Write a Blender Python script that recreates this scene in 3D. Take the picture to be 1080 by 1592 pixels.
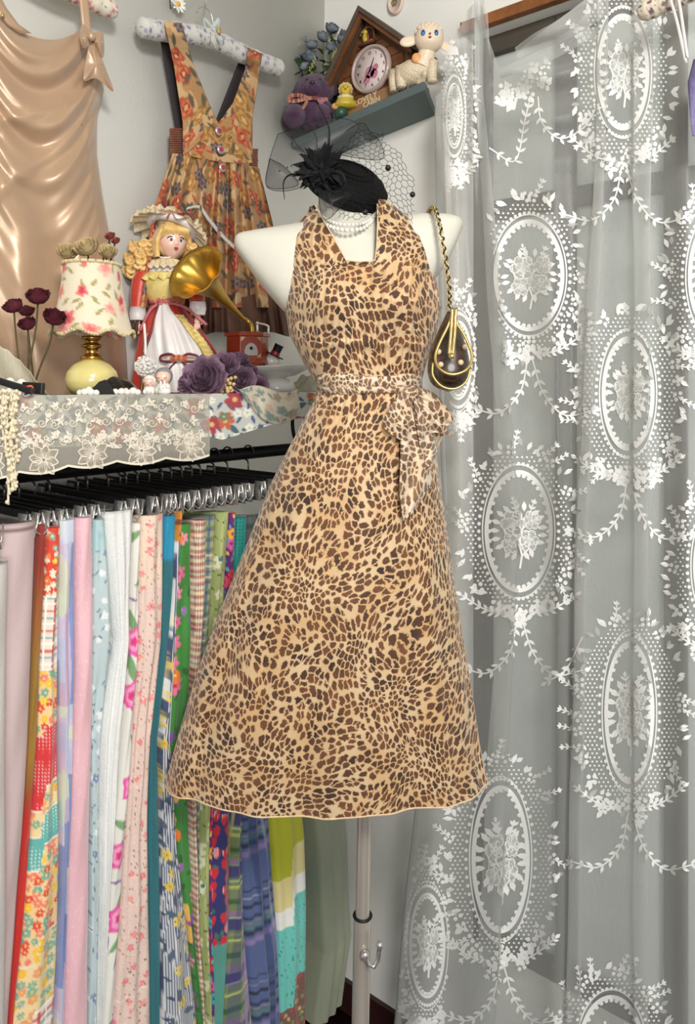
import bpy, math, random
import numpy as np
from mathutils import Vector, Matrix

for _o in list(bpy.data.objects):
    bpy.data.objects.remove(_o)
SC = bpy.context.scene
COL = SC.collection
R = math.radians
PI = math.pi

# ------------------------------------------------------------------ camera
CAM = np.array([-1.466, -1.270, 1.610])
YAW = R(39.1)          # heading measured from +x
HORIZON = 600.0        # level camera with the lens shifted down, so verticals stay vertical
FPX = 1137.0           # focal length in pixels of a 1080 x 1592 frame
FWD = np.array([math.cos(YAW), math.sin(YAW), 0.0])
RGT = np.array([math.sin(YAW), -math.cos(YAW), 0.0])
UPZ = np.array([0.0, 0.0, 1.0])
cam_data = bpy.data.cameras.new('camera')
cam = bpy.data.objects.new('camera', cam_data)
COL.objects.link(cam)
SC.camera = cam
cam.location = CAM.tolist()
cam.rotation_euler = (R(90), 0, YAW - R(90))
cam_data.sensor_fit = 'VERTICAL'
cam_data.sensor_height = 36.0
cam_data.lens = 36.0 * FPX / 1592.0
cam_data.shift_y = -(796.0 - HORIZON) / 1592.0
cam_data.clip_start = 0.02
cam_data.clip_end = 100

# ------------------------------------------------------------------ world, lights, exposure
world = bpy.data.worlds.new('world')
SC.world = world
world.use_nodes = True
world.node_tree.nodes['Background'].inputs[0].default_value = (0.93, 0.96, 0.97, 1)
world.node_tree.nodes['Background'].inputs[1].default_value = 0.32


def area(name, loc, target, size, energy, col=(1, 1, 1)):
    d = bpy.data.lights.new(name, 'AREA')
    d.shape = 'DISK'
    d.size = size
    d.energy = energy
    d.color = col
    o = bpy.data.objects.new(name, d)
    COL.objects.link(o)
    o.location = loc
    o.rotation_euler = (Vector(target) - Vector(loc)).to_track_quat('-Z', 'Y').to_euler()
    return o


area('ceiling_lamp_light', (-1.68, -1.88, 2.56), (-0.5, -0.4, 1.5), 0.45, 27, (1.0, 0.965, 0.91))
area('room_fill_light', (-2.3, -2.5, 1.65), (-0.7, -0.3, 1.1), 1.0, 25, (1.0, 0.985, 0.96))
SC.view_settings.view_transform = 'Standard'
SC.view_settings.look = 'None'
SC.view_settings.gamma = 1.0
SC.view_settings.use_curve_mapping = False
SC.view_settings.exposure = 0.30
SC.cycles.transparent_max_bounces = 24

# ------------------------------------------------------------------ helpers: picture to place


def ray(px, py):
    d = RGT * ((px - 540.0) / FPX) + UPZ * ((HORIZON - py) / FPX) + FWD
    return d


def at(px, py, D):
    """point on the ray at horizontal forward distance D"""
    d = ray(px, py)
    return CAM + d * (D / float(np.dot(d, FWD)))


def at_y(px, py, y):
    d = ray(px, py)
    return CAM + d * ((y - CAM[1]) / d[1])


def at_x(px, py, x):
    d = ray(px, py)
    return CAM + d * ((x - CAM[0]) / d[0])


def at_z(px, py, z):
    d = ray(px, py)
    return CAM + d * ((z - CAM[2]) / d[2])


def lin1(c):
    c = c / 255.0
    return c / 12.92 if c <= 0.04045 else ((c + 0.055) / 1.055) ** 2.4


def C(*rgb):
    return tuple(lin1(float(v)) for v in rgb) + (1.0,)


# ------------------------------------------------------------------ helpers: materials


def new_mat(name):
    m = bpy.data.materials.new(name)
    m.use_nodes = True
    nt = m.node_tree
    b = nt.nodes['Principled BSDF']
    return m, nt, b


def add_bump(nt, b, scale, strength, dist=0.002, detail=3.0, kind='NOISE', coord='Object'):
    tc = nt.nodes.new('ShaderNodeTexCoord')
    if kind == 'NOISE':
        n = nt.nodes.new('ShaderNodeTexNoise')
        n.inputs['Detail'].default_value = detail
        out = n.outputs['Fac']
    else:
        n = nt.nodes.new('ShaderNodeTexVoronoi')
        out = n.outputs['Distance']
    n.inputs['Scale'].default_value = scale
    nt.links.new(tc.outputs[coord], n.inputs['Vector'])
    bp = nt.nodes.new('ShaderNodeBump')
    bp.inputs['Strength'].default_value = strength
    bp.inputs['Distance'].default_value = dist
    nt.links.new(out, bp.inputs['Height'])
    nt.links.new(bp.outputs['Normal'], b.inputs['Normal'])
    return tc, n


def mat(name, rgb, rough=0.6, metal=0.0, var=0.0, vscale=20.0, bump=0.0, bscale=200.0, bdist=0.001,
        sheen=0.0, coat=0.0, trans=0.0, alpha=1.0, emit=0.0, spec=0.5, rgb2=None, kind='NOISE', sub=0.0):
    m, nt, b = new_mat(name)
    b.inputs['Roughness'].default_value = rough
    b.inputs['Metallic'].default_value = metal
    b.inputs['Specular IOR Level'].default_value = spec
    if sheen:
        b.inputs['Sheen Weight'].default_value = sheen
    if coat:
        b.inputs['Coat Weight'].default_value = coat
        b.inputs['Coat Roughness'].default_value = 0.08
    if trans:
        b.inputs['Transmission Weight'].default_value = trans
    if alpha < 1:
        b.inputs['Alpha'].default_value = alpha
    c = C(*rgb)
    tc = nt.nodes.new('ShaderNodeTexCoord')
    n = nt.nodes.new('ShaderNodeTexNoise')
    n.inputs['Scale'].default_value = vscale
    n.inputs['Detail'].default_value = 3
    nt.links.new(tc.outputs['Object'], n.inputs['Vector'])
    mx = nt.nodes.new('ShaderNodeMix')
    mx.data_type = 'RGBA'
    c2 = C(*rgb2) if rgb2 else tuple(v * (1 - var) for v in c[:3]) + (1,)
    mx.inputs[6].default_value = c
    mx.inputs[7].default_value = c2
    cr = nt.nodes.new('ShaderNodeMapRange')
    cr.inputs[1].default_value = 0.35
    cr.inputs[2].default_value = 0.65
    nt.links.new(n.outputs['Fac'], cr.inputs[0])
    nt.links.new(cr.outputs[0], mx.inputs[0])
    nt.links.new(mx.outputs[2], b.inputs['Base Color'])
    if bump:
        add_bump(nt, b, bscale, bump, bdist, kind=kind)
    return m


def paint_mat(name, rough=0.75, sheen=0.2, bump=0.25, bscale=500.0, coat=0.0, wrinkle=0.0):
    """cloth whose printed colours come from the mesh colour attribute"""
    m, nt, b = new_mat(name)
    b.inputs['Roughness'].default_value = rough
    b.inputs['Sheen Weight'].default_value = sheen
    if coat:
        b.inputs['Coat Weight'].default_value = coat
    a = nt.nodes.new('ShaderNodeAttribute')
    a.attribute_name = 'Col'
    nt.links.new(a.outputs['Color'], b.inputs['Base Color'])
    tc = nt.nodes.new('ShaderNodeTexCoord')
    n1 = nt.nodes.new('ShaderNodeTexNoise')
    n1.inputs['Scale'].default_value = bscale
    n2 = nt.nodes.new('ShaderNodeTexNoise')
    n2.inputs['Scale'].default_value = 28
    n2.inputs['Detail'].default_value = 4
    mp = nt.nodes.new('ShaderNodeMapping')
    mp.inputs['Scale'].default_value = (1, 1, 0.35)
    nt.links.new(tc.outputs['Object'], n1.inputs['Vector'])
    nt.links.new(tc.outputs['Object'], mp.inputs['Vector'])
    nt.links.new(mp.outputs[0], n2.inputs['Vector'])
    ad = nt.nodes.new('ShaderNodeMath')
    ad.operation = 'MULTIPLY_ADD'
    ad.inputs[1].default_value = 6.0 + wrinkle
    nt.links.new(n2.outputs['Fac'], ad.inputs[0])
    nt.links.new(n1.outputs['Fac'], ad.inputs[2])
    bp = nt.nodes.new('ShaderNodeBump')
    bp.inputs['Strength'].default_value = bump
    bp.inputs['Distance'].default_value = 0.002
    nt.links.new(ad.outputs[0], bp.inputs['Height'])
    nt.links.new(bp.outputs['Normal'], b.inputs['Normal'])
    return m


def sheer_mat(name, rgb, alpha, trl=0.5, weave=0.0, wscale=900.0):
    m = bpy.data.materials.new(name)
    m.use_nodes = True
    nt = m.node_tree
    for n in list(nt.nodes):
        nt.nodes.remove(n)
    out = nt.nodes.new('ShaderNodeOutputMaterial')
    tr = nt.nodes.new('ShaderNodeBsdfTransparent')
    df = nt.nodes.new('ShaderNodeBsdfDiffuse')
    tl = nt.nodes.new('ShaderNodeBsdfTranslucent')
    gl = nt.nodes.new('ShaderNodeBsdfGlossy')
    gl.inputs['Roughness'].default_value = 0.42
    gl.inputs['Color'].default_value = (1, 1, 1, 1)
    df.inputs['Color'].default_value = C(*rgb)
    tl.inputs['Color'].default_value = C(*rgb)
    m1 = nt.nodes.new('ShaderNodeMixShader')
    m1.inputs[0].default_value = trl
    nt.links.new(df.outputs[0], m1.inputs[1])
    nt.links.new(tl.outputs[0], m1.inputs[2])
    mg = nt.nodes.new('ShaderNodeMixShader')
    mg.inputs[0].default_value = 0.06
    nt.links.new(m1.outputs[0], mg.inputs[1])
    nt.links.new(gl.outputs[0], mg.inputs[2])
    m2 = nt.nodes.new('ShaderNodeMixShader')
    nt.links.new(tr.outputs[0], m2.inputs[1])
    nt.links.new(mg.outputs[0], m2.inputs[2])
    nt.links.new(m2.outputs[0], out.inputs['Surface'])
    # a veil looks denser where it is seen at a slant
    lw = nt.nodes.new('ShaderNodeLayerWeight')
    lw.inputs['Blend'].default_value = 0.25
    ma = nt.nodes.new('ShaderNodeMath')
    ma.operation = 'MULTIPLY_ADD'
    ma.use_clamp = True
    ma.inputs[1].default_value = (1 - alpha) * 0.8
    ma.inputs[2].default_value = alpha
    nt.links.new(lw.outputs['Facing'], ma.inputs[0])
    src = ma.outputs[0]
    if weave:
        tc = nt.nodes.new('ShaderNodeTexCoord')
        w = nt.nodes.new('ShaderNodeTexNoise')
        w.inputs['Scale'].default_value = wscale
        mp = nt.nodes.new('ShaderNodeMapping')
        mp.inputs['Scale'].default_value = (1, 1, 0.05)
        nt.links.new(tc.outputs['Object'], mp.inputs['Vector'])
        nt.links.new(mp.outputs[0], w.inputs['Vector'])
        mb = nt.nodes.new('ShaderNodeMath')
        mb.operation = 'MULTIPLY_ADD'
        mb.use_clamp = True
        mb.inputs[1].default_value = weave
        nt.links.new(w.outputs['Fac'], mb.inputs[0])
        sb = nt.nodes.new('ShaderNodeMath')
        sb.operation = 'SUBTRACT'
        nt.links.new(src, sb.inputs[0])
        sb.inputs[1].default_value = weave * 0.5
        nt.links.new(sb.outputs[0], mb.inputs[2])
        src = mb.outputs[0]
    nt.links.new(src, m2.inputs[0])
    return m


# ------------------------------------------------------------------ helpers: meshes


def rotm(axis, ang):
    a = np.array(axis, float)
    a /= np.linalg.norm(a)
    K = np.array([[0, -a[2], a[1]], [a[2], 0, -a[0]], [-a[1], a[0], 0]])
    return np.eye(3) + math.sin(ang) * K + (1 - math.cos(ang)) * K @ K


def frame_to(z, x_hint=(1, 0, 0.01)):
    z = np.array(z, float)
    z /= np.linalg.norm(z)
    x = np.array(x_hint, float)
    x = x - z * np.dot(x, z)
    if np.linalg.norm(x) < 1e-5:
        x = np.array([0, 1, 0.0]) - z * z[1]
    x /= np.linalg.norm(x)
    return np.stack([x, np.cross(z, x), z], 1)


class MB:
    def __init__(s):
        s.V, s.F, s.n, s.Cc, s.UV = [], [], 0, [], []

    def add(s, v, f, col=None, uv=None):
        v = np.asarray(v, float).reshape(-1, 3)
        s.V.append(v)
        s.F.extend([tuple(i + s.n for i in q) for q in f])
        s.Cc.append(None if col is None else np.broadcast_to(np.asarray(col, float)[..., :3].reshape(-1, 3) if np.ndim(col) > 1 else np.asarray(col, float)[:3], (len(v), 3)))
        s.UV.append(uv)
        s.n += len(v)
        return s

    def grid(s, P, cu=False, cv=False, col=None, uv=None):
        """P[nu, nv, 3]"""
        P = np.asarray(P, float)
        nu, nv = P.shape[:2]
        I = np.arange(nu * nv).reshape(nu, nv)
        a = np.vstack([I, I[:1]]) if cu else I
        if cv:
            a = np.hstack([a, a[:, :1]])
        q = np.stack([a[:-1, :-1], a[1:, :-1], a[1:, 1:], a[:-1, 1:]], -1).reshape(-1, 4)
        s.add(P.reshape(-1, 3), q.tolist(), None if col is None else np.asarray(col).reshape(-1, np.asarray(col).shape[-1]) if np.ndim(col) > 1 else col,
              None if uv is None else np.asarray(uv, float).reshape(-1, 2))
        return s

    def tube(s, pts, r, n=8, closed=False, caps=True, col=None, flat=1.0):
        P = np.asarray(pts, float)
        m = len(P)
        rr = np.broadcast_to(np.asarray(r, float), (m,))
        T = np.zeros_like(P)
        if closed:
            T = np.roll(P, -1, 0) - np.roll(P, 1, 0)
        else:
            T[1:-1] = P[2:] - P[:-2]
            T[0] = P[1] - P[0]
            T[-1] = P[-1] - P[-2]
        T /= np.maximum(np.linalg.norm(T, axis=1, keepdims=True), 1e-9)
        ref = np.array([0, 0, 1.0]) if abs(T[0][2]) < 0.9 else np.array([1.0, 0, 0])
        N = ref - T[0] * np.dot(ref, T[0])
        N /= np.linalg.norm(N)
        G = np.zeros((m, n, 3))
        a = np.arange(n) * 2 * PI / n
        for i in range(m):
            N = N - T[i] * np.dot(N, T[i])
            l = np.linalg.norm(N)
            N = N / l if l > 1e-6 else np.cross(T[i], [0.3, 0.5, 0.8])
            B = np.cross(T[i], N)
            G[i] = P[i] + rr[i] * (np.cos(a)[:, None] * N + flat * np.sin(a)[:, None] * B)
        base = s.n
        s.grid(G, cu=closed, cv=True, col=col)
        if caps and not closed:
            s.F.append(tuple(base + i for i in range(n))[::-1])
            s.F.append(tuple(base + (m - 1) * n + i for i in range(n)))
        return s

    def lathe(s, prof, n=24, o=(0, 0, 0), M=None, col=None, wob=None):
        """prof: list of (r, z)"""
        pr = np.asarray(prof, float)
        a = np.arange(n) * 2 * PI / n
        P = np.zeros((len(pr), n, 3))
        w = np.ones(n) if wob is None else wob(a)
        P[..., 0] = pr[:, :1] * np.cos(a) * w
        P[..., 1] = pr[:, :1] * np.sin(a) * w
        P[..., 2] = pr[:, 1:]
        if M is not None:
            P = P @ np.asarray(M).T
        return s.grid(P + np.asarray(o, float), cv=True, col=col)

    def ell(s, c, r, M=None, nu=16, nv=10, col=None, disp=None):
        th = np.linspace(0.001, PI - 0.001, nv)
        ph = np.arange(nu) * 2 * PI / nu
        P = np.stack([np.sin(th)[:, None] * np.cos(ph), np.sin(th)[:, None] * np.sin(ph), np.cos(th)[:, None] * np.ones(nu)], -1)
        if disp is not None:
            P = P * disp(P)[..., None]
        r = np.broadcast_to(np.asarray(r, float), (3,))
        P = P * r
        if M is not None:
            P = P @ np.asarray(M).T
        return s.grid(P + np.asarray(c, float), cv=True, col=col)

    def box(s, c, h, M=None, col=None):
        k = np.array([[-1, -1, -1], [1, -1, -1], [1, 1, -1], [-1, 1, -1], [-1, -1, 1], [1, -1, 1], [1, 1, 1], [-1, 1, 1]], float) * np.asarray(h, float)
        if M is not None:
            k = k @ np.asarray(M).T
        return s.add(k + np.asarray(c, float), [(0, 3, 2, 1), (4, 5, 6, 7), (0, 1, 5, 4), (1, 2, 6, 5), (2, 3, 7, 6), (3, 0, 4, 7)], col)

    def prism(s, poly, a, b, M=None, o=(0, 0, 0), col=None):
        """poly in local x,z; thickness along local y from a to b"""
        p = np.asarray(poly, float)
        n = len(p)
        v = np.zeros((2 * n, 3))
        v[:n, 0] = p[:, 0]; v[:n, 2] = p[:, 1]; v[:n, 1] = a
        v[n:, 0] = p[:, 0]; v[n:, 2] = p[:, 1]; v[n:, 1] = b
        if M is not None:
            v = v @ np.asarray(M).T
        f = [tuple(range(n)), tuple(range(2 * n - 1, n - 1, -1))] + [(i, (i + 1) % n + 0, (i + 1) % n + n, i + n) for i in range(n)]
        f = [f[0], f[1]] + [q[::-1] for q in f[2:]]
        return s.add(v + np.asarray(o, float), f, col)

    def build(s, name, material, parent=None, origin=None, scale=1.0, smooth=True, loc=None, label=None):
        V = np.concatenate(s.V) if s.V else np.zeros((0, 3))
        V = V * scale
        if origin is not None:
            V = V - np.asarray(origin, float)
        me = bpy.data.meshes.new(name)
        me.from_pydata(V.tolist(), [], s.F)
        if smooth:
            me.polygons.foreach_set('use_smooth', [True] * len(me.polygons))
        if any(c is not None for c in s.Cc):
            at_ = me.color_attributes.new('Col', 'FLOAT_COLOR', 'POINT')
            arr = np.ones((len(V), 4), np.float32)
            k = 0
            for v, c in zip(s.V, s.Cc):
                if c is not None:
                    arr[k:k + len(v), :3] = c
                k += len(v)
            at_.data.foreach_set('color', arr.ravel())
        if any(u is not None for u in s.UV):
            k = 0
            U = np.zeros((len(V), 2), np.float32)
            for v, u in zip(s.V, s.UV):
                if u is not None:
                    U[k:k + len(v)] = u
                k += len(v)
            L = me.uv_layers.new(name='UVMap')
            idx = np.zeros(len(me.loops), np.int32)
            me.loops.foreach_get('vertex_index', idx)
            L.data.foreach_set('uv', U[idx].ravel())
        me.materials.append(material)
        o = bpy.data.objects.new(name, me)
        COL.objects.link(o)
        if parent is not None:
            o.parent = parent
        elif origin is not None:
            o.location = tuple(float(v) for v in origin)
        if loc is not None:
            o.location = tuple(float(v) for v in loc)
        if label:
            o['label'] = label
        return o


def tag(o, label, cat, group=None, kind=None):
    o['label'] = label
    o['category'] = cat
    if group:
        o['group'] = group
    if kind:
        o['kind'] = kind
    return o


def struct(o, label=None):
    o['kind'] = 'structure'
    if label:
        o['label'] = label
    return o


def thing(name, label, cat, loc, rz=0.0, group=None):
    o = bpy.data.objects.new(name, None)
    o.empty_display_size = 0.02
    COL.objects.link(o)
    o.location = tuple(float(v) for v in loc)
    o.rotation_euler = (0, 0, rz)
    return tag(o, label, cat, group)


RZ = YAW - R(90)       # local x to the right, local y away from the camera


def kids(o):
    return [c for c in bpy.data.objects if c.parent == o]


def dup(o, parent=None):
    c = o.copy()
    COL.objects.link(c)
    c.parent = parent
    for ch in kids(o):
        dup(ch, c)
    return c


def solid(o, t, off=0.0):
    m = o.modifiers.new('solidify', 'SOLIDIFY')
    m.thickness = t
    m.offset = off
    return o


def subsurf(o, lv=1):
    m = o.modifiers.new('subsurf', 'SUBSURF')
    m.levels = lv
    m.render_levels = lv
    return o


def bevel(o, w, seg=2):
    m = o.modifiers.new('bevel', 'BEVEL')
    m.width = w
    m.segments = seg
    m.limit_method = 'ANGLE'
    return o


def vnoise(x, y, seed=0):
    """smooth value noise on arrays, -1..1"""
    xi = np.floor(x).astype(np.int64)
    yi = np.floor(y).astype(np.int64)
    fx = x - xi
    fy = y - yi
    fx = fx * fx * (3 - 2 * fx)
    fy = fy * fy * (3 - 2 * fy)

    def h(a, b):
        k = (a * 374761393 + b * 668265263 + seed * 974634777) & 0xffffffff
        k = ((k ^ (k >> 13)) * 1274126177) & 0xffffffff
        return ((k ^ (k >> 16)) & 0xffff) / 32767.5 - 1
    return (h(xi, yi) * (1 - fx) + h(xi + 1, yi) * fx) * (1 - fy) + (h(xi, yi + 1) * (1 - fx) + h(xi + 1, yi + 1) * fx) * fy


def hash2(a, b, seed):
    k = (a * 374761393 + b * 668265263 + seed * 974634777) & 0xffffffff
    k = ((k ^ (k >> 13)) * 1274126177) & 0xffffffff
    return ((k ^ (k >> 16)) & 0xffff) / 65535.0


def scatter(u, v, cell, seed, jit=0.7):
    """nearest jittered lattice point: dx, dy, r1, r2 (metres, randoms)"""
    ci = np.floor(u / cell).astype(np.int64)
    cj = np.floor(v / cell).astype(np.int64)
    best = np.full(u.shape, 1e9)
    DX = np.zeros(u.shape); DY = np.zeros(u.shape); R1 = np.zeros(u.shape); R2 = np.zeros(u.shape)
    for i in (-1, 0, 1):
        for j in (-1, 0, 1):
            a = ci + i; b = cj + j
            cx = (a + 0.5 + jit * (hash2(a, b, seed) - 0.5)) * cell
            cy = (b + 0.5 + jit * (hash2(a, b, seed + 7) - 0.5)) * cell
            dx = u - cx; dy = v - cy
            d = dx * dx + dy * dy
            k = d < best
            best = np.where(k, d, best)
            DX = np.where(k, dx, DX); DY = np.where(k, dy, DY)
            R1 = np.where(k, hash2(a, b, seed + 13), R1); R2 = np.where(k, hash2(a, b, seed + 19), R2)
    return DX, DY, R1, R2


def L3(*rgb):
    return np.array([lin1(float(v)) for v in rgb])


def put(col, mask, rgb):
    m = np.clip(mask, 0, 1)[..., None]
    return col * (1 - m) + L3(*rgb) * m


def flat(u, rgb):
    return np.ones(u.shape + (3,)) * L3(*rgb)


def flowers(col, u, v, cell, rad, seed, cols, centre=(240, 200, 60), n=5, dens=1.0, depth=0.35, soft=0.15):
    dx, dy, r1, r2 = scatter(u, v, cell, seed)
    r = np.hypot(dx, dy)
    th = np.arctan2(dy, dx) + r2 * 6
    rr = rad * (0.75 + 0.5 * r2)
    edge = rr * (1 - depth + depth * np.abs(np.cos(th * n / 2)))
    m = (edge - r) / (rr * soft) * (r1 < dens)
    k = np.floor((r1 / max(dens, 1e-6)) * len(cols)).astype(int)
    for i, c in enumerate(cols):
        col = put(col, m * (k == i), c)
    if centre:
        col = put(col, (rr * 0.28 - r) / (rr * soft) * (r1 < dens), centre)
    return col


def leaves(col, u, v, cell, ln, wd, seed, rgb, dens=1.0):
    dx, dy, r1, r2 = scatter(u, v, cell, seed)
    a = r2 * 6.283
    x = dx * np.cos(a) + dy * np.sin(a)
    y = -dx * np.sin(a) + dy * np.cos(a)
    m = (1 - (x / ln) ** 2 - (np.abs(y) / wd)) * 4 * (r1 < dens)
    return put(col, m, rgb)


def plaid(u, v, per, base, bands):
    col = flat(u, base)
    for (ax, p0, w, rgb, s) in bands:
        t = (v if ax else u) / per
        t = np.abs((t - p0 + 0.5) % 1.0 - 0.5)
        col = put(col, np.clip((w / 2 - t) / 0.02, 0, 1) * s, rgb)
    return col


def interp(t, xs, ys):
    return np.interp(t, xs, ys)


def text_mesh(s, body, size, M, o, depth=0.0003, bold=0.0):
    cu = bpy.data.curves.new('text', 'FONT')
    cu.body = body
    cu.size = size
    cu.extrude = depth
    cu.offset = bold
    cu.resolution_u = 3
    cu.align_x = 'CENTER'
    cu.align_y = 'CENTER'
    ob = bpy.data.objects.new('text', cu)
    COL.objects.link(ob)
    dg = bpy.context.evaluated_depsgraph_get()
    me = bpy.data.meshes.new_from_object(ob.evaluated_get(dg))
    v = np.array([tuple(p.co) for p in me.vertices])
    f = [tuple(p.vertices) for p in me.polygons]
    bpy.data.objects.remove(ob)
    bpy.data.curves.remove(cu)
    s.add(v @ np.asarray(M).T + np.asarray(o, float), f)


# ------------------------------------------------------------------ shared materials
M_WALL = mat('wall_paint', (240, 239, 233), 0.9, var=0.04, vscale=3, bump=0.12, bscale=90, bdist=0.002)
M_BLACK = mat('black_plastic', (17, 16, 17), 0.45, var=0.3, vscale=40)
M_BMETAL = mat('black_metal', (24, 23, 24), 0.38, metal=0.3, var=0.3)
M_CHROME = mat('chrome', (214, 212, 208), 0.24, metal=.75, var=0.12, vscale=30)
M_GOLD = mat('gold_metal', (220, 194, 130), 0.28, metal=.85, var=0.15, vscale=60)
M_WHITE = mat('white_ceramic', (236, 233, 226), 0.25, var=0.02, coat=0.5)
M_PEARL = mat('pearl', (240, 236, 226), 0.18, var=0.06, coat=0.8)
# ================================================================== the room
WX, WY = 0.0, 0.0
mb = MB()
mb.box((-1.75, 0.05, 1.35), (1.75, 0.05, 1.35))
struct(mb.build('wall_left', M_WALL, origin=(-1.75, 0.0, 0)))
M_FLOOR = mat('floor_paint', (62, 24, 24), 0.5, var=0.4, vscale=12)
mb = MB()
mb.box((-1.7, -1.7, -0.02), (1.8, 1.8, 0.02))
struct(mb.build('floor', M_FLOOR, origin=(-1.7, -1.7, 0)))
mb = MB()
mb.box((-1.7, -1.7, 2.74), (1.8, 1.8, 0.04))
struct(mb.build('ceiling', M_WALL, origin=(-1.7, -1.7, 2.7)))
# right wall with a window opening
wy_a = float(at_x(722, 700, 0)[1])         # left jamb of the opening
wy_b = -2.6
wz_a, wz_b = float(at_x(820, 1530, 0)[2]), float(at_x(860, 8, 0)[2])
mb = MB()
mb.box((0.06, (0.1 + wy_a) / 2, 1.35), (0.06, (0.1 - wy_a) / 2, 1.35))
mb.box((0.06, (wy_a - 3.4) / 2, wz_a / 2), (0.06, (wy_a + 3.4) / 2, wz_a / 2))
mb.box((0.06, (wy_a - 3.4) / 2, (wz_b + 2.7) / 2), (0.06, (wy_a + 3.4) / 2, (2.7 - wz_b) / 2))
mb.box((0.06, (wy_b - 3.4) / 2, (wz_a + wz_b) / 2), (0.06, (wy_b + 3.4) / 2, (wz_b - wz_a) / 2))
struct(mb.build('wall_right', M_WALL, origin=(0, -1.5, 0), smooth=False))
M_BASE = mat('dark_baseboard', (58, 28, 27), 0.5, var=0.3)
mb = MB(); mb.box((-1.75, -0.006, 0.04), (1.75, 0.006, 0.04))
struct(mb.build('baseboard_left', M_BASE, origin=(-1.75, 0, 0), smooth=False))
mb = MB(); mb.box((-0.006, -1.7, 0.04), (0.006, 1.69, 0.04))
struct(mb.build('baseboard_right', M_BASE, origin=(0, -1.7, 0), smooth=False))
# the window: frame, mullions, transom and frosted panes
M_WFRAME = mat('window_frame_paint', (80, 73, 63), 0.6, var=0.25, vscale=8, bump=0.2, bscale=60)
M_PANE, nt, b = new_mat('frosted_pane')
b.inputs['Base Color'].default_value = C(214, 219, 213)
b.inputs['Roughness'].default_value = 0.35
b.inputs['Alpha'].default_value = 0.72
add_bump(nt, b, 6, 0.2, 0.01)
win = bpy.data.objects.new('window_1', None)
COL.objects.link(win)
win.location = (0.06, wy_a, wz_a)
struct(win, 'old painted window with a transom and frosted panes behind the lace curtain')
org = (0.06, wy_a, wz_a)
mull = [wy_a - 0.02]
for px in (882, 1052):
    mull.append(float(at_x(px, 500, 0.06)[1]))
mull += [mull[-1] - 0.33, mull[-1] - 0.66, wy_b + 0.02]
zt = float(at_x(990, 290, 0.05)[2])
for i, y in enumerate(mull):
    mb = MB(); mb.box((0.06, y, (wz_a + wz_b) / 2), (0.022, 0.02, (wz_b - wz_a) / 2))
    bevel(mb.build('mullion', M_WFRAME, win, origin=org, smooth=False), 0.004)
for z, nm in ((wz_a + 0.02, 'bottom_rail'), (zt, 'transom'), (wz_b - 0.02, 'top_rail')):
    for i in range(len(mull) - 1):
        mb = MB(); mb.box((0.06, (mull[i] + mull[i + 1]) / 2, z), (0.020, abs(mull[i] - mull[i + 1]) / 2 - 0.02, 0.02))
        mb.build(nm, M_WFRAME, win, origin=org, smooth=False)
for i in range(len(mull) - 1):
    for (za, zb) in ((wz_a + 0.04, zt - 0.02), (zt + 0.02, wz_b - 0.04)):
        mb = MB(); mb.box((0.064, (mull[i] + mull[i + 1]) / 2, (za + zb) / 2), (0.002, abs(mull[i] - mull[i + 1]) / 2 - 0.02, (zb - za) / 2))
        mb.build('pane', M_PANE, win, origin=org, smooth=False)
# wooden head trim over the window
mb = MB()
mb.box((-0.010, (wy_a - 2.6) / 2, wz_b + 0.010), (0.010, (wy_a + 2.6) / 2 * -1, 0.012))
struct(mb.build('trim_1', mat('stained_wood', (150, 92, 50), 0.5, var=0.4, vscale=30), origin=(0, wy_a, wz_b), smooth=False))

# ================================================================== mannequin
DM = 1.15
M_MANN = mat('mannequin_shell', (208, 205, 192), 0.5, var=0.02, spec=0.4)
MO = at(540, 600, DM)
mroot = thing('mannequin', 'cream torso mannequin with cut off arms on a chrome pole, dressed in leopard print', 'mannequin', (MO[0], MO[1], 0), RZ)


def ml(px, py):
    """local X, Z in the mannequin's plane"""
    P = at(px, py, DM) - np.array([MO[0], MO[1], 0])
    return float(np.dot(P, RGT)), float(P[2])


def supere(n, p):
    a = np.arange(n) * 2 * PI / n
    c, s_ = np.cos(a), np.sin(a)
    return np.sign(c) * np.abs(c) ** (2 / p), np.sign(s_) * np.abs(s_) ** (2 / p)


mb = MB()
# torso: rows (py, px left, px right, depth, y shift)
rows = [(292, 496, 578, .040, .0), (320, 494, 580, .041, .0), (338, 490, 585, .044, .0), (350, 476, 602, .050, .0), (362, 458, 628, .056, .0),
        (385, 452, 648, .064, .0), (420, 449, 668, .078, -.004), (450, 450, 672, .078, -.002), (490, 451, 672, .080, -.002), (525, 458, 664, .076, .0),
        (560, 474, 654, .078, .0), (595, 494, 642, .072, .004), (625, 496, 648, .080, .004), (670, 484, 664, .092, .002), (720, 476, 672, .098, .0),
        (780, 474, 676, .094, .0), (840, 480, 670, .080, .0), (850, 500, 650, .05, .0)]
P = []
for (py, xl, xr, dd, ys) in rows:
    a, z = ml(xl, py); c, _ = ml(xr, py)
    cs, sn = supere(40, 2.3)
    P.append(np.stack([(a + c) / 2 + (c - a) / 2 * cs, ys + dd * sn, np.full(40, z)], 1))
P = np.array(P)
mb.grid(P, cv=True)
b0 = 0
mb.F.append(tuple(range(39, -1, -1)))
mb.F.append(tuple((len(rows) - 1) * 40 + i for i in range(40)))
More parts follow.
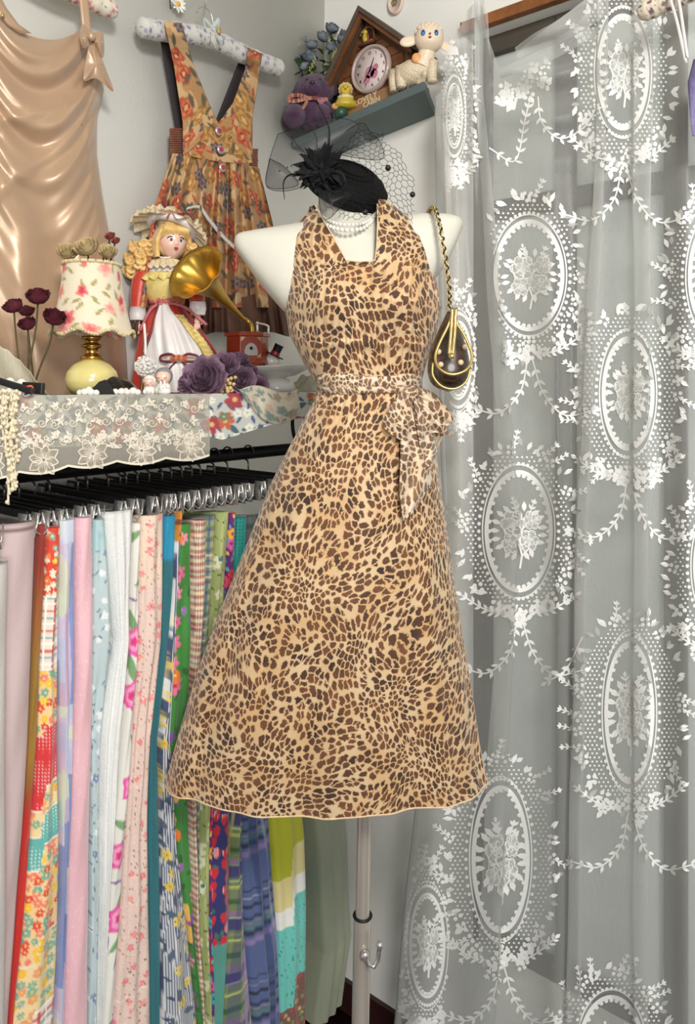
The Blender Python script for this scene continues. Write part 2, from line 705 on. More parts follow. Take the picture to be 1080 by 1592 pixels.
for side in (0, 1):
    if side == 0:
        st = [(500, 345, 500, .060), (470, 347, 497, .058), (440, 352, 484, .054), (415, 356, 455, .047), (395, 359, 430, .040), (378, 362, 405, .032), (369, 364, 392, .024), (365, 370, 384, .012)]
    else:
        st = [(590, 342, 495, .060), (625, 336, 480, .058), (655, 333, 455, .053), (680, 333, 430, .046), (694, 334, 410, .040), (706, 336, 385, .032), (714, 339, 365, .022), (719, 344, 354, .010)]
    G = []
    for (px, ya, yb, dd) in st:
        X, za = ml(px, ya); _, zb = ml(px, yb)
        cs, sn = supere(28, 2.6)
        G.append(np.stack([np.full(28, X), dd * cs, (za + zb) / 2 + (za - zb) / 2 * sn], 1))
    k = mb.n
    mb.grid(np.array(G), cv=True)
    mb.F.append(tuple(k + i for i in range(28)))
    mb.F.append(tuple(k + (len(st) - 1) * 28 + i for i in range(27, -1, -1)))
body = mb.build('torso', M_MANN, mroot)
rm = body.modifiers.new('remesh', 'REMESH'); rm.mode = 'VOXEL'; rm.voxel_size = 0.0045; rm.use_smooth_shade = True
sm = body.modifiers.new('smooth', 'SMOOTH'); sm.factor = 0.6; sm.iterations = 7
# pole, collar, hook, base
M_POLE = mat('polished_steel', (214, 206, 194), 0.22, metal=.55, var=0.1, vscale=12)
xa, za = ml(568, 900); xb, zb = ml(560, 1592)
xt, zt_ = ml(570, 1100)
sl = (xb - xt) / (zb - zt_)
mb = MB()
zc = ml(560, 1424)[1]
px_at = lambda z: xb + (z - zb) * sl
mb.tube([(px_at(1.30), 0, 1.30), (px_at(zc), 0, zc)], 0.0113, 24, caps=False)
mb.build('upper_pole', M_POLE, mroot)
mb = MB(); mb.tube([(px_at(zc), 0, zc), (px_at(0.02), 0, 0.02)], 0.0138, 24, caps=False)
mb.build('lower_pole', M_POLE, mroot)
mb = MB(); mb.tube([(px_at(zc) + .0135 * math.cos(t), .0135 * math.sin(t), zc + .001) for t in np.linspace(0, 2 * PI, 24, endpoint=False)], 0.0022, 8, closed=True)
mb.build('collar_ring', M_BLACK, mroot)
hz = ml(560, 1472)[1]
mb = MB()
x0 = px_at(hz)
mb.lathe([(0.0005, 0), (.0075, 0), (.0075, .006), (.005, .009), (.0005, .009)], 16, (x0 + .004, -.014, hz), frame_to((0.2, -1, 0)))
mb.tube([(x0 + .004, -.018, hz), (x0 + .010, -.022, hz - .010), (x0 + .018, -.022, hz - .014), (x0 + .024, -.022, hz - .004), (x0 + .027, -.022, hz + .018)], .0035, 10)
mb.ell((x0 + .027, -.022, hz + .020), .0058)
mb.build('pole_hook', M_CHROME, mroot)
mb = MB(); mb.lathe([(0.0, .026), (.02, .026), (.022, .02), (.15, .012), (.155, .004), (.155, 0), (0, 0)], 40, (px_at(0.02), 0, 0))
mb.build('base_plate', M_CHROME, mroot)

# ------------------------------------------------------------------ leopard material


def leopard(name, base=(208, 181, 142), base2=(200, 163, 116), dark=(52, 32, 22), mid=(108, 66, 36), scale=90.0, alpha=1.0):
    m, nt, b = new_mat(name)
    N = nt.nodes.new
    Lk = nt.links.new
    b.inputs['Roughness'].default_value = 0.72
    b.inputs['Sheen Weight'].default_value = 0.25
    if alpha < 1:
        b.inputs['Alpha'].default_value = alpha
    uv = N('ShaderNodeUVMap'); uv.uv_map = 'UVMap'
    big = N('ShaderNodeTexNoise'); big.inputs['Scale'].default_value = 7; big.inputs['Detail'].default_value = 1
    Lk(uv.outputs[0], big.inputs['Vector'])
    sub = N('ShaderNodeVectorMath'); sub.operation = 'SUBTRACT'; sub.inputs[1].default_value = (.5, .5, .5)
    Lk(big.outputs['Color'], sub.inputs[0])
    scl = N('ShaderNodeVectorMath'); scl.operation = 'SCALE'; scl.inputs['Scale'].default_value = 0.10
    Lk(sub.outputs[0], scl.inputs[0])
    ad = N('ShaderNodeVectorMath'); ad.operation = 'ADD'
    Lk(uv.outputs[0], ad.inputs[0]); Lk(scl.outputs[0], ad.inputs[1])
    fine = N('ShaderNodeTexNoise'); fine.inputs['Scale'].default_value = 150; fine.inputs['Detail'].default_value = 2
    Lk(uv.outputs[0], fine.inputs['Vector'])
    sub2 = N('ShaderNodeVectorMath'); sub2.operation = 'SUBTRACT'; sub2.inputs[1].default_value = (.5, .5, .5)
    Lk(fine.outputs['Color'], sub2.inputs[0])
    scl2 = N('ShaderNodeVectorMath'); scl2.operation = 'SCALE'; scl2.inputs['Scale'].default_value = 0.0080
    Lk(sub2.outputs[0], scl2.inputs[0])
    ad2 = N('ShaderNodeVectorMath'); ad2.operation = 'ADD'
    Lk(ad.outputs[0], ad2.inputs[0]); Lk(scl2.outputs[0], ad2.inputs[1])
    mp = N('ShaderNodeMapping'); mp.inputs['Scale'].default_value = (1.18, 0.88, 1)
    Lk(ad2.outputs[0], mp.inputs['Vector'])
    ve = N('ShaderNodeTexVoronoi'); ve.voronoi_dimensions = '2D'; ve.feature = 'DISTANCE_TO_EDGE'; ve.inputs['Scale'].default_value = scale
    vc = N('ShaderNodeTexVoronoi'); vc.voronoi_dimensions = '2D'; vc.feature = 'F1'; vc.inputs['Scale'].default_value = scale
    for v in (ve, vc):
        v.inputs['Randomness'].default_value = 0.92
        Lk(mp.outputs[0], v.inputs['Vector'])
    sp = N('ShaderNodeSeparateColor'); Lk(vc.outputs['Color'], sp.inputs[0])
    # every spot has its own radius and stays clear of its neighbours
    th = N('ShaderNodeMapRange'); th.inputs[3].default_value = 0.33; th.inputs[4].default_value = 0.64
    Lk(sp.outputs[0], th.inputs[0])
    d1 = N('ShaderNodeMath'); d1.operation = 'SUBTRACT'
    Lk(th.outputs[0], d1.inputs[0]); Lk(vc.outputs['Distance'], d1.inputs[1])
    d1s = N('ShaderNodeMath'); d1s.operation = 'MULTIPLY'; d1s.inputs[1].default_value = 0.75; Lk(d1.outputs[0], d1s.inputs[0])
    d2 = N('ShaderNodeMath'); d2.operation = 'SUBTRACT'; d2.inputs[1].default_value = 0.078
    Lk(ve.outputs['Distance'], d2.inputs[0])
    df = N('ShaderNodeMath'); df.operation = 'SMOOTH_MIN'; df.inputs[2].default_value = 0.12
    Lk(d1s.outputs[0], df.inputs[0]); Lk(d2.outputs[0], df.inputs[1])
    fr = N('ShaderNodeTexNoise'); fr.inputs['Scale'].default_value = 420
    Lk(uv.outputs[0], fr.inputs['Vector'])
    fa = N('ShaderNodeMath'); fa.operation = 'MULTIPLY_ADD'; fa.inputs[1].default_value = 0.10; Lk(fr.outputs['Fac'], fa.inputs[0]); Lk(df.outputs[0], fa.inputs[2])
    mk = N('ShaderNodeMapRange'); mk.interpolation_type = 'SMOOTHSTEP'; mk.inputs[1].default_value = 0.0; mk.inputs[2].default_value = 0.11
    Lk(fa.outputs[0], mk.inputs[0])
    halo = N('ShaderNodeMapRange'); halo.inputs[1].default_value = -0.08; halo.inputs[2].default_value = 0.06
    halo.inputs[4].default_value = 0.35
    Lk(fa.outputs[0], halo.inputs[0])
    # ground colour
    gm = N('ShaderNodeMix'); gm.data_type = 'RGBA'; gm.inputs[6].default_value = C(*base); gm.inputs[7].default_value = C(*base2)
    gn = N('ShaderNodeTexNoise'); gn.inputs['Scale'].default_value = 16; Lk(uv.outputs[0], gn.inputs['Vector'])
    gr = N('ShaderNodeMapRange'); gr.inputs[1].default_value = .42; gr.inputs[2].default_value = .66; Lk(gn.outputs['Fac'], gr.inputs[0])
    Lk(gr.outputs[0], gm.inputs[0])
    hm = N('ShaderNodeMix'); hm.data_type = 'RGBA'; Lk(gm.outputs[2], hm.inputs[6]); hm.inputs[7].default_value = C(206, 150, 92)
    Lk(halo.outputs[0], hm.inputs[0])
    sm_ = N('ShaderNodeMix'); sm_.data_type = 'RGBA'; sm_.inputs[6].default_value = C(*dark); sm_.inputs[7].default_value = C(*mid)
    tone = N('ShaderNodeTexNoise'); tone.inputs['Scale'].default_value = 22; Lk(uv.outputs[0], tone.inputs['Vector'])
    ta = N('ShaderNodeMath'); ta.operation = 'MULTIPLY_ADD'; ta.inputs[1].default_value = 0.35; Lk(sp.outputs[1], ta.inputs[0]); Lk(tone.outputs['Fac'], ta.inputs[2])
    tr = N('ShaderNodeMapRange'); tr.inputs[1].default_value = .42; tr.inputs[2].default_value = .85; Lk(ta.outputs[0], tr.inputs[0])
    Lk(tr.outputs[0], sm_.inputs[0])
    fm = N('ShaderNodeMix'); fm.data_type = 'RGBA'
    Lk(hm.outputs[2], fm.inputs[6]); Lk(sm_.outputs[2], fm.inputs[7]); Lk(mk.outputs[0], fm.inputs[0])
    Lk(fm.outputs[2], b.inputs['Base Color'])
    bn = N('ShaderNodeTexNoise'); bn.inputs['Scale'].default_value = 40; bn.inputs['Detail'].default_value = 4
    bm = N('ShaderNodeMapping'); bm.inputs['Scale'].default_value = (1, .25, 1); Lk(uv.outputs[0], bm.inputs['Vector']); Lk(bm.outputs[0], bn.inputs['Vector'])
    bp = N('ShaderNodeBump'); bp.inputs['Strength'].default_value = .55; bp.inputs['Distance'].default_value = .006
    Lk(bn.outputs['Fac'], bp.inputs['Height']); Lk(bp.outputs['Normal'], b.inputs['Normal'])
    return m


M_LEO = leopard('leopard_chiffon')
M_LEOL = leopard('leopard_chiffon_sheer', base=(218, 202, 178), base2=(210, 188, 156), dark=(82, 58, 42), mid=(124, 92, 66))

# ------------------------------------------------------------------ the dress
dress = thing('halter_dress', 'leopard print chiffon halter dress with tied waist bow on the mannequin', 'dress', (MO[0], MO[1], 0), RZ)
SL = [(422, 441), (445, 441), (480, 443), (520, 451), (560, 470), (590, 489), (603, 494), (612, 492), (622, 489), (650, 474), (700, 447), (750, 422), (800, 402), (850, 382), (900, 362), (950, 342),
      (1000, 323), (1050, 305), (1100, 290), (1150, 275), (1200, 261), (1218, 257)]
SR = [(422, 671), (445, 679), (480, 685), (520, 677), (560, 663), (590, 655), (603, 651), (612, 652), (622, 656), (650, 666), (700, 676), (750, 682), (800, 690), (850, 697), (900, 703), (950, 711),
      (1000, 719), (1050, 727), (1100, 735), (1150, 742), (1200, 752), (1218, 757)]
DB = [(422, .088), (445, .099), (480, .107), (520, .099), (545, .093), (560, .090), (603, .083), (650, .100), (750, .116), (900, .125), (1100, .112), (1218, .100)]
pys = np.concatenate([np.linspace(422, 600, 90), np.linspace(603, 1212, 210)])
NA = 300
ang = np.linspace(0, 2 * PI, NA, endpoint=False)
G = np.zeros((len(pys), NA, 3)); UVg = np.zeros((len(pys), NA, 2))
Z = np.array([ml(540, p)[1] for p in pys])
Z0 = Z[0]
arc = 0
vacc = np.concatenate([[0], np.cumsum(np.abs(np.diff(Z)))])
for i, p in enumerate(pys):
    xl = ml(np.interp(p, *zip(*SL)), p)[0]
    xr = ml(np.interp(p, *zip(*SR)), p)[0]
    dd = np.interp(p, *zip(*DB))
    cx, hw = (xl + xr) / 2, (xr - xl) / 2
    cs, sn = np.cos(ang), np.sin(ang)
    ex = np.interp(p, [422, 600, 900], [.93, .95, 1.0])
    X = cx + hw * np.sign(cs) * np.abs(cs) ** ex
    Y = dd * np.sign(sn) * np.abs(sn) ** ex
    front = np.clip(-sn, 0, 1)
    t = p
    # bust forms
    bust = math.exp(-((p - 478) / 42.0) ** 2)
    xlob = (X - cx) / hw
    Y += front * (-.020 * bust * (np.exp(-((xlob + .46) / .30) ** 2) + np.exp(-((xlob - .46) / .30) ** 2)) + .006 * bust * np.exp(-(xlob / .2) ** 2))
    # gathers: strong above and below the empire seam, soft long folds in the skirt
    if p < 600:
        g = .0042 * math.exp(-((p - 532) / 26.0) ** 2) + .0026 * math.exp(-((p - 422) / 40.0) ** 2) + .0012
        gx = .45 + .55 * np.exp(-(xlob / .5) ** 2)
        wv = np.sin(X * 430 * (1 + .25 * (p - 422) / 178) + 2.2 * np.sin(X * 70 + 1) + (p - 422) * .02)
        Y += front * g * wv * gx
        Y += front * (-.004) * math.exp(-((p - (540)) / 5.0) ** 2)
    else:
        k = (p - 600) / 618.0
        r_ = 0.0014 + .0050 * k
        fold = np.sin(ang * 9 + .7 * math.sin(k * 3) + 1.2) * .6 + np.sin(ang * 17 + 1.3 + k * 1.5) * .35 + np.sin(ang * 31) * .12
        if k < .12:
            fold = fold + .9 * np.sin(ang * 60) * (1 - k / .12)
        Y += np.abs(sn) ** .5 * np.sign(sn) * r_ * fold
        X += cs * r_ * .35 * fold
    G[i] = np.stack([X, Y, np.full(NA, Z[i]) + (0.0022 * np.sin(ang * 5 + 1) * max(0, (p - 1100) / 118.0))], 1)
    # uv: x by arc from the centre front, v by length
    per = hw * 1.28 + dd * .6
    X0 = cx + hw * np.cos(ang); Y0 = dd * np.sin(ang)
    seg = np.hypot(np.roll(X0, -1) - X0, np.roll(Y0, -1) - Y0)
    cum = np.concatenate([[0], np.cumsum(seg)[:-1]])
    tot = seg.sum()
    UVg[i, :, 0] = (cum - cum[(3 * NA) // 4] + tot / 2) % tot - tot / 2
    UVg[i, :, 1] = -vacc[i]
    if p < 600:
        UVg[i, :, 1] += .0045 * np.sin(UVg[i, :, 0] * 60)
nb = 90
mb = MB(); mb.grid(G[:nb], cv=True, uv=UVg[:nb]); bod = mb.build('bodice', M_LEO, dress)
solid(bod, .0012)
mb = MB()
sk = G[nb - 2:]
mb.grid(sk, cv=True, uv=UVg[nb - 2:]); skirt = mb.build('skirt', M_LEO, dress)
solid(skirt, .0012)
hem = G[-1].copy()
M_HEM = mat('cream_piping', (224, 196, 158), .7, var=.15, vscale=150)
mb = MB(); mb.tube(hem, .0016, 6, closed=True); mb.build('hem_edge', M_HEM, dress)

# straps rising to the nape
for side in (0, 1):
    if side == 0:
        outer = [(322, 487), (332, 479), (345, 467), (360, 456), (380, 449), (400, 443), (428, 441)]
        inner = [(322, 490), (332, 492), (345, 499), (360, 506), (380, 517), (400, 527), (424, 539), (428, 541)]
    else:
        outer = [(322, 604), (332, 616), (345, 631), (360, 641), (380, 652), (400, 661), (428, 673)]
        inner = [(322, 587), (332, 584), (345, 584), (360, 584), (380, 583), (400, 582), (424, 579), (428, 578)]
    ps = np.linspace(322, 428, 64)
    NU = 50
    S = np.zeros((len(ps), NU, 3)); UU = np.zeros((len(ps), NU, 2))
    for i, p in enumerate(ps):
        xo = ml(np.interp(p, *zip(*outer)), p)[0]; xi = ml(np.interp(p, *zip(*inner)), p)[0]
        zz = ml(540, p)[1]
        w = np.linspace(0, 1, NU)
        X = xo + (xi - xo) * w
        ctr = ml(557, p)[0]
        hwr = ml(np.interp(p, [322, 345, 380, 424], [610, 640, 668, 674]), p)[0] - ctr
        q = np.clip((X - ctr) / max(abs(hwr), .01), -1, 1)
        dd = np.interp(p, [322, 335, 350, 365, 390, 424], [.052, .056, .064, .072, .083, .092])
        Y = -dd * np.clip(1 - np.abs(q) ** 2.1, 0.01, 1) ** .47 + np.interp(p, [400, 420, 428], [0, .002, .006])
        Y += .0022 * np.sin(X * 520 + side + np.sin(p * .03)) * np.interp(p, [322, 380, 424], [1, .7, .4]) * np.sin(w * PI) - .005
        Y += np.where(w < .08, (.08 - w) * .12, 0)
        S[i] = np.stack([X, Y, np.full(NU, zz)], 1)
        UU[i, :, 0] = (X - ctr) * 1.12; UU[i, :, 1] = zz - Z0
    mb = MB(); mb.grid(S, uv=UU)
    # the strap goes round behind the neck
    back = []
    for k in range(10):
        a = k / 9
        xo = S[0, 0] * (1 - a) + np.array([ml(540, 322)[0], .052, S[0, 0, 2] - .004]) * a
        xi = S[0, -1] * (1 - a) + np.array([ml(540, 322)[0], .052, S[0, 0, 2] + .008]) * a
        bow = math.sin(a * PI) * .030 * (-1 if side == 0 else 1)
        back.append([xo + [bow, 0, 0], xi + [bow, 0, 0]])
    bk = np.array(back)
    mb.grid(bk, uv=np.stack([bk[..., 1] + .5, bk[..., 2]], -1))
    solid(mb.build('halter_strap', M_LEO, dress), .0014)
# neckline edge
mb = MB()
nl = []
for p, x in [(332, 492), (345, 499), (360, 506), (380, 517), (400, 527), (421, 538), (423, 557), (421, 579), (400, 582), (380, 583), (360, 584), (345, 584), (332, 584)]:
    X, zz = ml(x, p)
    ctr = ml(557, p)[0]
    dd = np.interp(p, [322, 335, 350, 365, 390, 424], [.052, .056, .064, .072, .083, .092])
    q = abs(X - ctr) / .125
    nl.append((X, -dd * math.sqrt(1 - min(q, .99) ** 2.3) - .0052, zz))
mb.tube(nl, .0011, 6); mb.build('neckline_edge', M_HEM, dress)

# waist tie, two twisted bands
def dfront(px, py, off):
    X, zz = ml(px, py)
    xl = ml(np.interp(py, *zip(*SL)), py)[0]; xr = ml(np.interp(py, *zip(*SR)), py)[0]
    dd = np.interp(py, *zip(*DB))
    q = (X - (xl + xr) / 2) / ((xr - xl) / 2)
    return np.array([X, -dd * math.sqrt(max(0.0, 1 - min(1, abs(q)) ** 2.2)) - off, zz])


mb = MB()
for (ya, yb, off) in ((588, 600, .003), (603, 611, .004)):
    for k in range(1):
        pts = []
        for t in np.linspace(0, 1, 40):
            px = 495 + (655 - 495) * t
            py = (ya + 4 * math.sin(t * 3.2)) + (4 if ya < 600 else -3) * t
            pts.append(dfront(px, py, off))
        xs = np.array(pts)
        W = (yb - ya) / 1100 * DM * 1.0
        ng = 9
        g = np.zeros((40, ng, 3))
        for j in range(ng):
            s_ = j / (ng - 1) - .5
            g[:, j] = xs + np.array([0, -math.cos(s_ * PI) * .004, 0]) + np.array([0, 0, 1]) * s_ * W * 1.5 * (1 + .25 * np.sin(np.linspace(0, 9, 40)))[:, None]
            g[:, j, 1] += .0012 * np.sin(j * 2.6 + np.linspace(0, 14, 40))
        uvv = np.stack([g[..., 0] * 1.4 + .1 * ya, g[..., 2] * 1.6 + g[..., 0] * .4], -1)
        mb.grid(g, uv=uvv)
mb2 = mb.build('waist_tie', M_LEOL, dress); solid(mb2, .0016)

# bow: knot, two loops, two tails
def cloth_strip(center, width_vecs, nwr, amp, seed, uvs=(0, 0)):
    pass


def loop_patch(cx, cy, pts, seed, yoff, puff):
    """pts: closed outline in px; a puffed pillow with gathers radiating from (cx, cy)"""
    pts = np.array(pts, float)
    n = len(pts)
    t = np.linspace(0, n, 64, endpoint=False)
    i0 = np.floor(t).astype(int) % n
    fr = (t % 1)[:, None]
    p0, p1, p2, p3 = pts[(i0 - 1) % n], pts[i0], pts[(i0 + 1) % n], pts[(i0 + 2) % n]
    o = .5 * ((2 * p1) + (-p0 + p2) * fr + (2 * p0 - 5 * p1 + 4 * p2 - p3) * fr ** 2 + (-p0 + 3 * p1 - 3 * p2 + p3) * fr ** 3)
    rr = np.linspace(0, 1, 16)
    out = []
    uv = []
    for f, sgn in ((1, -1), (1, 1)):
        g = np.zeros((16, 64, 3)); u = np.zeros((16, 64, 2))
        for j, r in enumerate(rr):
            q = np.array([cx, cy]) + (o - [cx, cy]) * r
            for k in range(64):
                X, zz = ml(q[k, 0], q[k, 1])
                base = dfront(q[k, 0], q[k, 1], 0)[1]
                g[j, k] = (X, min(base, yoff) + sgn * puff * math.sin(min(r, 1) * PI) ** .8 - puff - .002 + .0022 * math.sin(k * .9 + seed) * r * sgn, zz)
                u[j, k] = (X * 1.1 + seed, zz * 1.1)
        out.append(g); uv.append(u)
    return out, uv


def add_loop(name, cx, cy, pts, seed, yoff, puff):
    gs, us = loop_patch(cx, cy, pts, seed, yoff, puff)
    mb = MB()
    for g, u in zip(gs, us):
        mb.grid(g, cv=True, uv=u)
    return mb.build(name, M_LEOL, dress)


add_loop('bow_loop', 630, 612, [(622, 608), (606, 622), (594, 640), (590, 656), (602, 668), (620, 677), (628, 660), (630, 630)], 1, -.05, .012)
add_loop('bow_loop', 634, 612, [(640, 604), (662, 608), (680, 624), (695, 650), (684, 660), (690, 672), (668, 668), (648, 672), (640, 655), (636, 628)], 2, -.05, .014)


def tail(pts_l, pts_r, seed, off):
    ys = np.linspace(0, 1, 46)
    L = np.array([[np.interp(t, np.linspace(0, 1, len(pts_l)), [p[0] for p in pts_l]), np.interp(t, np.linspace(0, 1, len(pts_l)), [p[1] for p in pts_l])] for t in ys])
    Rr = np.array([[np.interp(t, np.linspace(0, 1, len(pts_r)), [p[0] for p in pts_r]), np.interp(t, np.linspace(0, 1, len(pts_r)), [p[1] for p in pts_r])] for t in ys])
    n = 18
    g = np.zeros((46, n, 3)); u = np.zeros((46, n, 2))
    for i in range(46):
        for j in range(n):
            s_ = j / (n - 1)
            q = L[i] * (1 - s_) + Rr[i] * s_
            P_ = dfront(q[0], q[1], off)
            P_[1] += .004 * math.sin(s_ * 9 + i * .12 + seed) * min(1, i / 10)
            g[i, j] = P_; u[i, j] = (P_[0] * 1.1 + seed * .3, P_[2] * 1.1)
    mb = MB(); mb.grid(g, uv=u)
    return solid(mb.build('bow_tail', M_LEOL, dress), .0014)


tail([(626, 620), (616, 660), (614, 700), (612, 745), (618, 787)], [(634, 620), (640, 660), (655, 700), (664, 740), (628, 782)], 1, .012)
tail([(632, 620), (640, 665), (646, 700), (652, 720)], [(640, 620), (676, 660), (688, 672), (674, 700)], 3, .018)
mb = MB()
kx, kz = ml(632, 614)
mb.ell((kx, dfront(632, 614, .018)[1], kz), (.011, .010, .014), disp=lambda P: 1 + .08 * np.sin(P[..., 0] * 9 + P[..., 2] * 5))
ob = mb.build('bow_knot', M_LEOL, dress)
me = ob.data
uvl = me.uv_layers.new(name='UVMap')
for lp in me.loops:
    co = me.vertices[lp.vertex_index].co
    uvl.data[lp.index].uv = (co.x * 1.2, co.z * 1.2)
# ================================================================== clothes rail and what hangs on it
YN = -0.30
YR = -0.15
ZR = float(at_y(390, 704, YR)[2])
LV = [800, 1000, 1150, 1300, 1450, 1592, 1750]

M_PRINT = paint_mat('printed_cotton')
M_SHIRR = paint_mat('shirred_cotton', bump=0.5, bscale=300)
M_SATINP = paint_mat('silky_print', rough=0.45, sheen=0.4, bump=0.2)


def p_plain(rgb, var=0.05, seed=1, veins=None):
    def f(u, v):
        c = flat(u, rgb)
        n = vnoise(u * 60, v * 22, seed) * .5 + .5
        c = c * (1 - var * n)[..., None]
        if veins:
            w = np.abs(vnoise(u * 70 + 9, v * 50, seed + 3))
            c = put(c, (0.06 - w) * 12, veins)
        return c
    return f


def p_mauve(u, v):
    c = flat(u, (197, 176, 176))
    c = c * (1 - .06 * (vnoise(u * 50, v * 18, 3) * .5 + .5))[..., None]
    for l in (.010, .050):
        c = put(c, (0.0018 - np.abs(v - l)) * 900, (120, 92, 84))
    return c


def p_fade(u, v):
    c = flat(u, (140, 42, 28))
    c = put(c, np.clip((v - .05) / .15, 0, 1) * np.clip((.42 - v) / .1, 0, 1), (150, 112, 40))
    c = put(c, np.clip((v - .36) / .05, 0, 1), (196, 36, 28))
    return c


def p_patch(u, v):
    c = flat(u, (233, 206, 162))
    fl = flowers(flat(u, (214, 66, 48)), u, v, .011, .006, 5, [(246, 196, 40), (240, 226, 196), (232, 120, 60), (120, 176, 160)], (240, 220, 180), 5, .9)
    fl2 = flowers(flat(u, (238, 206, 150)), u, v, .012, .0068, 15, [(222, 74, 56), (118, 172, 156), (245, 196, 50), (236, 128, 110)], (246, 220, 120), 6, .95)
    fl3 = flowers(flat(u, (240, 214, 160)), u, v, .014, .0075, 25, [(126, 178, 160), (244, 190, 48), (134, 176, 168), (232, 160, 110)], (240, 210, 60), 7, .95)
    pl = plaid(u, v, .028, (238, 222, 206), [(0, .1, .18, (196, 66, 66), .9), (1, .2, .16, (196, 66, 66), .8), (1, .55, .14, (110, 172, 178), .9), (0, .6, .12, (250, 246, 236), 1), (1, .85, .12, (252, 248, 240), 1)])
    rd = flat(u, (216, 54, 58))
    dx, dy, _, _ = scatter(u, v, .0048, 3, 0.0)
    rd = put(rd, (.0011 - np.hypot(dx, dy)) * 3000, (240, 196, 190))
    tl = flat(u, (98, 178, 170))
    tl = put(tl, (.0011 - np.hypot(dx, dy)) * 3000, (220, 236, 226))
    yl = flowers(flat(u, (244, 206, 40)), u, v, .016, .0075, 35, [(240, 190, 30), (232, 140, 40)], (200, 90, 40), 5, .6)
    bands = [(0, fl), (.098, pl), (.200, fl2), (.292, rd), (.395, fl3), (.430, tl), (.475, fl2), (.60, fl3), (.70, pl), (.79, yl), (.84, fl2)]
    off = .035 * np.clip((u - .018) / .006, 0, 1)
    vv = v + off * (v > .28)
    for b, (v0, k) in enumerate(bands):
        c = np.where((vv >= v0)[..., None], k, c)
    for v0, _ in bands[1:]:
        c = put(c, (.0016 - np.abs(vv - v0)) * 900, (242, 234, 218))
    return c


def p_lavender(u, v):
    c = flat(u, (198, 190, 212))
    t = vnoise(u * 55, v * 26, 8)
    c = put(c, (t > .15) * .7, (176, 188, 214))
    c = put(c, (t < -.35) * .8, (206, 214, 186))
    t2 = vnoise(np.floor(u * 90) * .7 + 5, np.floor(v * 30) * .45, 18)
    c = put(c, (t2 > .25) * .8, (104, 126, 186))
    c = put(c, (np.abs(t2) < .06) * .7, (190, 160, 190))
    c = put(c, np.clip((.035 - v) * 300, 0, 1) * .6, (206, 218, 230))
    return c


def p_pink(u, v):
    c = flat(u, (232, 184, 192))
    dx, dy, r1, r2 = scatter(u, v, .03, 44)
    r = np.hypot(dx, dy * .8)
    ring = (.0006 - np.abs(r - (.008 + .0015 * np.sin(np.arctan2(dy, dx) * 5)))) * 2600
    c = put(c, np.clip(ring, 0, 1) * .4, (252, 222, 230))
    return c * (1 - .03 * (vnoise(u * 50, v * 25, 3) * .5 + .5))[..., None]


def p_paleblue(u, v):
    c = flat(u, (188, 206, 208))
    c = c * (1 - .08 * (vnoise(u * 40, v * 30, 4) * .5 + .5))[..., None]
    c = flowers(c, u, v, .022, .0065, 51, [(120, 142, 178), (228, 234, 236)], (226, 226, 206), 5, .7)
    c = leaves(c, u, v, .014, .005, .0015, 53, (110, 132, 150), .5)
    c = put(c, np.clip((.05 - v) * 200, 0, 1) * .8, (170, 205, 208))
    return c


def p_white(u, v):
    c = flat(u, (226, 227, 225))
    return c * (1 - .03 * (vnoise(u * 60, v * 20, 3) * .5 + .5))[..., None]


def p_bold(u, v):
    c = flat(u, (226, 224, 216))
    c = leaves(c, u, v, .060, .030, .008, 61, (122, 160, 112), .85)
    c = leaves(c, u + .02, v + .01, .045, .018, .0028, 62, (148, 116, 168), .6)
    dx, dy, r1, r2 = scatter(u, v * .75, .085, 66, .5)
    r = np.hypot(dx, dy); th = np.arctan2(dy, dx)
    e = .019 * (1 - .22 * np.abs(np.sin(th * 2.5))) * (1 + .12 * vnoise(u * 200, v * 200, 2))
    c = put(c, (e - r) * 500 * (r1 < .8), (226, 84, 160))
    c = put(c, (e * .75 - r) * 300 * (r1 < .8), (244, 160, 200))
    c = put(c, (e * .4 - r) * 400 * (r1 < .8), (214, 52, 124))
    return c


def p_rosebud(u, v):
    c = flat(u, (226, 200, 188))
    c = put(c, np.clip((.115 - v) * 200, 0, 1) * .6, (232, 210, 186))
    c = flowers(c, u, v, .026, .0062, 71, [(232, 140, 136), (226, 122, 124)], (240, 176, 160), 5, .62, depth=.5)
    c = leaves(c, u, v, .0085, .0022, .0008, 72, (120, 100, 88), .42)
    c = leaves(c, u, v, .010, .0020, .0009, 74, (210, 120, 112), .35)
    for l in (.285, .42, .60, .74):
        c = put(c, (.0012 - np.abs(v - l - .002 * np.sin(u * 400))) * 1200, (246, 226, 214))
    return c


def p_teal(u, v):
    c = flat(u, (44, 112, 122))
    c = put(c, np.clip((.075 - v) * 150, 0, 1), (34, 146, 184))
    return c * (1 - .2 * (vnoise(u * 40, v * 6, 3) * .5 + .5))[..., None]


def p_stripe(u, v):
    w = .5 + .5 * np.sin(u * 2 * PI / .0042)
    c = put(flat(u, (64, 78, 110)), np.clip((w - .38) * 6, 0, 1), (222, 222, 222))
    m = np.clip((v - .16) / .05, 0, 1)
    c2 = leaves(c, u, v, .034, .014, .006, 81, (84, 100, 118), .75)
    c2 = leaves(c2, u + .01, v, .030, .010, .003, 82, (66, 82, 104), .6)
    c2 = flowers(c2, u, v, .040, .0125, 84, [(224, 196, 92), (232, 206, 110)], (214, 150, 50), 6, .75, depth=.55)
    c = c * (1 - m[..., None]) + c2 * m[..., None]
    h = np.clip((.052 - v) * 300, 0, 1)
    top = flowers(flat(u, (204, 132, 42)), u, v, .012, .005, 85, [(120, 60, 40), (232, 180, 60), (90, 90, 60)], None, 4, .8)
    c = c * (1 - h[..., None]) + top * h[..., None]
    return c


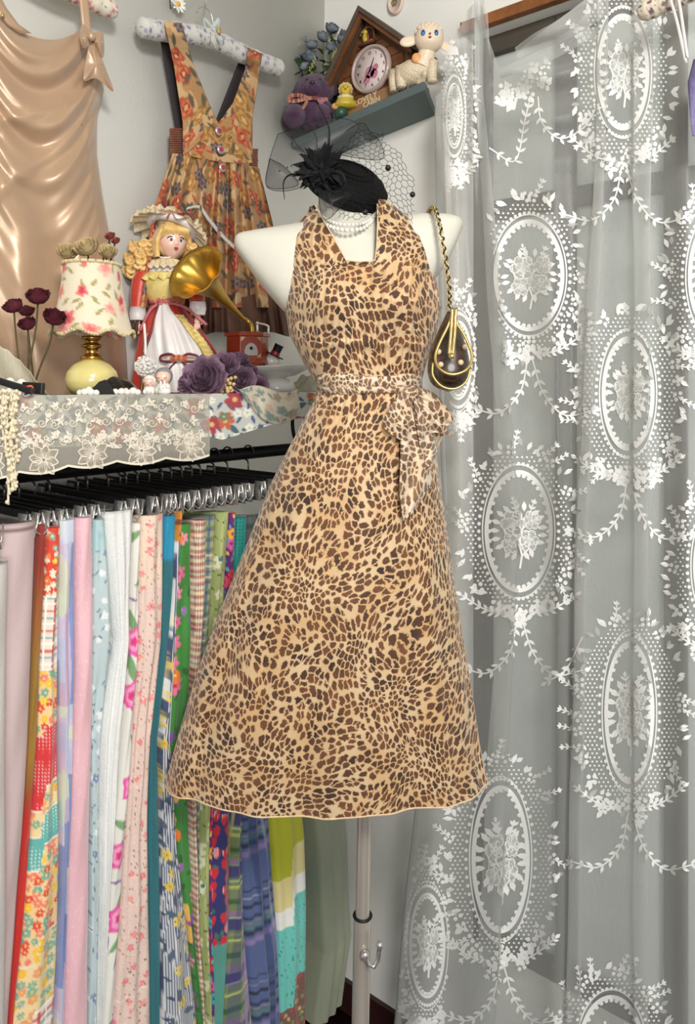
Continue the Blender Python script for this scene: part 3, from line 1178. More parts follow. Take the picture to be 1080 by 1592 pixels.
def p_fruit(u, v):
    c = flat(u, (66, 142, 60))
    c = c * (1 - .2 * (vnoise(u * 50, v * 50, 3) * .5 + .5))[..., None]
    c = leaves(c, u, v, .03, .012, .006, 90, (44, 104, 44), .6)
    c = flowers(c, u, v, .036, .0155, 91, [(232, 116, 156), (238, 150, 176), (130, 88, 170)], (200, 36, 70), 6, .6, depth=.5)
    dx, dy, r1, r2 = scatter(u + .5, v, .045, 95)
    r = np.hypot(dx, dy * .75)
    k = (r2 * 3).astype(int)
    for i, (q, rr) in enumerate([((236, 190, 84), .0125), ((236, 126, 44), .0080), ((150, 110, 176), .006)]):
        c = put(c, (rr - r) * 1500 * (k == i) * (r1 < .75), q)
        c = put(c, (rr * .35 - np.hypot(dx + .003, dy + .003)) * 800 * (k == i) * (r1 < .75) * .6, (250, 226, 150))
    return c


def p_gingham(u, v):
    c = flat(u, (232, 222, 196))
    a = (u / .0042) % 1; b = (v / .0042) % 1
    cols = [(190, 70, 86), (96, 118, 84), (206, 160, 60)]
    k = (np.floor(v / .0084).astype(int)) % 3
    for i, q in enumerate(cols):
        c = put(c, (a < .5) * .55 * (k == i), q)
    c = put(c, (b < .5) * .6, (176, 60, 70))
    c = put(c, (a < .5) * (b < .5) * .5, (110, 50, 56))
    return c


def p_check(u, v):
    return plaid(u, v, .018, (146, 160, 122), [(0, .3, .3, (62, 84, 128), .7), (1, .3, .3, (54, 80, 110), .7), (0, .7, .1, (206, 150, 90), .8), (1, .8, .1, (214, 196, 150), .8), (1, .05, .12, (90, 130, 70), .8)])


def p_bamboo(u, v):
    c = flat(u, (156, 168, 104))
    c = put(c, ((np.sin(u * 260 + np.sin(v * 30)) > .3)) * .35, (196, 204, 142))
    s = np.abs(((v + .004 * np.sin(u * 200)) / .030) % 1 - .5)
    c = put(c, (.045 - s) * 40 * (np.sin(u * 500 + v * 20) > -.2), (84, 84, 44))
    c = flowers(c, u, v, .034, .013, 103, [(214, 216, 178), (222, 222, 190)], (150, 160, 100), 6, .55, depth=.3)
    c = flowers(c, u + .3, v, .05, .006, 104, [(60, 110, 130)], (230, 220, 120), 5, .4)
    return c


def p_multi(u, v):
    c = flat(u, (96, 34, 110))
    c = flowers(c, u, v, .022, .012, 110, [(222, 54, 60), (220, 90, 160), (70, 170, 180), (246, 170, 60), (230, 80, 120)], (60, 30, 100), 4, .9, depth=.25)
    c = flowers(c, u + .2, v, .018, .004, 112, [(240, 200, 80), (80, 180, 190)], None, 3, .6)
    return c


def p_strawberry(u, v):
    c = flat(u, (46, 50, 108))
    c = leaves(c, u, v, .022, .009, .0045, 120, (74, 110, 92), .5)
    dx, dy, r1, r2 = scatter(u, v, .022, 121, .6)
    yy = dy + .001
    w = .0068 * np.sqrt(np.clip(1 - (yy / .0098) ** 2, 0, 1)) * (1 - .35 * np.clip(yy / .0098, -1, 1))
    m = np.clip((w - np.abs(dx)) * 3000, 0, 1) * (r1 < .8)
    c = put(c, m, (206, 40, 52))
    ddx, ddy, _, _ = scatter(u, v, .0030, 9, .0)
    c = put(c, m * np.clip((.0006 - np.hypot(ddx, ddy)) * 4000, 0, 1), (246, 220, 214))
    cro = flat(u, (36, 150, 140))
    ddx, ddy, _, _ = scatter(u, v, .0062, 10, .1)
    cro = put(cro, (.0013 - np.hypot(ddx, ddy)) * 2500, (10, 60, 62))
    h = np.clip((.16 - v) * 300, 0, 1)
    c = c * (1 - h[..., None]) + cro * h[..., None]
    tier = (v > .40) & (v < .475)
    c2 = flowers(flat(u, (130, 158, 180)), u, v, .011, .0045, 126, [(90, 30, 50), (60, 70, 120)], (220, 220, 220), 4, .8)
    c = np.where(tier[..., None], c2, c)
    low = np.clip((v - .735) * 300, 0, 1)
    c = c * (1 - low[..., None]) + (flat(u, (84, 152, 138)) * (1 - .1 * (vnoise(u * 30, v * 60, 5)))[..., None]) * low[..., None]
    return c


def p_greenplaid(u, v):
    return plaid(u + .12 * v, v, .095, (118, 134, 92), [(1, .20, .12, (50, 96, 52), .9), (1, .62, .26, (52, 44, 116), .85), (1, .42, .10, (150, 110, 160), .8), (0, .25, .3, (60, 50, 110), .45), (0, .6, .2, (186, 146, 206), .6),
                                                        (1, .80, .03, (226, 236, 180), .9), (1, .5, .02, (220, 216, 226), .9), (0, .45, .02, (226, 224, 232), .9), (1, .92, .07, (206, 216, 110), .7), (0, .8, .10, (196, 206, 110), .6), (1, .72, .02, (230, 226, 236), .8)])


def p_blueplaid(u, v):
    return plaid(u + .02 * np.sin(v * 5), v, .165, (84, 100, 146), [(1, .12, .035, (36, 46, 66), .9), (1, .20, .02, (214, 214, 206), .9), (1, .30, .06, (40, 46, 62), .95), (1, .43, .05, (36, 50, 62), .95), (1, .485, .03, (176, 170, 96), .95),
                                                                   (1, .535, .045, (84, 136, 104), .95), (1, .60, .07, (36, 50, 66), .95), (1, .70, .09, (150, 124, 176), .8), (0, .3, .05, (176, 180, 206), .5), (0, .12, .14, (46, 62, 104), .6), (0, .6, .03, (190, 196, 220), .5)])


def p_block(u, v):
    c = flat(u, (240, 238, 230))
    dx, dy, r1, r2 = scatter(u, v, .012, 130)
    c = put(c, (.0035 * (.4 + r2) - np.hypot(dx, dy)) * 2500, (32, 32, 36))
    bl = [(.50, (206, 196, 92)), (.56, (182, 184, 40)), (.70, (228, 214, 150)), (.76, (240, 240, 232)), (.795, (110, 200, 188))]
    vv = v + .025 * np.clip((u - .022) * 300, -1, 1)
    for v0, q in bl:
        c = np.where((vv > v0 - .03)[..., None], L3(*q), c)
    st = np.abs(np.sin(u * 300 + 1.5 * np.sin(v * 90)))
    c = put(c, (.12 - st) * 9 * (vv > .77), (34, 96, 100))
    c = flowers(c, u, v, .030, .007, 133, [(40, 110, 112)], (120, 200, 190), 6, .7) if False else c
    c2 = flowers(flat(u, (120, 84, 78)), u, v, .011, .004, 135, [(206, 180, 120), (200, 70, 60), (110, 150, 90)], None, 5, .9)
    c = np.where((vv > .93)[..., None], c2, c)
    return c


def p_sage(u, v):
    c = flat(u, (150, 156, 134))
    return c * (1 - .10 * (vnoise(u * 40, v * 12, 3) * .5 + .5))[..., None]


# name, label, category, top py, right edge px at LV, painter, pleats, near y, extra
G_ = [
    ('trousers', 'pale grey trousers hanging lowest at the far left end of the rail', 'trousers', 872, [22, 19, 17, 16, 16, 15, 14], p_plain((204, 200, 196), .06), 0, -.335, M_PRINT),
    ('trousers', 'mauve trousers with brown stitched waistband', 'trousers', 808, [66, 56, 50, 42, 30, 16, 6], p_mauve, 0, -.30, M_PRINT),
    ('skirt', 'dark red and ochre skirt squeezed beside the mauve trousers', 'skirt', 814, [74, 64, 60, 50, 36, 20, 8], p_fade, 0, -.292, M_PRINT),
    ('patchwork_skirt', 'patchwork skirt of red, yellow and teal floral pieces', 'skirt', 818, [95, 97, 97, 99, 97, 92, 88], p_patch, 1, -.30, M_PRINT),
    ('skirt', 'lavender and blue watery plaid skirt', 'skirt', 806, [122, 121, 117, 110, 106, 103, 100], p_lavender, 1, -.30, M_SATINP),
    ('trousers', 'plain pink trousers with a faint woven pattern', 'trousers', 802, [150, 149, 148, 147, 145, 142, 140], p_pink, 0, -.30, M_SATINP),
    ('skirt', 'pale blue skirt with small blue flowers', 'skirt', 806, [164, 184, 160, 157, 155, 153, 150], p_paleblue, 1, -.297, M_PRINT),
    ('skirt', 'plain white skirt with a gathered waist', 'skirt', 790, [214, 208, 196, 182, 172, 164, 158], p_white, 3, -.30, M_SHIRR),
    ('skirt', 'white skirt with bold pink, purple and green flowers', 'skirt', 812, [222, 217, 207, 198, 190, 180, 170], p_bold, 0, -.296, M_PRINT),
    ('tiered_skirt', 'blush skirt in tiers with tiny rosebuds and shirred waist', 'skirt', 797, [262, 257, 241, 238, 240, 242, 244], p_rosebud, 2, -.30, M_SHIRR),
    ('skirt', 'teal skirt with a turquoise gathered waist', 'skirt', 800, [277, 268, 249, 251, 253, 255, 257], p_teal, 1, -.294, M_SHIRR),
    ('skirt', 'navy striped skirt with yellow flowers and grey leaves', 'skirt', 794, [284, 274, 265, 278, 300, 314, 326], p_stripe, 1, -.305, M_PRINT),
    ('skirt', 'green skirt with lemons, oranges and pink flowers', 'skirt', 812, [304, 303, 297, 300, 304, 316, 328], p_fruit, 1, -.297, M_PRINT),
    ('skirt', 'red and yellow small gingham skirt', 'skirt', 806, [326, 316, 309, 307, 309, 320, 330], p_gingham, 0, -.30, M_PRINT),
    ('skirt', 'muted blue and green checked skirt', 'skirt', 800, [339, 330, 314, 311, 313, 323, 333], p_check, 1, -.294, M_PRINT),
    ('skirt', 'olive bamboo and leaf print skirt', 'skirt', 794, [360, 350, 336, 330, 330, 333, 336], p_bamboo, 1, -.30, M_PRINT),
    ('skirt', 'purple, red and teal abstract print skirt', 'skirt', 797, [370, 362, 344, 331, 330, 333, 336], p_multi, 0, -.298, M_PRINT),
    ('skirt', 'navy strawberry skirt with a teal crochet top', 'skirt', 802, [388, 380, 370, 364, 363, 356, 354], p_strawberry, 1, -.30, M_PRINT),
    ('skirt', 'green and purple big plaid skirt', 'skirt', 800, [402, 398, 384, 380, 388, 400, 410], p_greenplaid, 1, -.30, M_PRINT),
    ('skirt', 'blue plaid skirt with dark cross bands', 'skirt', 800, [424, 424, 420, 428, 438, 442, 446], p_blueplaid, 3, -.30, M_PRINT),
    ('skirt', 'chartreuse and turquoise colour block skirt', 'skirt', 802, [446, 452, 468, 482, 484, 484, 484], p_block, 2, -.30, M_PRINT),
    ('linen_dress', 'sage green crumpled linen dress at the corner end of the rail', 'dress', 800, [476, 490, 530, 548, 556, 536, 500], p_sage, 3, -.30, M_PRINT),
]

# rail
M_ROD = mat('rail_black', (20, 19, 20), 0.35, metal=.4, var=.2)
mb = MB(); mb.tube([(-1.30, YR, ZR), (-.10, YR, ZR)], .0125, 20)
rail = mb.build('clothes_rail', M_ROD, origin=(-.7, YR, ZR)); tag(rail, 'black clothes rail under the lace edged shelf', 'rail')

# hanger prototype, local: x along the rail, y towards the wall, z up; origin at the rail
def make_hanger():
    t = thing('clip_hanger', 'x', 'hanger', (0, YR, ZR), 0, 'hangers on the rail')
    mb = MB(); mb.box((0, 0, -.040), (.0022, .135, .0055)); bevel(mb.build('bar', M_BLACK, t, smooth=False), .001)
    mb = MB()
    pts = [(0, .0, -.036), (0, .0, -.022)] + [(0, .016 * math.sin(a), .0 - .016 * math.cos(a) + .0) for a in np.linspace(0.15, 4.6, 14)]
    mb.tube(pts, .0019, 6)
    mb.build('hook', M_HOOK, t)
    for y in (-.126, .118):
        mb = MB()
        mb.box((-.0060, y, -.056), (.0010, .011, .018), rotm((0, 1, 0), .22)); mb.box((.0060, y, -.056), (.0010, .011, .018), rotm((0, 1, 0), -.22))
        mb.tube([(-.012, y - .012, -.040), (-.010, y - .012, -.062), (0, y - .012, -.070), (.010, y - .012, -.062), (.012, y - .012, -.040)], .0013, 5)
        c = mb.build('clip', M_CHROME, t)
        mb = MB(); mb.tube([(0, y - .007, -.052), (0, y + .007, -.052)], .0030, 8); mb.build('spring', M_CHROME, c)
    return t


M_HOOK = mat('hook_steel', (120, 118, 114), 0.3, metal=.9, var=.3)
hang0 = make_hanger()
prev = None
NFACE = 34
for gi, (nm, lab, cat, top, edges, painter, pleats, yn, mt) in enumerate(G_):
    ztop = float(at_y(edges[0], top, yn)[2])
    zbot = float(at_y(edges[5], 1562 if nm == 'linen_dress' else 1640, yn)[2])
    zl = [float(at_y(edges[i], LV[i], yn)[2]) for i in range(7)]
    xl = [float(at_y(edges[i], LV[i], yn)[0]) for i in range(7)]
    Lz = ztop - zbot
    nz = 300 if painter not in (p_white, p_sage) and gi not in (0, 1) else 150
    zs = np.linspace(ztop, zbot, nz)
    xe = np.interp(-zs, [-z for z in zl], xl)
    if prev is None:
        xs_ = xe - .05
    else:
        xs_ = np.interp(-zs, [-z for z in prev[0]], prev[1]) + .0015
        xs_ = np.minimum(xs_, xe - .004)
    t = np.clip(xe - xs_, .004, .09)
    # cross section
    s_ = np.linspace(0, 1, NFACE)
    far = -.035
    NS = 8
    P = np.zeros((nz, NFACE + NS * 2, 3)); U = np.zeros((nz, NFACE + NS * 2))
    for i in range(nz):
        v = (ztop - zs[i])
        gather = min(1.0, .55 + v / .25) if mt is M_SHIRR else min(1.0, .82 + v / .2)
        tt = t[i]
        xa = xe[i] - tt
        bul = min(.022, tt * .7)
        ph = gi * 1.7
        fold = pleats * 1.0
        y = yn + bul * (1 - np.sqrt(np.clip(1 - (2 * s_ - 1) ** 2, 0, 1)) ** .8)
        if pleats:
            y = y + .0065 * (.3 + .7 * min(1, v / .3)) * (.5 + .5 * np.cos(2 * PI * (s_ * (pleats + .5) + .08 * math.sin(v * 6 + ph)) + ph)) * np.sin(s_ * PI) ** .5
        y = y + .0022 * math.sin(v * 11 + ph) + .0018 * np.sin(s_ * 5 + v * 30 + ph) * np.sin(s_ * PI)
        x = xa + tt * (.5 + (s_ - .5) * (gather if i < nz else 1)) if False else xa + tt * s_
        P[i, :NFACE] = np.stack([x, y, np.full(NFACE, zs[i])], 1)
        yr = np.linspace(0, 1, NS + 1)[1:]
        yy = y[-1] + (far - y[-1]) * yr
        wv = .0015 * np.sin(yy * 90 + v * 8 + ph)
        sagf = .035 * math.exp(-v / .08) * (0 if gi == 1 else 1)
        P[i, NFACE:NFACE + NS] = np.stack([np.full(NS, xe[i]) - .001 + np.minimum(wv, 0), yy, zs[i] - sagf * yr], 1)
        yl = y[0] + (far - y[0]) * yr[::-1]
        wv = .0015 * np.sin(yl * 90 + v * 8 + ph)
        P[i, NFACE + NS:] = np.stack([np.full(NS, xa) + .001 + np.maximum(wv, 0), yl, zs[i] - sagf * yr[::-1]], 1)
        d = np.hypot(np.diff(x), np.diff(y))
        ua = np.concatenate([[0], np.cumsum(d)])
        U[i, :NFACE] = ua - ua[-1] * .5 + .03
        U[i, NFACE:NFACE + NS] = ua[-1] * .5 + .03 + (yy - y[-1])
        U[i, NFACE + NS:] = .03 - ua[-1] * .5 - (yl - y[0])
    Vv = (ztop - zs)[:, None] * np.ones(U.shape)
    colr = painter(U + gi * .0, Vv)
    mb = MB(); mb.grid(P, cv=True, col=colr)
    n1 = NFACE + 2 * NS
    mb.F.append(tuple(range(n1 - 1, -1, -1)))
    gx = float((xe[0] + xs_[0]) / 2)
    o = mb.build(nm, mt, origin=(gx, (yn + far) / 2, ztop))
    tag(o, lab, cat, 'clothes hanging on the rail')
    h = hang0 if gi == 0 else dup(hang0)
    h.location = (float(xe[0]) - min(.014, t[0] * .5), YR - (.03 if gi == 0 else (gi * 37 % 5) * .0015 - .003), ZR)
    h.rotation_euler = (0, 0, ((gi * 53) % 7 - 3) * .008)
    wds = lab.split()
    cut = min(wds.index(w) for w in ('skirt', 'trousers', 'dress') if w in wds)
    short = ' '.join(wds[:cut + 1])
    if short == 'white skirt':
        short = 'white skirt with bold flowers'
    h['label'] = 'black hanger with chrome clips holding the ' + short
    prev = (zl, xl)

# extras on garments
def strip_quad(name, pts, w, material, parent=None, label=None, cat=None, group=None):
    mb = MB(); mb.tube(pts, w, 6, flat=.3)
    return mb.build(name, material, parent)


# a rod bracket
M_BRK = mat('bracket_iron', (22, 21, 22), .4, metal=.5)
for px in (452, 60):
    bx = float(at_y(px, 665, YR)[0])
    t = thing('rail_bracket', 'black curved iron bracket holding the rail beside the dress' if px == 452 else 'black curved iron bracket behind the lace at the left end', 'bracket', (bx, YR, ZR))
    pts = [(bx, YR + .012 * 0 - .0, ZR + .010)]
    a_ = np.linspace(-.5 * PI + .1, .5 * PI - .1, 14)
    mb = MB()
    mb.tube([(bx, YR - .014 - .030 * math.cos(a), ZR + .058 + .055 * math.sin(a)) for a in a_], .0042, 8)
    mb.build('bracket_arm', M_BRK, t, origin=(bx, YR, ZR))
    mb = MB()
    mb.tube([(bx + .022, YR - .014 + .030 * math.cos(a), ZR + .058 + .055 * math.sin(a)) for a in a_], .0042, 8)
    mb.build('bracket_arm', M_BRK, t, origin=(bx, YR, ZR))
# ================================================================== lace curtain
XC = -0.085
M_SHEER = sheer_mat('sheer_voile', (226, 228, 226), .30, .35, weave=.10)
M_LACE = mat('white_embroidery', (246, 246, 243), .9, var=.05, vscale=200)
M_LACE2 = sheer_mat('faint_embroidery', (240, 240, 236), .55, .4)
#      top(150) mid(800) bottom(1592) offset
PATH = [(676, 688, 612, .020), (700, 712, 650, .050), (728, 745, 690, .024), (752, 806, 770, .050), (738, 780, 735, .034), (756, 800, 760, .012), (800, 838, 815, .000), (850, 868, 860, .030),
        (900, 890, 890, .004), (944, 912, 900, .040), (928, 896, 878, .030), (942, 912, 905, .008), (978, 960, 950, .0), (1014, 1006, 1006, .036), (984, 984, 984, .028), (998, 998, 998, .010), (1030, 1032, 1035, .0), (1062, 1064, 1064, .03),
        (1100, 1100, 1100, .0), (1135, 1135, 1135, .03), (1175, 1175, 1175, .0), (1215, 1215, 1215, .028), (1260, 1260, 1260, .0)]


def cr(P, n):
    P = np.array(P, float)
    P = np.vstack([2 * P[0] - P[1], P, 2 * P[-1] - P[-2]])
    out = []
    for i in range(1, len(P) - 2):
        for t in np.linspace(0, 1, n, endpoint=False):
            p0, p1, p2, p3 = P[i - 1:i + 3]
            out.append(.5 * ((2 * p1) + (-p0 + p2) * t + (2 * p0 - 5 * p1 + 4 * p2 - p3) * t * t + (-p0 + 3 * p1 - 3 * p2 + p3) * t ** 3))
    out.append(P[-2])
    return np.array(out)


PC = cr(PATH, 9)
TOPY = [(600, 175), (676, 165), (690, 120), (705, 70), (722, 20), (738, 2), (748, 6), (760, 60), (775, 106), (792, 104), (812, 72), (840, 50), (870, 28), (905, 2), (940, -30), (1300, -30)]


def cpx(c, py):
    """screen column and offset of path sample c at row py"""
    return np.interp(py, [150, 800, 1592], c[:3])


def extra_off(px, py):
    r = math.hypot(px - 838, (py + 40) * 1.0)
    w = math.exp(-((px - 838) / 75.0) ** 2) * max(0.0, min(1.0, (300 - py) / 160.0))
    w2 = math.exp(-((px - 735) / 20.0) ** 2) * max(0.0, min(1.0, (420 - py) / 200.0))
    return .013 * w * math.sin(r / 11.0) + .012 * w2 * math.sin(px / 4.0)


def cpt(px, py, off):
    k = max(0.0, min(1.0, (py - 100) / 400.0))
    o = off * (.55 + .55 * k) + extra_off(px, py) + .020
    return at_x(px, py, XC - o)


NV = 150
G = np.zeros((len(PC), NV, 3))
for i, c in enumerate(PC):
    p0 = cpx(c, 100)
    ty = np.interp(p0, *zip(*TOPY))
    for j, w in enumerate(np.linspace(0, 1, NV)):
        py = ty + (1700 - ty) * w ** 1.25
        G[i, j] = cpt(cpx(c, py) + 1.2 * math.sin(py / 60 + i * .1), py, c[3])
mb = MB(); mb.grid(G)
cur_o = G[0, 0].copy()
curt = thing('lace_curtain', 'sheer white lace curtain with embroidered rose medallions draped before the window', 'curtain', (cur_o[0], cur_o[1], 0))
co = (cur_o[0], cur_o[1], 0)
mb.build('voile', M_SHEER, curt, origin=co)
# hem along the left edge
mb = MB()
L = G[0]
n_ = 3
g = np.zeros((NV, 4, 3))
for j in range(NV):
    g[j, 0] = G[0, j]; g[j, 1] = G[2, j] * .5 + G[3, j] * .5 + [-.001, 0, 0]; g[j, 2] = G[1, j] + [-.003, 0, 0]; g[j, 3] = G[0, j] + [-.002, 0, 0]
mb.grid(g, cv=True)
mb.build('side_hem', M_SHEER, curt, origin=co)
# turned over flap of the hem near the top
def flap(pts, name='turned_flap'):
    pts = cr(pts, 8)
    g = np.zeros((len(pts), 7, 3))
    for i, (px, py, w, o) in enumerate(pts):
        for j in range(7):
            s = j / 6
            g[i, j] = cpt(px + s * 4, py + w * s, .05 + o + .010 * math.sin(s * PI))
    mb = MB(); mb.grid(g)
    return mb.build(name, M_SHEER, curt, origin=co)


flap([(676, 150, 30, .02), (688, 142, 34, .032), (702, 140, 30, .03), (711, 118, 20, .02), (703, 98, 18, .02), (688, 100, 20, .015)])
flap([(676, 165, 90, .01), (684, 180, 130, .02), (690, 190, 150, .03), (698, 200, 150, .02)])
# knotted top and cord loops
flap([(735, -6, 28, .02), (745, -10, 50, .03), (752, 0, 60, .03), (758, 20, 70, .02)], 'gathered_top')
flap([(800, 74, 16, .03), (830, 52, 26, .05), (865, 32, 34, .05), (905, 2, 44, .04), (935, -25, 50, .03)], 'gathered_top')
flap([(775, 108, 14, .02), (800, 96, 18, .04), (835, 80, 22, .045), (880, 50, 30, .045), (915, 18, 40, .03)], 'gathered_top')


def front(px, py):
    cols = np.interp(py, [150, 800, 1592], [0, 1, 2])
    k = int(min(1, cols)); f = cols - k
    xs = PC[:, k] * (1 - f) + PC[:, k + 1] * f
    a, b = xs[:-1], xs[1:]
    lo, hi = np.minimum(a, b), np.maximum(a, b)
    m = np.where((px >= lo - .01) & (px <= hi + .01))[0]
    if len(m) == 0:
        return .0
    o = 0
    for i in m:
        t = (px - a[i]) / (b[i] - a[i]) if abs(b[i] - a[i]) > 1e-6 else 0
        o = max(o, PC[i, 3] + (PC[i + 1, 3] - PC[i, 3]) * min(1, max(0, t)))
    return o


LB = MB()       # bright embroidery
LF = MB()       # faint embroidery


CURMAP = [lambda px, py, j: cpt(px, py, front(px, py) + .0022 + j)]


def onc(q):
    j = rng.random() * .0012
    return np.array([CURMAP[0](p[0], p[1], j) for p in q])


rng = random.Random(4)


class Clip:
    lo = None
    hi = None
    free = False


def ok(x, y):
    if Clip.lo and x < np.interp(y, *Clip.lo):
        return False
    if Clip.hi and x > np.interp(y, *Clip.hi):
        return False
    return Clip.free or x > np.interp(y, [150, 800, 1592], PATH[0][:3]) + 2


def poly(q, mb=None):
    c = np.mean(q, 0)
    if not ok(c[0], c[1]):
        return
    (mb or LB).add(onc(q), [tuple(range(len(q)))])


def disc(x, y, r, ry=None, n=6, mb=None):
    poly([(x + r * math.cos(a), y + (ry or r) * math.sin(a)) for a in np.arange(n) * 2 * PI / n + .3], mb)


def leaf(x, y, a, l, w, mb=None):
    ca, sa = math.cos(a), math.sin(a)
    pr = [(0, 0), (.3, .8), (.6, 1), (1, 0), (.6, -1), (.3, -.8)]
    poly([(x + l * p * ca - w * q * sa, y + l * p * sa + w * q * ca) for p, q in pr], mb)


def flower4(x, y, r, mb=None, n=4, sx=1.0):
    a0 = rng.random() * 1.5
    for k in range(n):
        a = a0 + k * 2 * PI / n
        disc(x + r * .62 * math.cos(a) * sx, y + r * .62 * math.sin(a), r * .34 * sx, r * .36, 7, mb)


def ribbon(pts, w, mb=None):
    pts = np.array(pts, float)
    T = np.gradient(pts, axis=0)
    T /= np.maximum(np.linalg.norm(T, axis=1, keepdims=True), 1e-6)
    N = np.stack([-T[:, 1], T[:, 0]], 1)
    ww = np.broadcast_to(np.asarray(w, float), (len(pts),))[:, None] / 2
    a, b = pts + N * ww, pts - N * ww
    for i in range(len(pts) - 1):
        if ok(*pts[i]):
            (mb or LB).add(onc([a[i], a[i + 1], b[i + 1], b[i]]), [(0, 1, 2, 3)])


def vine(pts, w=2.2, step=13, ll=12, mb=None):
    P = cr(pts, 10)
    ribbon(P, w, mb)
    d = 0
    for i in range(1, len(P)):
        d += np.linalg.norm(P[i] - P[i - 1])
        if d > step:
            d = 0
            a = math.atan2(*(P[i] - P[i - 1])[::-1])
            for s in (-1, 1):
                leaf(P[i][0], P[i][1], a + s * .7, ll * (.8 + .4 * rng.random()), ll * .2, mb)
    a = math.atan2(*(P[-1] - P[-2])[::-1])
    leaf(P[-1][0], P[-1][1], a, ll, ll * .28, mb)


def rose(x, y, r, sx=1.0):
    # outer petals, then a spiral of inner ones, each a thin outlined shape
    for ring, (n, rr, pr) in enumerate(((6, .72, .42), (4, .36, .30), (1, .0, .2))):
        for k in range(n):
            a = k * 2 * PI / n + ring * .5
            cx, cy = x + r * rr * math.cos(a) * sx, y + r * rr * math.sin(a)
            q = [(cx + r * pr * math.cos(t) * sx, cy + r * pr * math.sin(t)) for t in np.linspace(0, 2 * PI, 10, endpoint=False)]
            c = np.mean(q, 0)
            if ok(*c):
                LF.add(onc(q), [tuple(range(len(q)))])
            ribbon(q + [q[0]], max(1.0, r * .10))
    for t0 in (0, 2.1, 4.2):
        ribbon([(x + r * .95 * math.cos(t) * sx, y + r * .95 * math.sin(t)) for t in np.linspace(t0, t0 + 1.5, 8)], r * .12)


def bouquet(x, y, w, h):
    sx = w / h * 1.45
    sx = max(.45, min(1.1, sx))
    r = h * .20
    rose(x - r * .5 * sx, y - r * .6, r * 1.0, sx)
    rose(x + r * 1.2 * sx, y - r * .9, r * .7, sx)
    rose(x - r * .7 * sx, y + r * 1.0, r * .75, sx)
    rose(x + r * .9 * sx, y + r * .75, r * .8, sx)
    ribbon([(x, y + r), (x + r * .3 * sx, y + r * 1.9), (x + r * .1, y + r * 3.0)], 3)
    ribbon([(x + r * .3 * sx, y + r * 2.0), (x + r * 1.0 * sx, y + r * 1.3)], 2.4)
    for k in range(17):
        a = k * 2 * PI / 17 + .2
        leaf(x + r * 1.7 * math.cos(a) * sx, y + r * 1.65 * math.sin(a), a + rng.uniform(-.5, .5), r * .85, r * .2)
    vine([(x - r * .2 * sx, y - r * 1.3), (x - r * .5 * sx, y - r * 2.4)], 1.8, r * .4, r * .45)
    vine([(x + r * .9 * sx, y - r * 1.3), (x + r * 1.3 * sx, y - r * 2.2)], 1.8, r * .4, r * .45)


def medallion(cx, cy, rx, ry, ox, oy, lo=None, hi=None, swag=True):
    """inner rim rx, ry; outer wreath ox, oy"""
    Clip.lo, Clip.hi = lo, hi
    T = np.linspace(0, 2 * PI, 73)
    egg = lambda a, s=1.0: (cx + rx * s * math.cos(a), cy + ry * s * math.sin(a))
    k = min(1, rx / 50 + .2)
    ribbon([egg(a) for a in T], 6.5 * k)
    ribbon([egg(a, 1 + 6.5 / rx) for a in T], 2.2 * k)
    for a in T[::2]:
        disc(cx + (rx - 4) * math.cos(a), cy + (ry - 5) * math.sin(a), 3.6 * k)
    for a in np.linspace(0, 2 * PI, 56, endpoint=False):
        disc(cx + (rx + 12 * k) * math.cos(a), cy + (ry + 13) * math.sin(a), 3.0 * k, 3.2)
    px_ = 7.6 * max(.75, k)
    for j in range(int(2 * oy / 6.4)):
        for i in range(int(2 * ox / px_) + 1):
            x = cx - ox + (i + .5 * (j % 2)) * px_
            y = cy - oy + j * 6.4
            q = math.hypot((x - cx) / (rx + 17 * k), (y - cy) / (ry + 18))
            q2 = math.hypot((x - cx) / (ox * .96), (y - cy) / (oy * .95))
            if q > 1 and q2 < 1:
                disc(x, y, 2.0 * max(.8, k), 1.9, 5)
    # wreath
    for a in np.linspace(0, 2 * PI, 34, endpoint=False):
        aa = a + rng.uniform(-.05, .05)
        x, y = cx + ox * math.cos(aa), cy + oy * math.sin(aa)
        w = rng.random()
        low = .5 < aa < 2.64
        if w < .45 or (low and w < .7):
            flower4(x, y, 9.5 if not low else 10.5)
        if w > .3 or low:
            for q in range(2):
                leaf(x + rng.uniform(-6, 6), y + rng.uniform(-6, 6), aa + rng.uniform(-1.2, 1.2), rng.uniform(12, 20), 3.6, LB if rng.random() < .7 else LF)
        if w < .3:
            vine([(x, y), (x + 14 * math.cos(aa + .6), y + 14 * math.sin(aa + .6)), (x + 26 * math.cos(aa + .5), y + 26 * math.sin(aa + .5))], 2, 8, 8)
    # knot of flowers under the frame
    for q in range(7):
        x = cx + rng.uniform(-.55, .55) * ox; y = cy + oy * (1.0 + rng.uniform(-.14, .12))
        flower4(x, y, rng.uniform(8, 12), n=rng.choice((4, 5)))
        leaf(x, y, rng.uniform(0, 6.28), 17, 4)
    for s in (-1, 1):
        vine([(cx + s * ox * .2, cy + oy), (cx + s * ox * .6, cy + oy * .95), (cx + s * ox * 1.02, cy + oy * .78)], 2.5, 9, 12)
    if swag:
        Clip.lo = Clip.hi = None
        vine([(cx + 5, cy + oy + 8), (cx + 22, cy + oy + 60), (cx + 55, cy + oy + 95), (cx + 100, cy + oy + 88)], 2.4, 14, 13)
        vine([(cx - 2, cy + oy + 8), (cx - 14, cy + oy + 60), (cx - 48, cy + oy + 92), (cx - 88, cy + oy + 84)], 2.4, 14, 13)
    bouquet(cx, cy, rx * 1.2, ry * 1.05)
    Clip.lo = Clip.hi = None


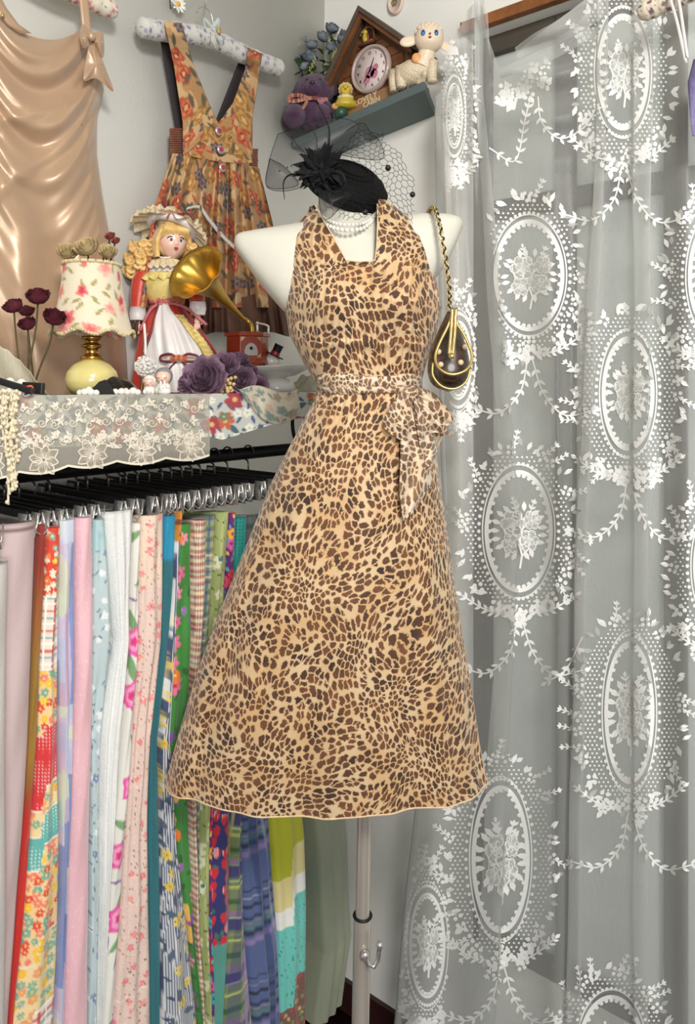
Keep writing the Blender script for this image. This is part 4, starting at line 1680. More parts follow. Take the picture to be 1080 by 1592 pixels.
medallion(822, 428, 52, 84, 78, 122, lo=([250, 500, 600], [752, 776, 792]))
medallion(968, 112, 38, 88, 72, 138, lo=None)
medallion(976, 612, 38, 86, 78, 130)
medallion(806, 826, 50, 92, 86, 128)
medallion(978, 1108, 36, 108, 82, 148)
medallion(778, 1336, 42, 112, 82, 158)
medallion(712, 560, 20, 60, 30, 100, lo=([300, 800], [698, 700]), hi=([300, 800], [735, 745]), swag=False)
medallion(706, 180, 12, 50, 30, 90, swag=False, lo=([0, 300], [682, 692]), hi=([0, 300], [735, 745]))
medallion(1112, 430, 40, 86, 74, 128, swag=False)
medallion(1120, 880, 40, 86, 74, 128, swag=False)
medallion(950, 1640, 50, 90, 86, 130, swag=False)
medallion(664, 1470, 26, 80, 38, 130, swag=False, hi=([1200, 1600], [712, 690]))
vine([(905, 990), (880, 1040), (850, 1060)], 2.2, 14, 12)
vine([(760, 230), (800, 250), (815, 190), (822, 160)], 2.2, 12, 12)
vine([(836, 150), (842, 190), (870, 215), (905, 200), (925, 170)], 2.2, 13, 12)
for q in range(26):
    x = rng.uniform(775, 850); y = 150 - (x - 775) * .5 + rng.uniform(-22, 25)
    flower4(x, y, rng.uniform(7, 11)); leaf(x, y, rng.uniform(0, 6), 14, 4)
ob = LB.build('embroidery', M_LACE, curt, origin=co, smooth=False); ob['kind'] = 'stuff'
ob = LF.build('pale_embroidery', M_LACE2, curt, origin=co, smooth=False); ob['kind'] = 'stuff'
print('lace verts', LB.n, LF.n)
# ================================================================== shelf board above the rail and its cloths
TZ = 1.5950
M_BOARD = mat('dark_board', (38, 34, 33), .5, var=.3, vscale=15)
mb = MB(); mb.box((-.855, -.150, TZ - .008), (.495, .150, .008))
brd = bevel(mb.build('shelf_board', M_BOARD, origin=(-.855, -.15, TZ), smooth=False), .002)
tag(brd, 'long dark board shelf above the clothes rail, edged with lace', 'shelf')


def vmap(yv, amp, ph):
    def f(px, py, j=0):
        k = max(0, (py - 612) / 120.0)
        y = yv - j - .004 * k - amp * k * (1 + math.sin(px / 17.0 + ph + .4 * math.sin(py / 40.0)))
        return at_y(px, py, y)
    return f


def ctop(px):
    return 600 + (CAM[2] - TZ - .002) / float(np.dot(at_y(px, 600, -.303) - CAM, FWD)) * FPX


def p_floral(u, v):
    c = flat(u, (196, 198, 190))
    c = leaves(c, u, v, .026, .014, .0055, 201, (66, 104, 112), .7)
    c = leaves(c, u + .03, v, .016, .009, .003, 203, (70, 92, 130), .6)
    c = flowers(c, u, v, .036, .0175, 205, [(178, 70, 62), (196, 100, 74), (170, 62, 74)], (226, 190, 120), 6, .62, depth=.45)
    c = flowers(c, u + .2, v, .022, .0075, 207, [(232, 232, 220), (110, 130, 100)], (190, 190, 150), 5, .5)
    return c


fm = vmap(-.3015, .0012, 1.0)
FB = [(-40, 700), (120, 694), (300, 676), (330, 680), (346, 684), (372, 676), (410, 664), (455, 652), (470, 650), (494, 642), (505, 640)]
nu, nv_ = 260, 60
G = np.zeros((nu, nv_, 3)); U = np.zeros((nu, nv_)); V = np.zeros((nu, nv_))
for i, px in enumerate(np.linspace(-40, 505, nu)):
    tp = ctop(px)
    bt = np.interp(px, *zip(*FB))
    for j, w in enumerate(np.linspace(0, 1, nv_)):
        G[i, j] = fm(px, tp + (bt - tp) * w)
        U[i, j] = px * .00105; V[i, j] = (bt - tp) * w * .00105
mb = MB(); mb.grid(G, col=p_floral(U, V))
fc = mb.build('floral_cloth', M_PRINT, origin=G[nu // 2, 0]); solid(fc, .0008, 1)
tag(fc, 'floral cloth with red and teal flowers hanging from the shelf edge under the lace', 'cloth')
# a second, folded pale corner of cloth
mb = MB()
nn = 40
G = np.zeros((nn, 24, 3)); U = np.zeros((nn, 24)); V = np.zeros((nn, 24))
for i in range(nn):
    s = i / (nn - 1)
    px = 372 + 90 * s
    t0 = 606 - 6 * math.sin(s * 6) - 3 * s; b0_ = 612 + 52 * math.sin(s * PI * .8) ** .8 - 6 * s
    for j in range(24):
        w = j / 23
        G[i, j] = at_y(px + 6 * w, t0 + (b0_ - t0) * w, -.3065 - .007 * math.sin(w * PI) - .003 * math.sin(s * 14 + w * 3))
        U[i, j] = s * .1; V[i, j] = w * .06


def p_pale(u, v):
    c = flat(u, (204, 194, 172))
    c = flowers(c, u, v, .020, .009, 211, [(160, 136, 110), (120, 140, 130), (190, 170, 150)], None, 5, .8)
    return leaves(c, u, v, .016, .007, .003, 212, (110, 130, 128), .6)


mb.grid(G, col=p_pale(U, V))
pc_ = mb.build('folded_cloth_corner', M_SATINP, origin=G[20, 0]); solid(pc_, .0008, 1)
tag(pc_, 'shiny beige printed cloth corner folded over the shelf edge beside the dress', 'cloth')

# lace valance
M_VOIL = sheer_mat('ivory_net', (216, 210, 196), .50, .3, weave=.1)
M_IVORY = mat('ivory_embroidery', (232, 224, 208), .8, var=.06, vscale=300)
val = thing('lace_valance', 'ivory lace valance with scalloped poinsettia border hanging from the shelf', 'lace', at_y(160, 616, -.305))
vo = tuple(val.location)
vm = vmap(-.3055, .0018, 0.0)


def vbot(px):
    base = np.interp(px, [-60, 20, 150, 250, 330], [752, 744, 728, 722, 714])
    return base + 7 * abs(math.sin((px - 30) * PI / 76.0)) - 8


G = np.array([[vm(px, ctop(px) - 0 + (vbot(px) - ctop(px)) * w) for w in np.linspace(0, 1, 40)] for px in np.linspace(-50, 326, 180)])
mb = MB(); mb.grid(G); mb.build('net', M_VOIL, val, origin=vo)
mb = MB()
G2 = np.array([[at_y(px, 600, y) * [1, 1, 0] + [0, 0, TZ + .0015] for y in (-.3045, -.27, -.22)] for px in np.linspace(-50, 326, 40)])
mb.grid(G2); mb.build('net_on_board', M_VOIL, val, origin=vo)
LBs, LFs = LB, LF
LB, LF = MB(), MB()
Clip.free = True
CURMAP[0] = lambda px, py, j: vm(px, py, .001 + j)
for k in range(6):
    x0 = 68 + 0 + (k - 1) * 76 + (-8 if k == 0 else 0); y0 = vbot(68 + (k - 1) * 76) - 22
    if x0 > 325:
        continue
    for q in range(8):
        a = q * PI / 4 + .2 * math.sin(k)
        l = 27 if q % 2 else 23
        ca, sa = math.cos(a), math.sin(a)
        outl = [(x0 + l * p * ca - w * sa, y0 + l * p * sa + w * ca) for p, w in [(0.1, 0), (.35, 5.5), (.6, 7), (.85, 3.5), (1, 0), (.85, -3.5), (.6, -7), (.35, -5.5), (.1, 0)]]
        poly(outl[:-1], LF)
        ribbon(outl, 2.0)
        ribbon([(x0 + 3 * ca, y0 + 3 * sa), (x0 + l * .6 * ca, y0 + l * .6 * sa)], 1.2)
pts = [(px, vbot(px) - 1.5) for px in np.linspace(-50, 325, 150)]
ribbon(pts, 3.4)
for row, yy in ((0, 628), (1, 650), (2, 676)):
    for k in range(15):
        x = -40 + k * 25 + (row % 2) * 12 + rng.uniform(-3, 3)
        y = yy + rng.uniform(-5, 5) + (4 if x < 100 else 0)
        if x > 318:
            continue
        flower4(x, y, 5.0, n=5)
        flower4(x + 8, y + 5, 3.4, n=5)
        r0 = 7
        sp = [(x - 10 + (r0 - t * 1.1) * math.cos(t * 1.5), y + 8 + (r0 - t * 1.1) * math.sin(t * 1.5)) for t in np.linspace(0, 5, 18)]
        ribbon(sp, 1.3)
        for q in range(4):
            leaf(x, y, rng.uniform(0, 6.28), 10, 2.0)
for k in range(60):
    x = rng.uniform(-40, 316); y = rng.uniform(672, 694)
    flower4(x, y, rng.uniform(3.5, 6), n=5)
    leaf(x, y, rng.uniform(0, 6), 9, 2)
ob = LB.build('embroidery', M_IVORY, val, origin=vo, smooth=False); ob['kind'] = 'stuff'
ob = LF.build('petal_fill', sheer_mat('ivory_petal', (214, 204, 188), .35, .2), val, origin=vo, smooth=False); ob['kind'] = 'stuff'
LB, LF = LBs, LFs
Clip.free = False

# bobble fringe at the far left
M_CORD = mat('cream_cord', (226, 214, 184), .85, var=.1, vscale=200, bump=.4, bscale=600)
fr = thing('bobble_fringe', 'cream bobble fringe tassel hanging at the left end of the shelf', 'tassel', at_y(14, 612, -.318))
fo = tuple(fr.location)
for k in range(9):
    mb = MB()
    x0 = rng.uniform(2, 24); Ln = rng.uniform(110, 178)
    pts = [at_y(x0 + (8 + (x0 - 12) * -.6) * t + 3 * math.sin(t * 9 + k), 610 + Ln * t, -.318 - .006 * math.sin(k + t * 3)) for t in np.linspace(0, 1, 26)]
    mb.tube(pts, .0016, 6)
    for p in pts[::2]:
        mb.ell(p + np.array([rng.uniform(-.004, .004), -.002, rng.uniform(-.003, .003)]), .0030, nu=8, nv=6)
    mb.build('strand', M_CORD, fr, origin=fo)

# ================================================================== helpers for things standing on the board


def tplace(px, yw, z=TZ):
    d = ray(px, 600)
    P = CAM + d * ((yw - CAM[1]) / d[1])
    D = float(np.dot(P - CAM, FWD))
    return np.array([P[0], P[1], z]), D / FPX, 600 + (CAM[2] - z) / D * FPX


def bloom(mb, c, r, axis=(0, -.3, 1), seed=0, layers=4, opn=1.0, col=None, crumple=0.0):
    rg = random.Random(seed)
    M = frame_to(axis)
    for k in range(layers):
        fr_ = (k + 1) / layers
        n = 3 + k
        for j in range(n):
            phi = j * 2 * PI / n + k * .9 + rg.uniform(-.15, .15)
            half = PI / n * 1.35
            S = np.linspace(-1, 1, 7)[:, None]; T = np.linspace(0, 1, 6)[None, :]
            rad = r * fr_ * (.12 + .88 * np.sin(np.minimum(T * 1.25, 1) * PI / 2) ** .8) * (1 - .12 * S ** 2) * (1 - .10 * (1 - opn) * T) + r * .18 * fr_ * T ** 4 * opn
            zz = r * (-.50 + .18 * (1 - fr_) + 1.30 * T ** 1.3 * (1 - .28 * fr_ * opn) - .28 * fr_ * T ** 5 * opn) - r * .30 * (S ** 2) * T * (.5 + .5 * fr_)
            rad = rad * (1 + crumple * np.sin(S * 7 + k + j + T * 5))
            an = phi + S * half * (.35 + .65 * np.sin(T * PI * .55))
            P = np.stack([rad * np.cos(an), rad * np.sin(an), zz + 0 * an], -1) @ M.T + np.asarray(c, float)
            mb.grid(P, col=col)


def leafblade(mb, base, d, l, w, up=(0, 0, 1), droop=.2, col=None):
    d = np.array(d, float); d /= np.linalg.norm(d)
    up = np.array(up, float)
    sd = np.cross(d, up); sd /= max(np.linalg.norm(sd), 1e-6)
    up = np.cross(sd, d)
    T = np.linspace(0, 1, 7); S = np.linspace(-1, 1, 5)
    P = np.zeros((7, 5, 3))
    for i, t in enumerate(T):
        ww = w * math.sin(min(1, t * 1.02 + .02) * PI) ** .8
        for j, s in enumerate(S):
            P[i, j] = np.asarray(base) + d * l * t + sd * ww * s + up * (abs(s) * ww * .3 - droop * l * t * t)
    mb.grid(P, col=col)


# ------------------------------------------------------------------ lamp
B, s, bp = tplace(143, -.16)
lamp = thing('table_lamp', 'small table lamp with a pink rose printed shade and a cream ball base', 'lamp', B, RZ)
M_CREAM = mat('cream_glaze', (228, 214, 140), .18, var=.05, coat=.7)
M_BRASS = mat('brass', (206, 164, 88), .25, metal=1.0, var=.2)
mb = MB(); mb.lathe([(0, 0), (22, 0), (30, 2), (38, 12), (40, 24), (37, 36), (28, 47), (15, 54), (8, 56), (0, 56)], 40); mb.build('ball_base', M_CREAM, lamp, scale=s)
mb = MB(); mb.lathe([(9, 54), (17, 55), (18, 59), (12, 61), (10, 65), (10, 72), (16, 74), (16, 77), (10, 80), (10, 84), (15, 86), (15, 91), (6, 92)], 28); mb.build('brass_neck', M_BRASS, lamp, scale=s)


def p_shade(u, v):
    c = flat(u, (226, 214, 188))
    c = leaves(c, u, v, .024, .010, .0038, 221, (162, 150, 90), .7)
    c = flowers(c, u, v, .034, .0145, 223, [(222, 110, 108), (232, 150, 136), (236, 176, 160)], (240, 190, 160), 5, .62, depth=.35)
    c = flowers(c, u, v, .034, .0080, 223, [(196, 60, 74), (214, 96, 96), (226, 140, 130)], None, 6, .62, depth=.5)
    return c


n = 96
a_ = np.linspace(0, 2 * PI, n, endpoint=False)
rows_ = np.linspace(0, 1, 44)
G = np.zeros((44, n, 3)); U = np.zeros((44, n)); V = np.zeros((44, n))
for i, t in enumerate(rows_):
    r = 42 + 20 * t ** 1.5
    zb = 92 + 4.0 * np.cos(a_ * 8) * 1
    z = 202 + (zb - 202) * t
    G[i] = np.stack([r * np.cos(a_), r * np.sin(a_), z], 1)
    U[i] = (a_) * 54 * s; V[i] = t * 110 * s
mb = MB(); mb.grid(G, cv=True, col=p_shade(U, V))
shd = mb.build('shade', paint_mat('shade_cloth', bump=.1), lamp, scale=s); solid(shd, .0008)
M_BRAID = mat('cream_braid', (222, 206, 160), .8, var=.2, vscale=400)
for row in (0, 43):
    mb = MB()
    for k in range(72):
        q = G[row, int(k / 72 * n)] * 1.01
        mb.ell(q * [1.01, 1.01, 1] + [0, 0, -2 if row == 0 else 2], 3.0, nu=7, nv=5)
    mb.build('beaded_trim', M_BRAID, lamp, scale=s)
# dried cream roses standing in the top of the shade
M_DRYC = mat('dried_cream_petal', (222, 198, 150), .8, var=.35, vscale=120, bump=.4, bscale=300)
M_DRYP = mat('dried_pink_petal', (176, 92, 84), .8, var=.35, vscale=120)
M_STEM = mat('dried_stem', (88, 76, 48), .8, var=.3)
for k, (px, py, r, mt, yo, lb) in enumerate([(112, 402, 14, M_DRYC, -18, 'dried cream rose at the left on top of the lampshade'), (143, 396, 16, M_DRYC, -22, 'largest dried cream rose in the middle on top of the lampshade'), (163, 391, 8, M_DRYC, 4, 'small dried cream rosebud behind the roses on the lampshade'),
                                         (172, 401, 12, M_DRYC, -12, 'dried cream rose at the right on top of the lampshade'), (170, 373, 7, M_DRYP, 4, 'tiny dried pink rosebud rising highest above the lampshade'), (180, 381, 6, M_DRYP, 0, 'tiny dried pink rosebud leaning right above the lampshade')]):
    t = thing('dried_rose', lb, 'flower', B + (RGT * (px - 143) * s + FWD * yo * s) + [0, 0, (bp - py + 6) * s], RZ, 'dried roses on the lampshade')
    mb = MB(); bloom(mb, (0, 0, 0), r * 1.15, (rng.uniform(-.4, .4), -.9, .8), k, 4, .6, crumple=.06); mb.build('flower_head', mt, t, scale=s)
    mb = MB(); mb.tube([(0, 0, 2), (-(px - 143) * .3, -yo * .5, -14 - (410 - py)), (-(px - 143) * .6, -yo * .8, -40 - (410 - py))], 1.3, 6); mb.build('stem', M_STEM, t, scale=s)

# ------------------------------------------------------------------ dried dark roses
M_DARK = mat('dried_dark_petal', (96, 26, 42), .75, var=.4, vscale=150, bump=.5, bscale=300)
for k, (px, py, r, ax, lb) in enumerate([(22, 470, 15, (-.3, -.5, 1), 'dried dark red rose farthest left at the lamp'), (60, 458, 17, (.1, -.5, 1), 'dried dark red rose standing tallest left of the lamp'), (44, 500, 13, (-.1, -.6, .8), 'dried dark red rosebud lowest in the bunch'),
                                 (84, 492, 16, (.4, -.5, .8), 'dried dark red rose touching the lampshade'), (42, 480, 12, (0, -.2, 1), 'dried dark red rose half hidden in the middle of the bunch')]):
    P0, s2, bp2 = tplace(px, -.20 + .015 * k)
    foot, _, _ = tplace(34 + 5 * k, -.19 + .012 * k)
    t = thing('dried_rose', lb, 'flower', foot, RZ, 'dried dark roses left of the lamp')
    hx = (px - 34 - 5 * k); hz = bp2 - py - r * .4
    mb = MB(); bloom(mb, (hx, -2, hz), r * 1.05, ax, k + 20, 5, .35, crumple=.08); mb.build('flower_head', M_DARK, t, scale=s2)
    mb = MB(); mb.tube(cr([(hx, -2, hz + 2), (hx * .8, 0, hz * .7), (hx * .35, 0, hz * .35), (0, 0, 0)], 6), 1.6, 6); mb.build('stem', M_STEM, t, scale=s2)
    mb = MB()
    for q in range(4):
        leafblade(mb, (hx * .9, -1, hz - 2), (math.cos(q * 1.6), math.sin(q * 1.6), -.3), 11, 2.5)
    mb.build('sepal', M_STEM, t, scale=s2)

# ------------------------------------------------------------------ porcelain doll
B, s, bp = tplace(265, -.078)
doll = thing('porcelain_doll', 'blonde porcelain doll in a red and white gown with a lace bonnet', 'doll', B, RZ)
M_SKIN = mat('porcelain_skin', (238, 196, 178), .35, var=.05, coat=.3)
M_HAIR = mat('golden_hair', (236, 200, 128), .4, var=.35, vscale=60, sheen=.3, rgb2=(208, 164, 92))
M_RED = mat('red_satin', (206, 62, 44), .38, var=.2, vscale=30, sheen=.3)
M_WSAT = mat('white_satin', (226, 220, 218), .35, var=.08, vscale=20, sheen=.3)
M_YEL = mat('yellow_organza', (228, 206, 128), .5, var=.2, vscale=60)
M_LACEC = mat('cream_lace', (226, 208, 172), .8, var=.25, vscale=200, bump=.5, bscale=500)
M_BURG = mat('burgundy_ribbon', (120, 42, 52), .45, var=.2)
M_PINKR = mat('dusty_pink_ribbon', (196, 112, 118), .4, var=.2)
M_PEACH = mat('peach_ribbon', (230, 158, 120), .5, var=.2)
SKR = [(140, -6, 23, 18), (130, -5, 28, 22), (115, -2, 38, 29), (95, 2, 48, 35), (70, 8, 58, 40), (40, 14, 68, 44), (0, 20, 78, 46)]


def skp(a, z, off=0.0):
    zs_ = [r[0] for r in SKR][::-1]
    cx = np.interp(z, zs_, [r[1] for r in SKR][::-1]); rx = np.interp(z, zs_, [r[2] for r in SKR][::-1]); ry = np.interp(z, zs_, [r[3] for r in SKR][::-1])
    k = 1 + .05 * math.sin(a * 11) * (1 - z / 150) + .03 * math.sin(a * 23 + 1)
    return np.array([cx + (rx * k + off) * math.cos(a), (ry * k + off) * math.sin(a), z])


mb = MB(); mb.grid([[skp(a, z) for a in np.linspace(0, 2 * PI, 90, endpoint=False)] for z in np.linspace(140, 0, 24)], cv=True)
mb.build('overskirt', M_RED, doll, scale=s)


def arng(z):
    return np.interp(z, [0, 60, 140], [1.24 * PI + .1, 1.30 * PI, 1.42 * PI]), np.interp(z, [0, 60, 100, 140], [1.80 * PI, 1.76 * PI, 1.70 * PI, 1.58 * PI])


mb = MB()
mb.grid([[skp(arng(z)[0] + (arng(z)[1] - arng(z)[0]) * t, z, 2.5 + 1.2 * math.sin(t * 16)) for t in np.linspace(0, 1, 40)] for z in np.linspace(141, 2, 30)])
mb.build('front_panel', M_WSAT, doll, scale=s)
mb = MB()
mb.grid([[skp(arng(z)[1] + .12 * PI * t, z, 4 + 2.5 * math.sin(z * .9) * math.sin(t * PI)) for t in np.linspace(0, 1, 8)] for z in np.linspace(120, 2, 90)])
mb.build('yellow_ruffle', M_YEL, doll, scale=s)
mb = MB()
mb.tube([skp(arng(z)[0], z, 3.5) for z in np.linspace(138, 2, 40)], 2.0, 6)
mb.build('burgundy_trim', M_BURG, doll, scale=s)
mb = MB()
mb.tube([skp(arng(z)[1] + .13 * PI, z, 4) for z in np.linspace(130, 30, 40)], 2.4, 6)
mb.build('burgundy_trim', M_BURG, doll, scale=s)
mb = MB()
for k in range(40):
    z = 90 - 2.2 * k
    mb.ell(skp(arng(max(z, 2))[0] - .05, max(z, 2), 5.5), 1.6, nu=6, nv=5)
mb.build('gold_chain', M_GOLD, doll, scale=s)
# bodice and shoulders
mb = MB()
G = []
for z, cx, rx, ry in [(136, -6, 22, 17), (150, -7, 22, 18), (165, -8, 26, 20), (180, -9, 31, 20), (192, -9, 33, 17), (202, -8, 22, 13), (207, -7, 11, 10)]:
    G.append([[cx + rx * math.cos(a), ry * math.sin(a), z] for a in np.linspace(0, 2 * PI, 30, endpoint=False)])
mb.grid(G, cv=True); mb.build('bodice', M_WSAT, doll, scale=s)
for r0, z0, mt, am in ((44, 178, M_YEL, 4), (33, 197, M_LACEC, 3.5)):
    mb = MB()
    G = []
    for t in np.linspace(0, 1, 7):
        rr = 14 + (r0 - 14) * t
        G.append([[-8 + rr * math.cos(a) * (1 + .02 * am * math.sin(a * 19) * t), rr * .75 * math.sin(a) * (1 + .02 * am * math.sin(a * 19) * t), z0 + 12 - 16 * t * t + am * .6 * math.sin(a * 19 + 1) * t] for a in np.linspace(0, 2 * PI, 110, endpoint=False)])
    mb.grid(G, cv=True); mb.build('ruffled_collar', mt, doll, scale=s)
mb = MB(); mb.grid([[(-8 + rr * math.cos(a), -3 + rr * .75 * math.sin(a), zz) for a in np.linspace(PI * 1.1, PI * 1.9, 30)] for rr, zz in ((34, 184), (36, 168), (30, 152), (24, 142))]); mb.build('yellow_front', M_YEL, doll, scale=s)
# sleeves, cuffs, hands with five fingers
for sd, pts in ((-1, [(-36, -4, 190), (-43, -8, 170), (-45, -14, 148), (-46, -18, 128)]), (1, [(20, -2, 190), (34, -6, 172), (42, -10, 152), (46, -18, 136)])):
    P = cr(pts, 6)
    mb = MB(); mb.tube(P, np.interp(np.linspace(0, 1, len(P)), [0, .3, .7, 1], [12, 15, 13, 11]), 16); mb.build('sleeve', M_RED, doll, scale=s)
    e = np.array(pts[-1], float)
    mb = MB(); mb.tube([e + [0, 0, 4], e + [0, 0, -6], e + [0, 0, -16]], [12, 13, 11], 16); mb.build('cuff', M_WSAT, doll, scale=s)
    mb = MB()
    w = e + [0, -1, -16]
    mb.tube([w + [0, 0, 4], w + [0, 0, -4]], [4, 4.4], 10)
    mb.ell(w + [0, -1, -9], (5.0, 3.4, 7.0), nu=12, nv=8)
    for k in range(4):
        fx = -3.4 + 2.2 * k
        L_ = (8, 9.5, 9, 7)[k]
        mb.tube(cr([w + [fx, -1, -13], w + [fx * 1.1, -3, -13 - L_ * .55], w + [fx * 1.1, -2, -13 - L_]], 4), [1.3] * 8 + [.8], 7)
    mb.tube(cr([w + [4 * 1, -1, -7], w + [7.5, -4, -11], w + [7, -5, -15]], 4), [1.5] * 8 + [.9], 7)
    mb.build('hand', M_SKIN, doll, scale=s)
# head
HM = rotm((0, 0, 1), .55) @ rotm((1, 0, 0), .06)
hc = np.array([3, -4, 235.0])
mb = MB(); mb.tube([(-5, 0, 200), (-2, -1, 216)], [9, 8.5], 14); mb.build('neck', M_SKIN, doll, scale=s)


def fdisp(P):
    x, y, z = P[..., 0], P[..., 1], P[..., 2]
    r = 1 + 0 * x
    fr_ = np.clip(-y, 0, 1)
    r = r + .16 * fr_ * np.exp(-((x / .11) ** 2 + ((z + .16) / .13) ** 2))      # nose
    r = r - .06 * fr_ * np.exp(-(((np.abs(x) - .36) / .16) ** 2 + ((z - .04) / .13) ** 2))   # eye hollows
    r = r + .05 * fr_ * np.exp(-(((np.abs(x) - .45) / .22) ** 2 + ((z + .34) / .22) ** 2))   # cheeks
    r = r + .05 * fr_ * np.exp(-((x / .2) ** 2 + ((z + .78) / .16) ** 2))       # chin
    r = r + .04 * fr_ * np.exp(-((x / .2) ** 2 + ((z + .45) / .08) ** 2))       # lips
    return r * (1 - .10 * np.clip(-z, 0, 1) * np.abs(x))


def hp(x, y, z):
    return hc + HM @ np.array([x * 22, y * 22, z * 27])


mb = MB(); mb.ell(hc, (22, 22, 27), HM, 64, 48, disp=fdisp); head = mb.build('head', M_SKIN, doll, scale=s)
M_EYEW = mat('eye_white', (240, 240, 240), .2, coat=.5)
M_IRIS = mat('grey_blue_iris', (60, 76, 96), .15, coat=.6)
M_LIP = mat('red_lips', (190, 50, 48), .3)
M_BROW = mat('brown_brow', (120, 78, 46), .6)
for sx in (-1, 1):
    mb = MB(); mb.ell(hp(sx * .36, -.86, .02), (4.4, 2.0, 2.5), HM, 14, 10); e = mb.build('eye', M_EYEW, head, scale=s)
    mb = MB(); mb.ell(hp(sx * .35, -.94, .02), (2.3, 1.3, 2.3), HM, 12, 8); mb.build('iris', M_IRIS, head, scale=s)
    mb = MB(); mb.tube([hp(sx * .36 + .24 * math.cos(a), -.93 + .05 * abs(math.cos(a)), .06 + .13 * math.sin(a)) for a in np.linspace(.2, PI - .2, 10)], .9, 5); mb.build('eyelashes', M_BLACK, head, scale=s)
    mb = MB(); mb.tube([hp(sx * (.18 + .4 * t), -.93 + .16 * t, .30 + .06 * math.sin(t * PI)) for t in np.linspace(0, 1, 8)], .7, 5); mb.build('eyebrow', M_BROW, head, scale=s)
    mb = MB(); mb.ell(hp(sx * .98, 0, -.05), (2.5, 4, 6), HM, 10, 8); mb.build('ear', M_SKIN, head, scale=s)
mb = MB(); mb.ell(hp(0, -.99, -.42), (3.6, 1.7, 1.2), HM, 12, 8); mb.ell(hp(0, -.97, -.49), (2.9, 1.7, 1.2), HM, 12, 8); mb.build('lips', M_LIP, head, scale=s)
# hair: cap, fringe, ringlets
mb = MB()
mb.ell(hp(0, .14, .12), (25, 25, 29), HM, 40, 24, disp=lambda P: 1 + .03 * np.sin(np.arctan2(P[..., 1], P[..., 0]) * 26) - .30 * np.clip(-P[..., 1] - .25, 0, 1) * np.clip(.75 - P[..., 2], 0, 1))
for k in range(16):
    t = k / 15 * 2 - 1
    mb.tube(cr([hp(t * .5, -.6, .95), hp(t * .8, -1.0, .62), hp(t * .98, -.92 + .35 * abs(t) ** 2, .36 - .25 * abs(t) ** 3)], 6), np.linspace(3.6, 1.4, 13), 7)
for sd in (-1, 1):
    for k in range(7):
        mb.tube(cr([hp(sd * .85, -.45 + .16 * k, .6), hp(sd * 1.12, -.42 + .16 * k, .1), hp(sd * (1.16 + .05 * (k % 2)), -.40 + .16 * k, -.5), hp(sd * 1.10, -.35 + .14 * k, -.95)], 6), 4.2, 7)
mb.build('hair', M_HAIR, doll, scale=s)
for k, (x, y, z, r) in enumerate([(-50, -8, 222, 11), (-38, -12, 226, 10), (-60, -4, 206, 11), (-44, -14, 208, 11), (-30, -14, 212, 9), (-56, -6, 190, 10), (-40, -14, 192, 9), (-66, 2, 190, 8), (-28, -10, 226, 9), (34, -2, 222, 8), (36, 0, 208, 8)]):
    mb = MB()
    for q in range(4):
        ox, oz = x + rng.uniform(-5, 5), z + rng.uniform(-7, 7)
        mb.tube([(ox + r * (.62 - .035 * t) * math.cos(t + q), y - 3 * q * .6 + .6 * t, oz + r * (.62 - .035 * t) * math.sin(t + q)) for t in np.linspace(0, 3.4 * PI, 40)], np.linspace(r * .34, r * .16, 40), 7)
    mb.build('ringlet', M_HAIR, doll, scale=s)
# bonnet: white satin roll, lace crown and frill
mb = MB()
HT = rotm((0, 1, 0), .22) @ rotm((1, 0, 0), -.45)
hh = hc + [0, 2, 24]
mb.ell(hh + HT @ np.array([0, 6, 6]), (27, 26, 16), HT, 30, 14)
mb.build('bonnet_crown', M_LACEC, doll, scale=s)
mb = MB()
mb.tube([hh + HT @ np.array([33 * math.cos(a), 26 * math.sin(a), -1]) for a in np.linspace(0, 2 * PI, 50, endpoint=False)], 6.5, 10, closed=True)
mb.build('bonnet_brim', M_WSAT, doll, scale=s)
for r0, r1, z0, am, mt in ((34, 56, -2, 6, M_LACEC), (26, 44, 8, 6, M_LACEC)):
    mb = MB(); G = []
    for t in np.linspace(0, 1, 8):
        G.append([hh + HT @ np.array([((r0 + (r1 - r0) * t) * math.cos(a) - (8 * t if math.cos(a) < 0 else -0)), ((r0 + (r1 - r0) * t) * .82 * math.sin(a)) + 5 * t, z0 + am * math.sin(a * 17 + 2 * math.sin(a * 3)) * t - 4 * t * t + (6 * t if z0 > 0 else 0)]) for a in np.linspace(0, 2 * PI, 140, endpoint=False)])
    mb.grid(G, cv=True); mb.build('bonnet_frill', mt, doll, scale=s)
mb = MB()
for k in range(3):
    bloom(mb, hh + HT @ np.array([-4 + 9 * k, -22, 8 + 3 * (k == 1)]), 6, (0, -1, .6), k, 3)
mb.build('bonnet_flowers', M_PEACH, doll, scale=s)
mb = MB()
mb.tube(cr([hh + HT @ np.array(q) for q in ((0, -24, 8), (-14, -26, 16), (-22, -24, 12))], 6), 1.8, 6)
mb.tube(cr([hh + HT @ np.array(q) for q in ((10, -24, 8), (24, -26, 12), (36, -22, 6))], 6), 1.8, 6)
mb.build('bonnet_ribbon', M_BURG, doll, scale=s)
mb = MB(); mb.tube([hh + HT @ np.array(q) for q in ((2, -27, 8), (1, -33, 0), (-1, -32, -10))], 2.4, 6, flat=.4); mb.build('pink_ribbon_end', M_PINKR, doll, scale=s)
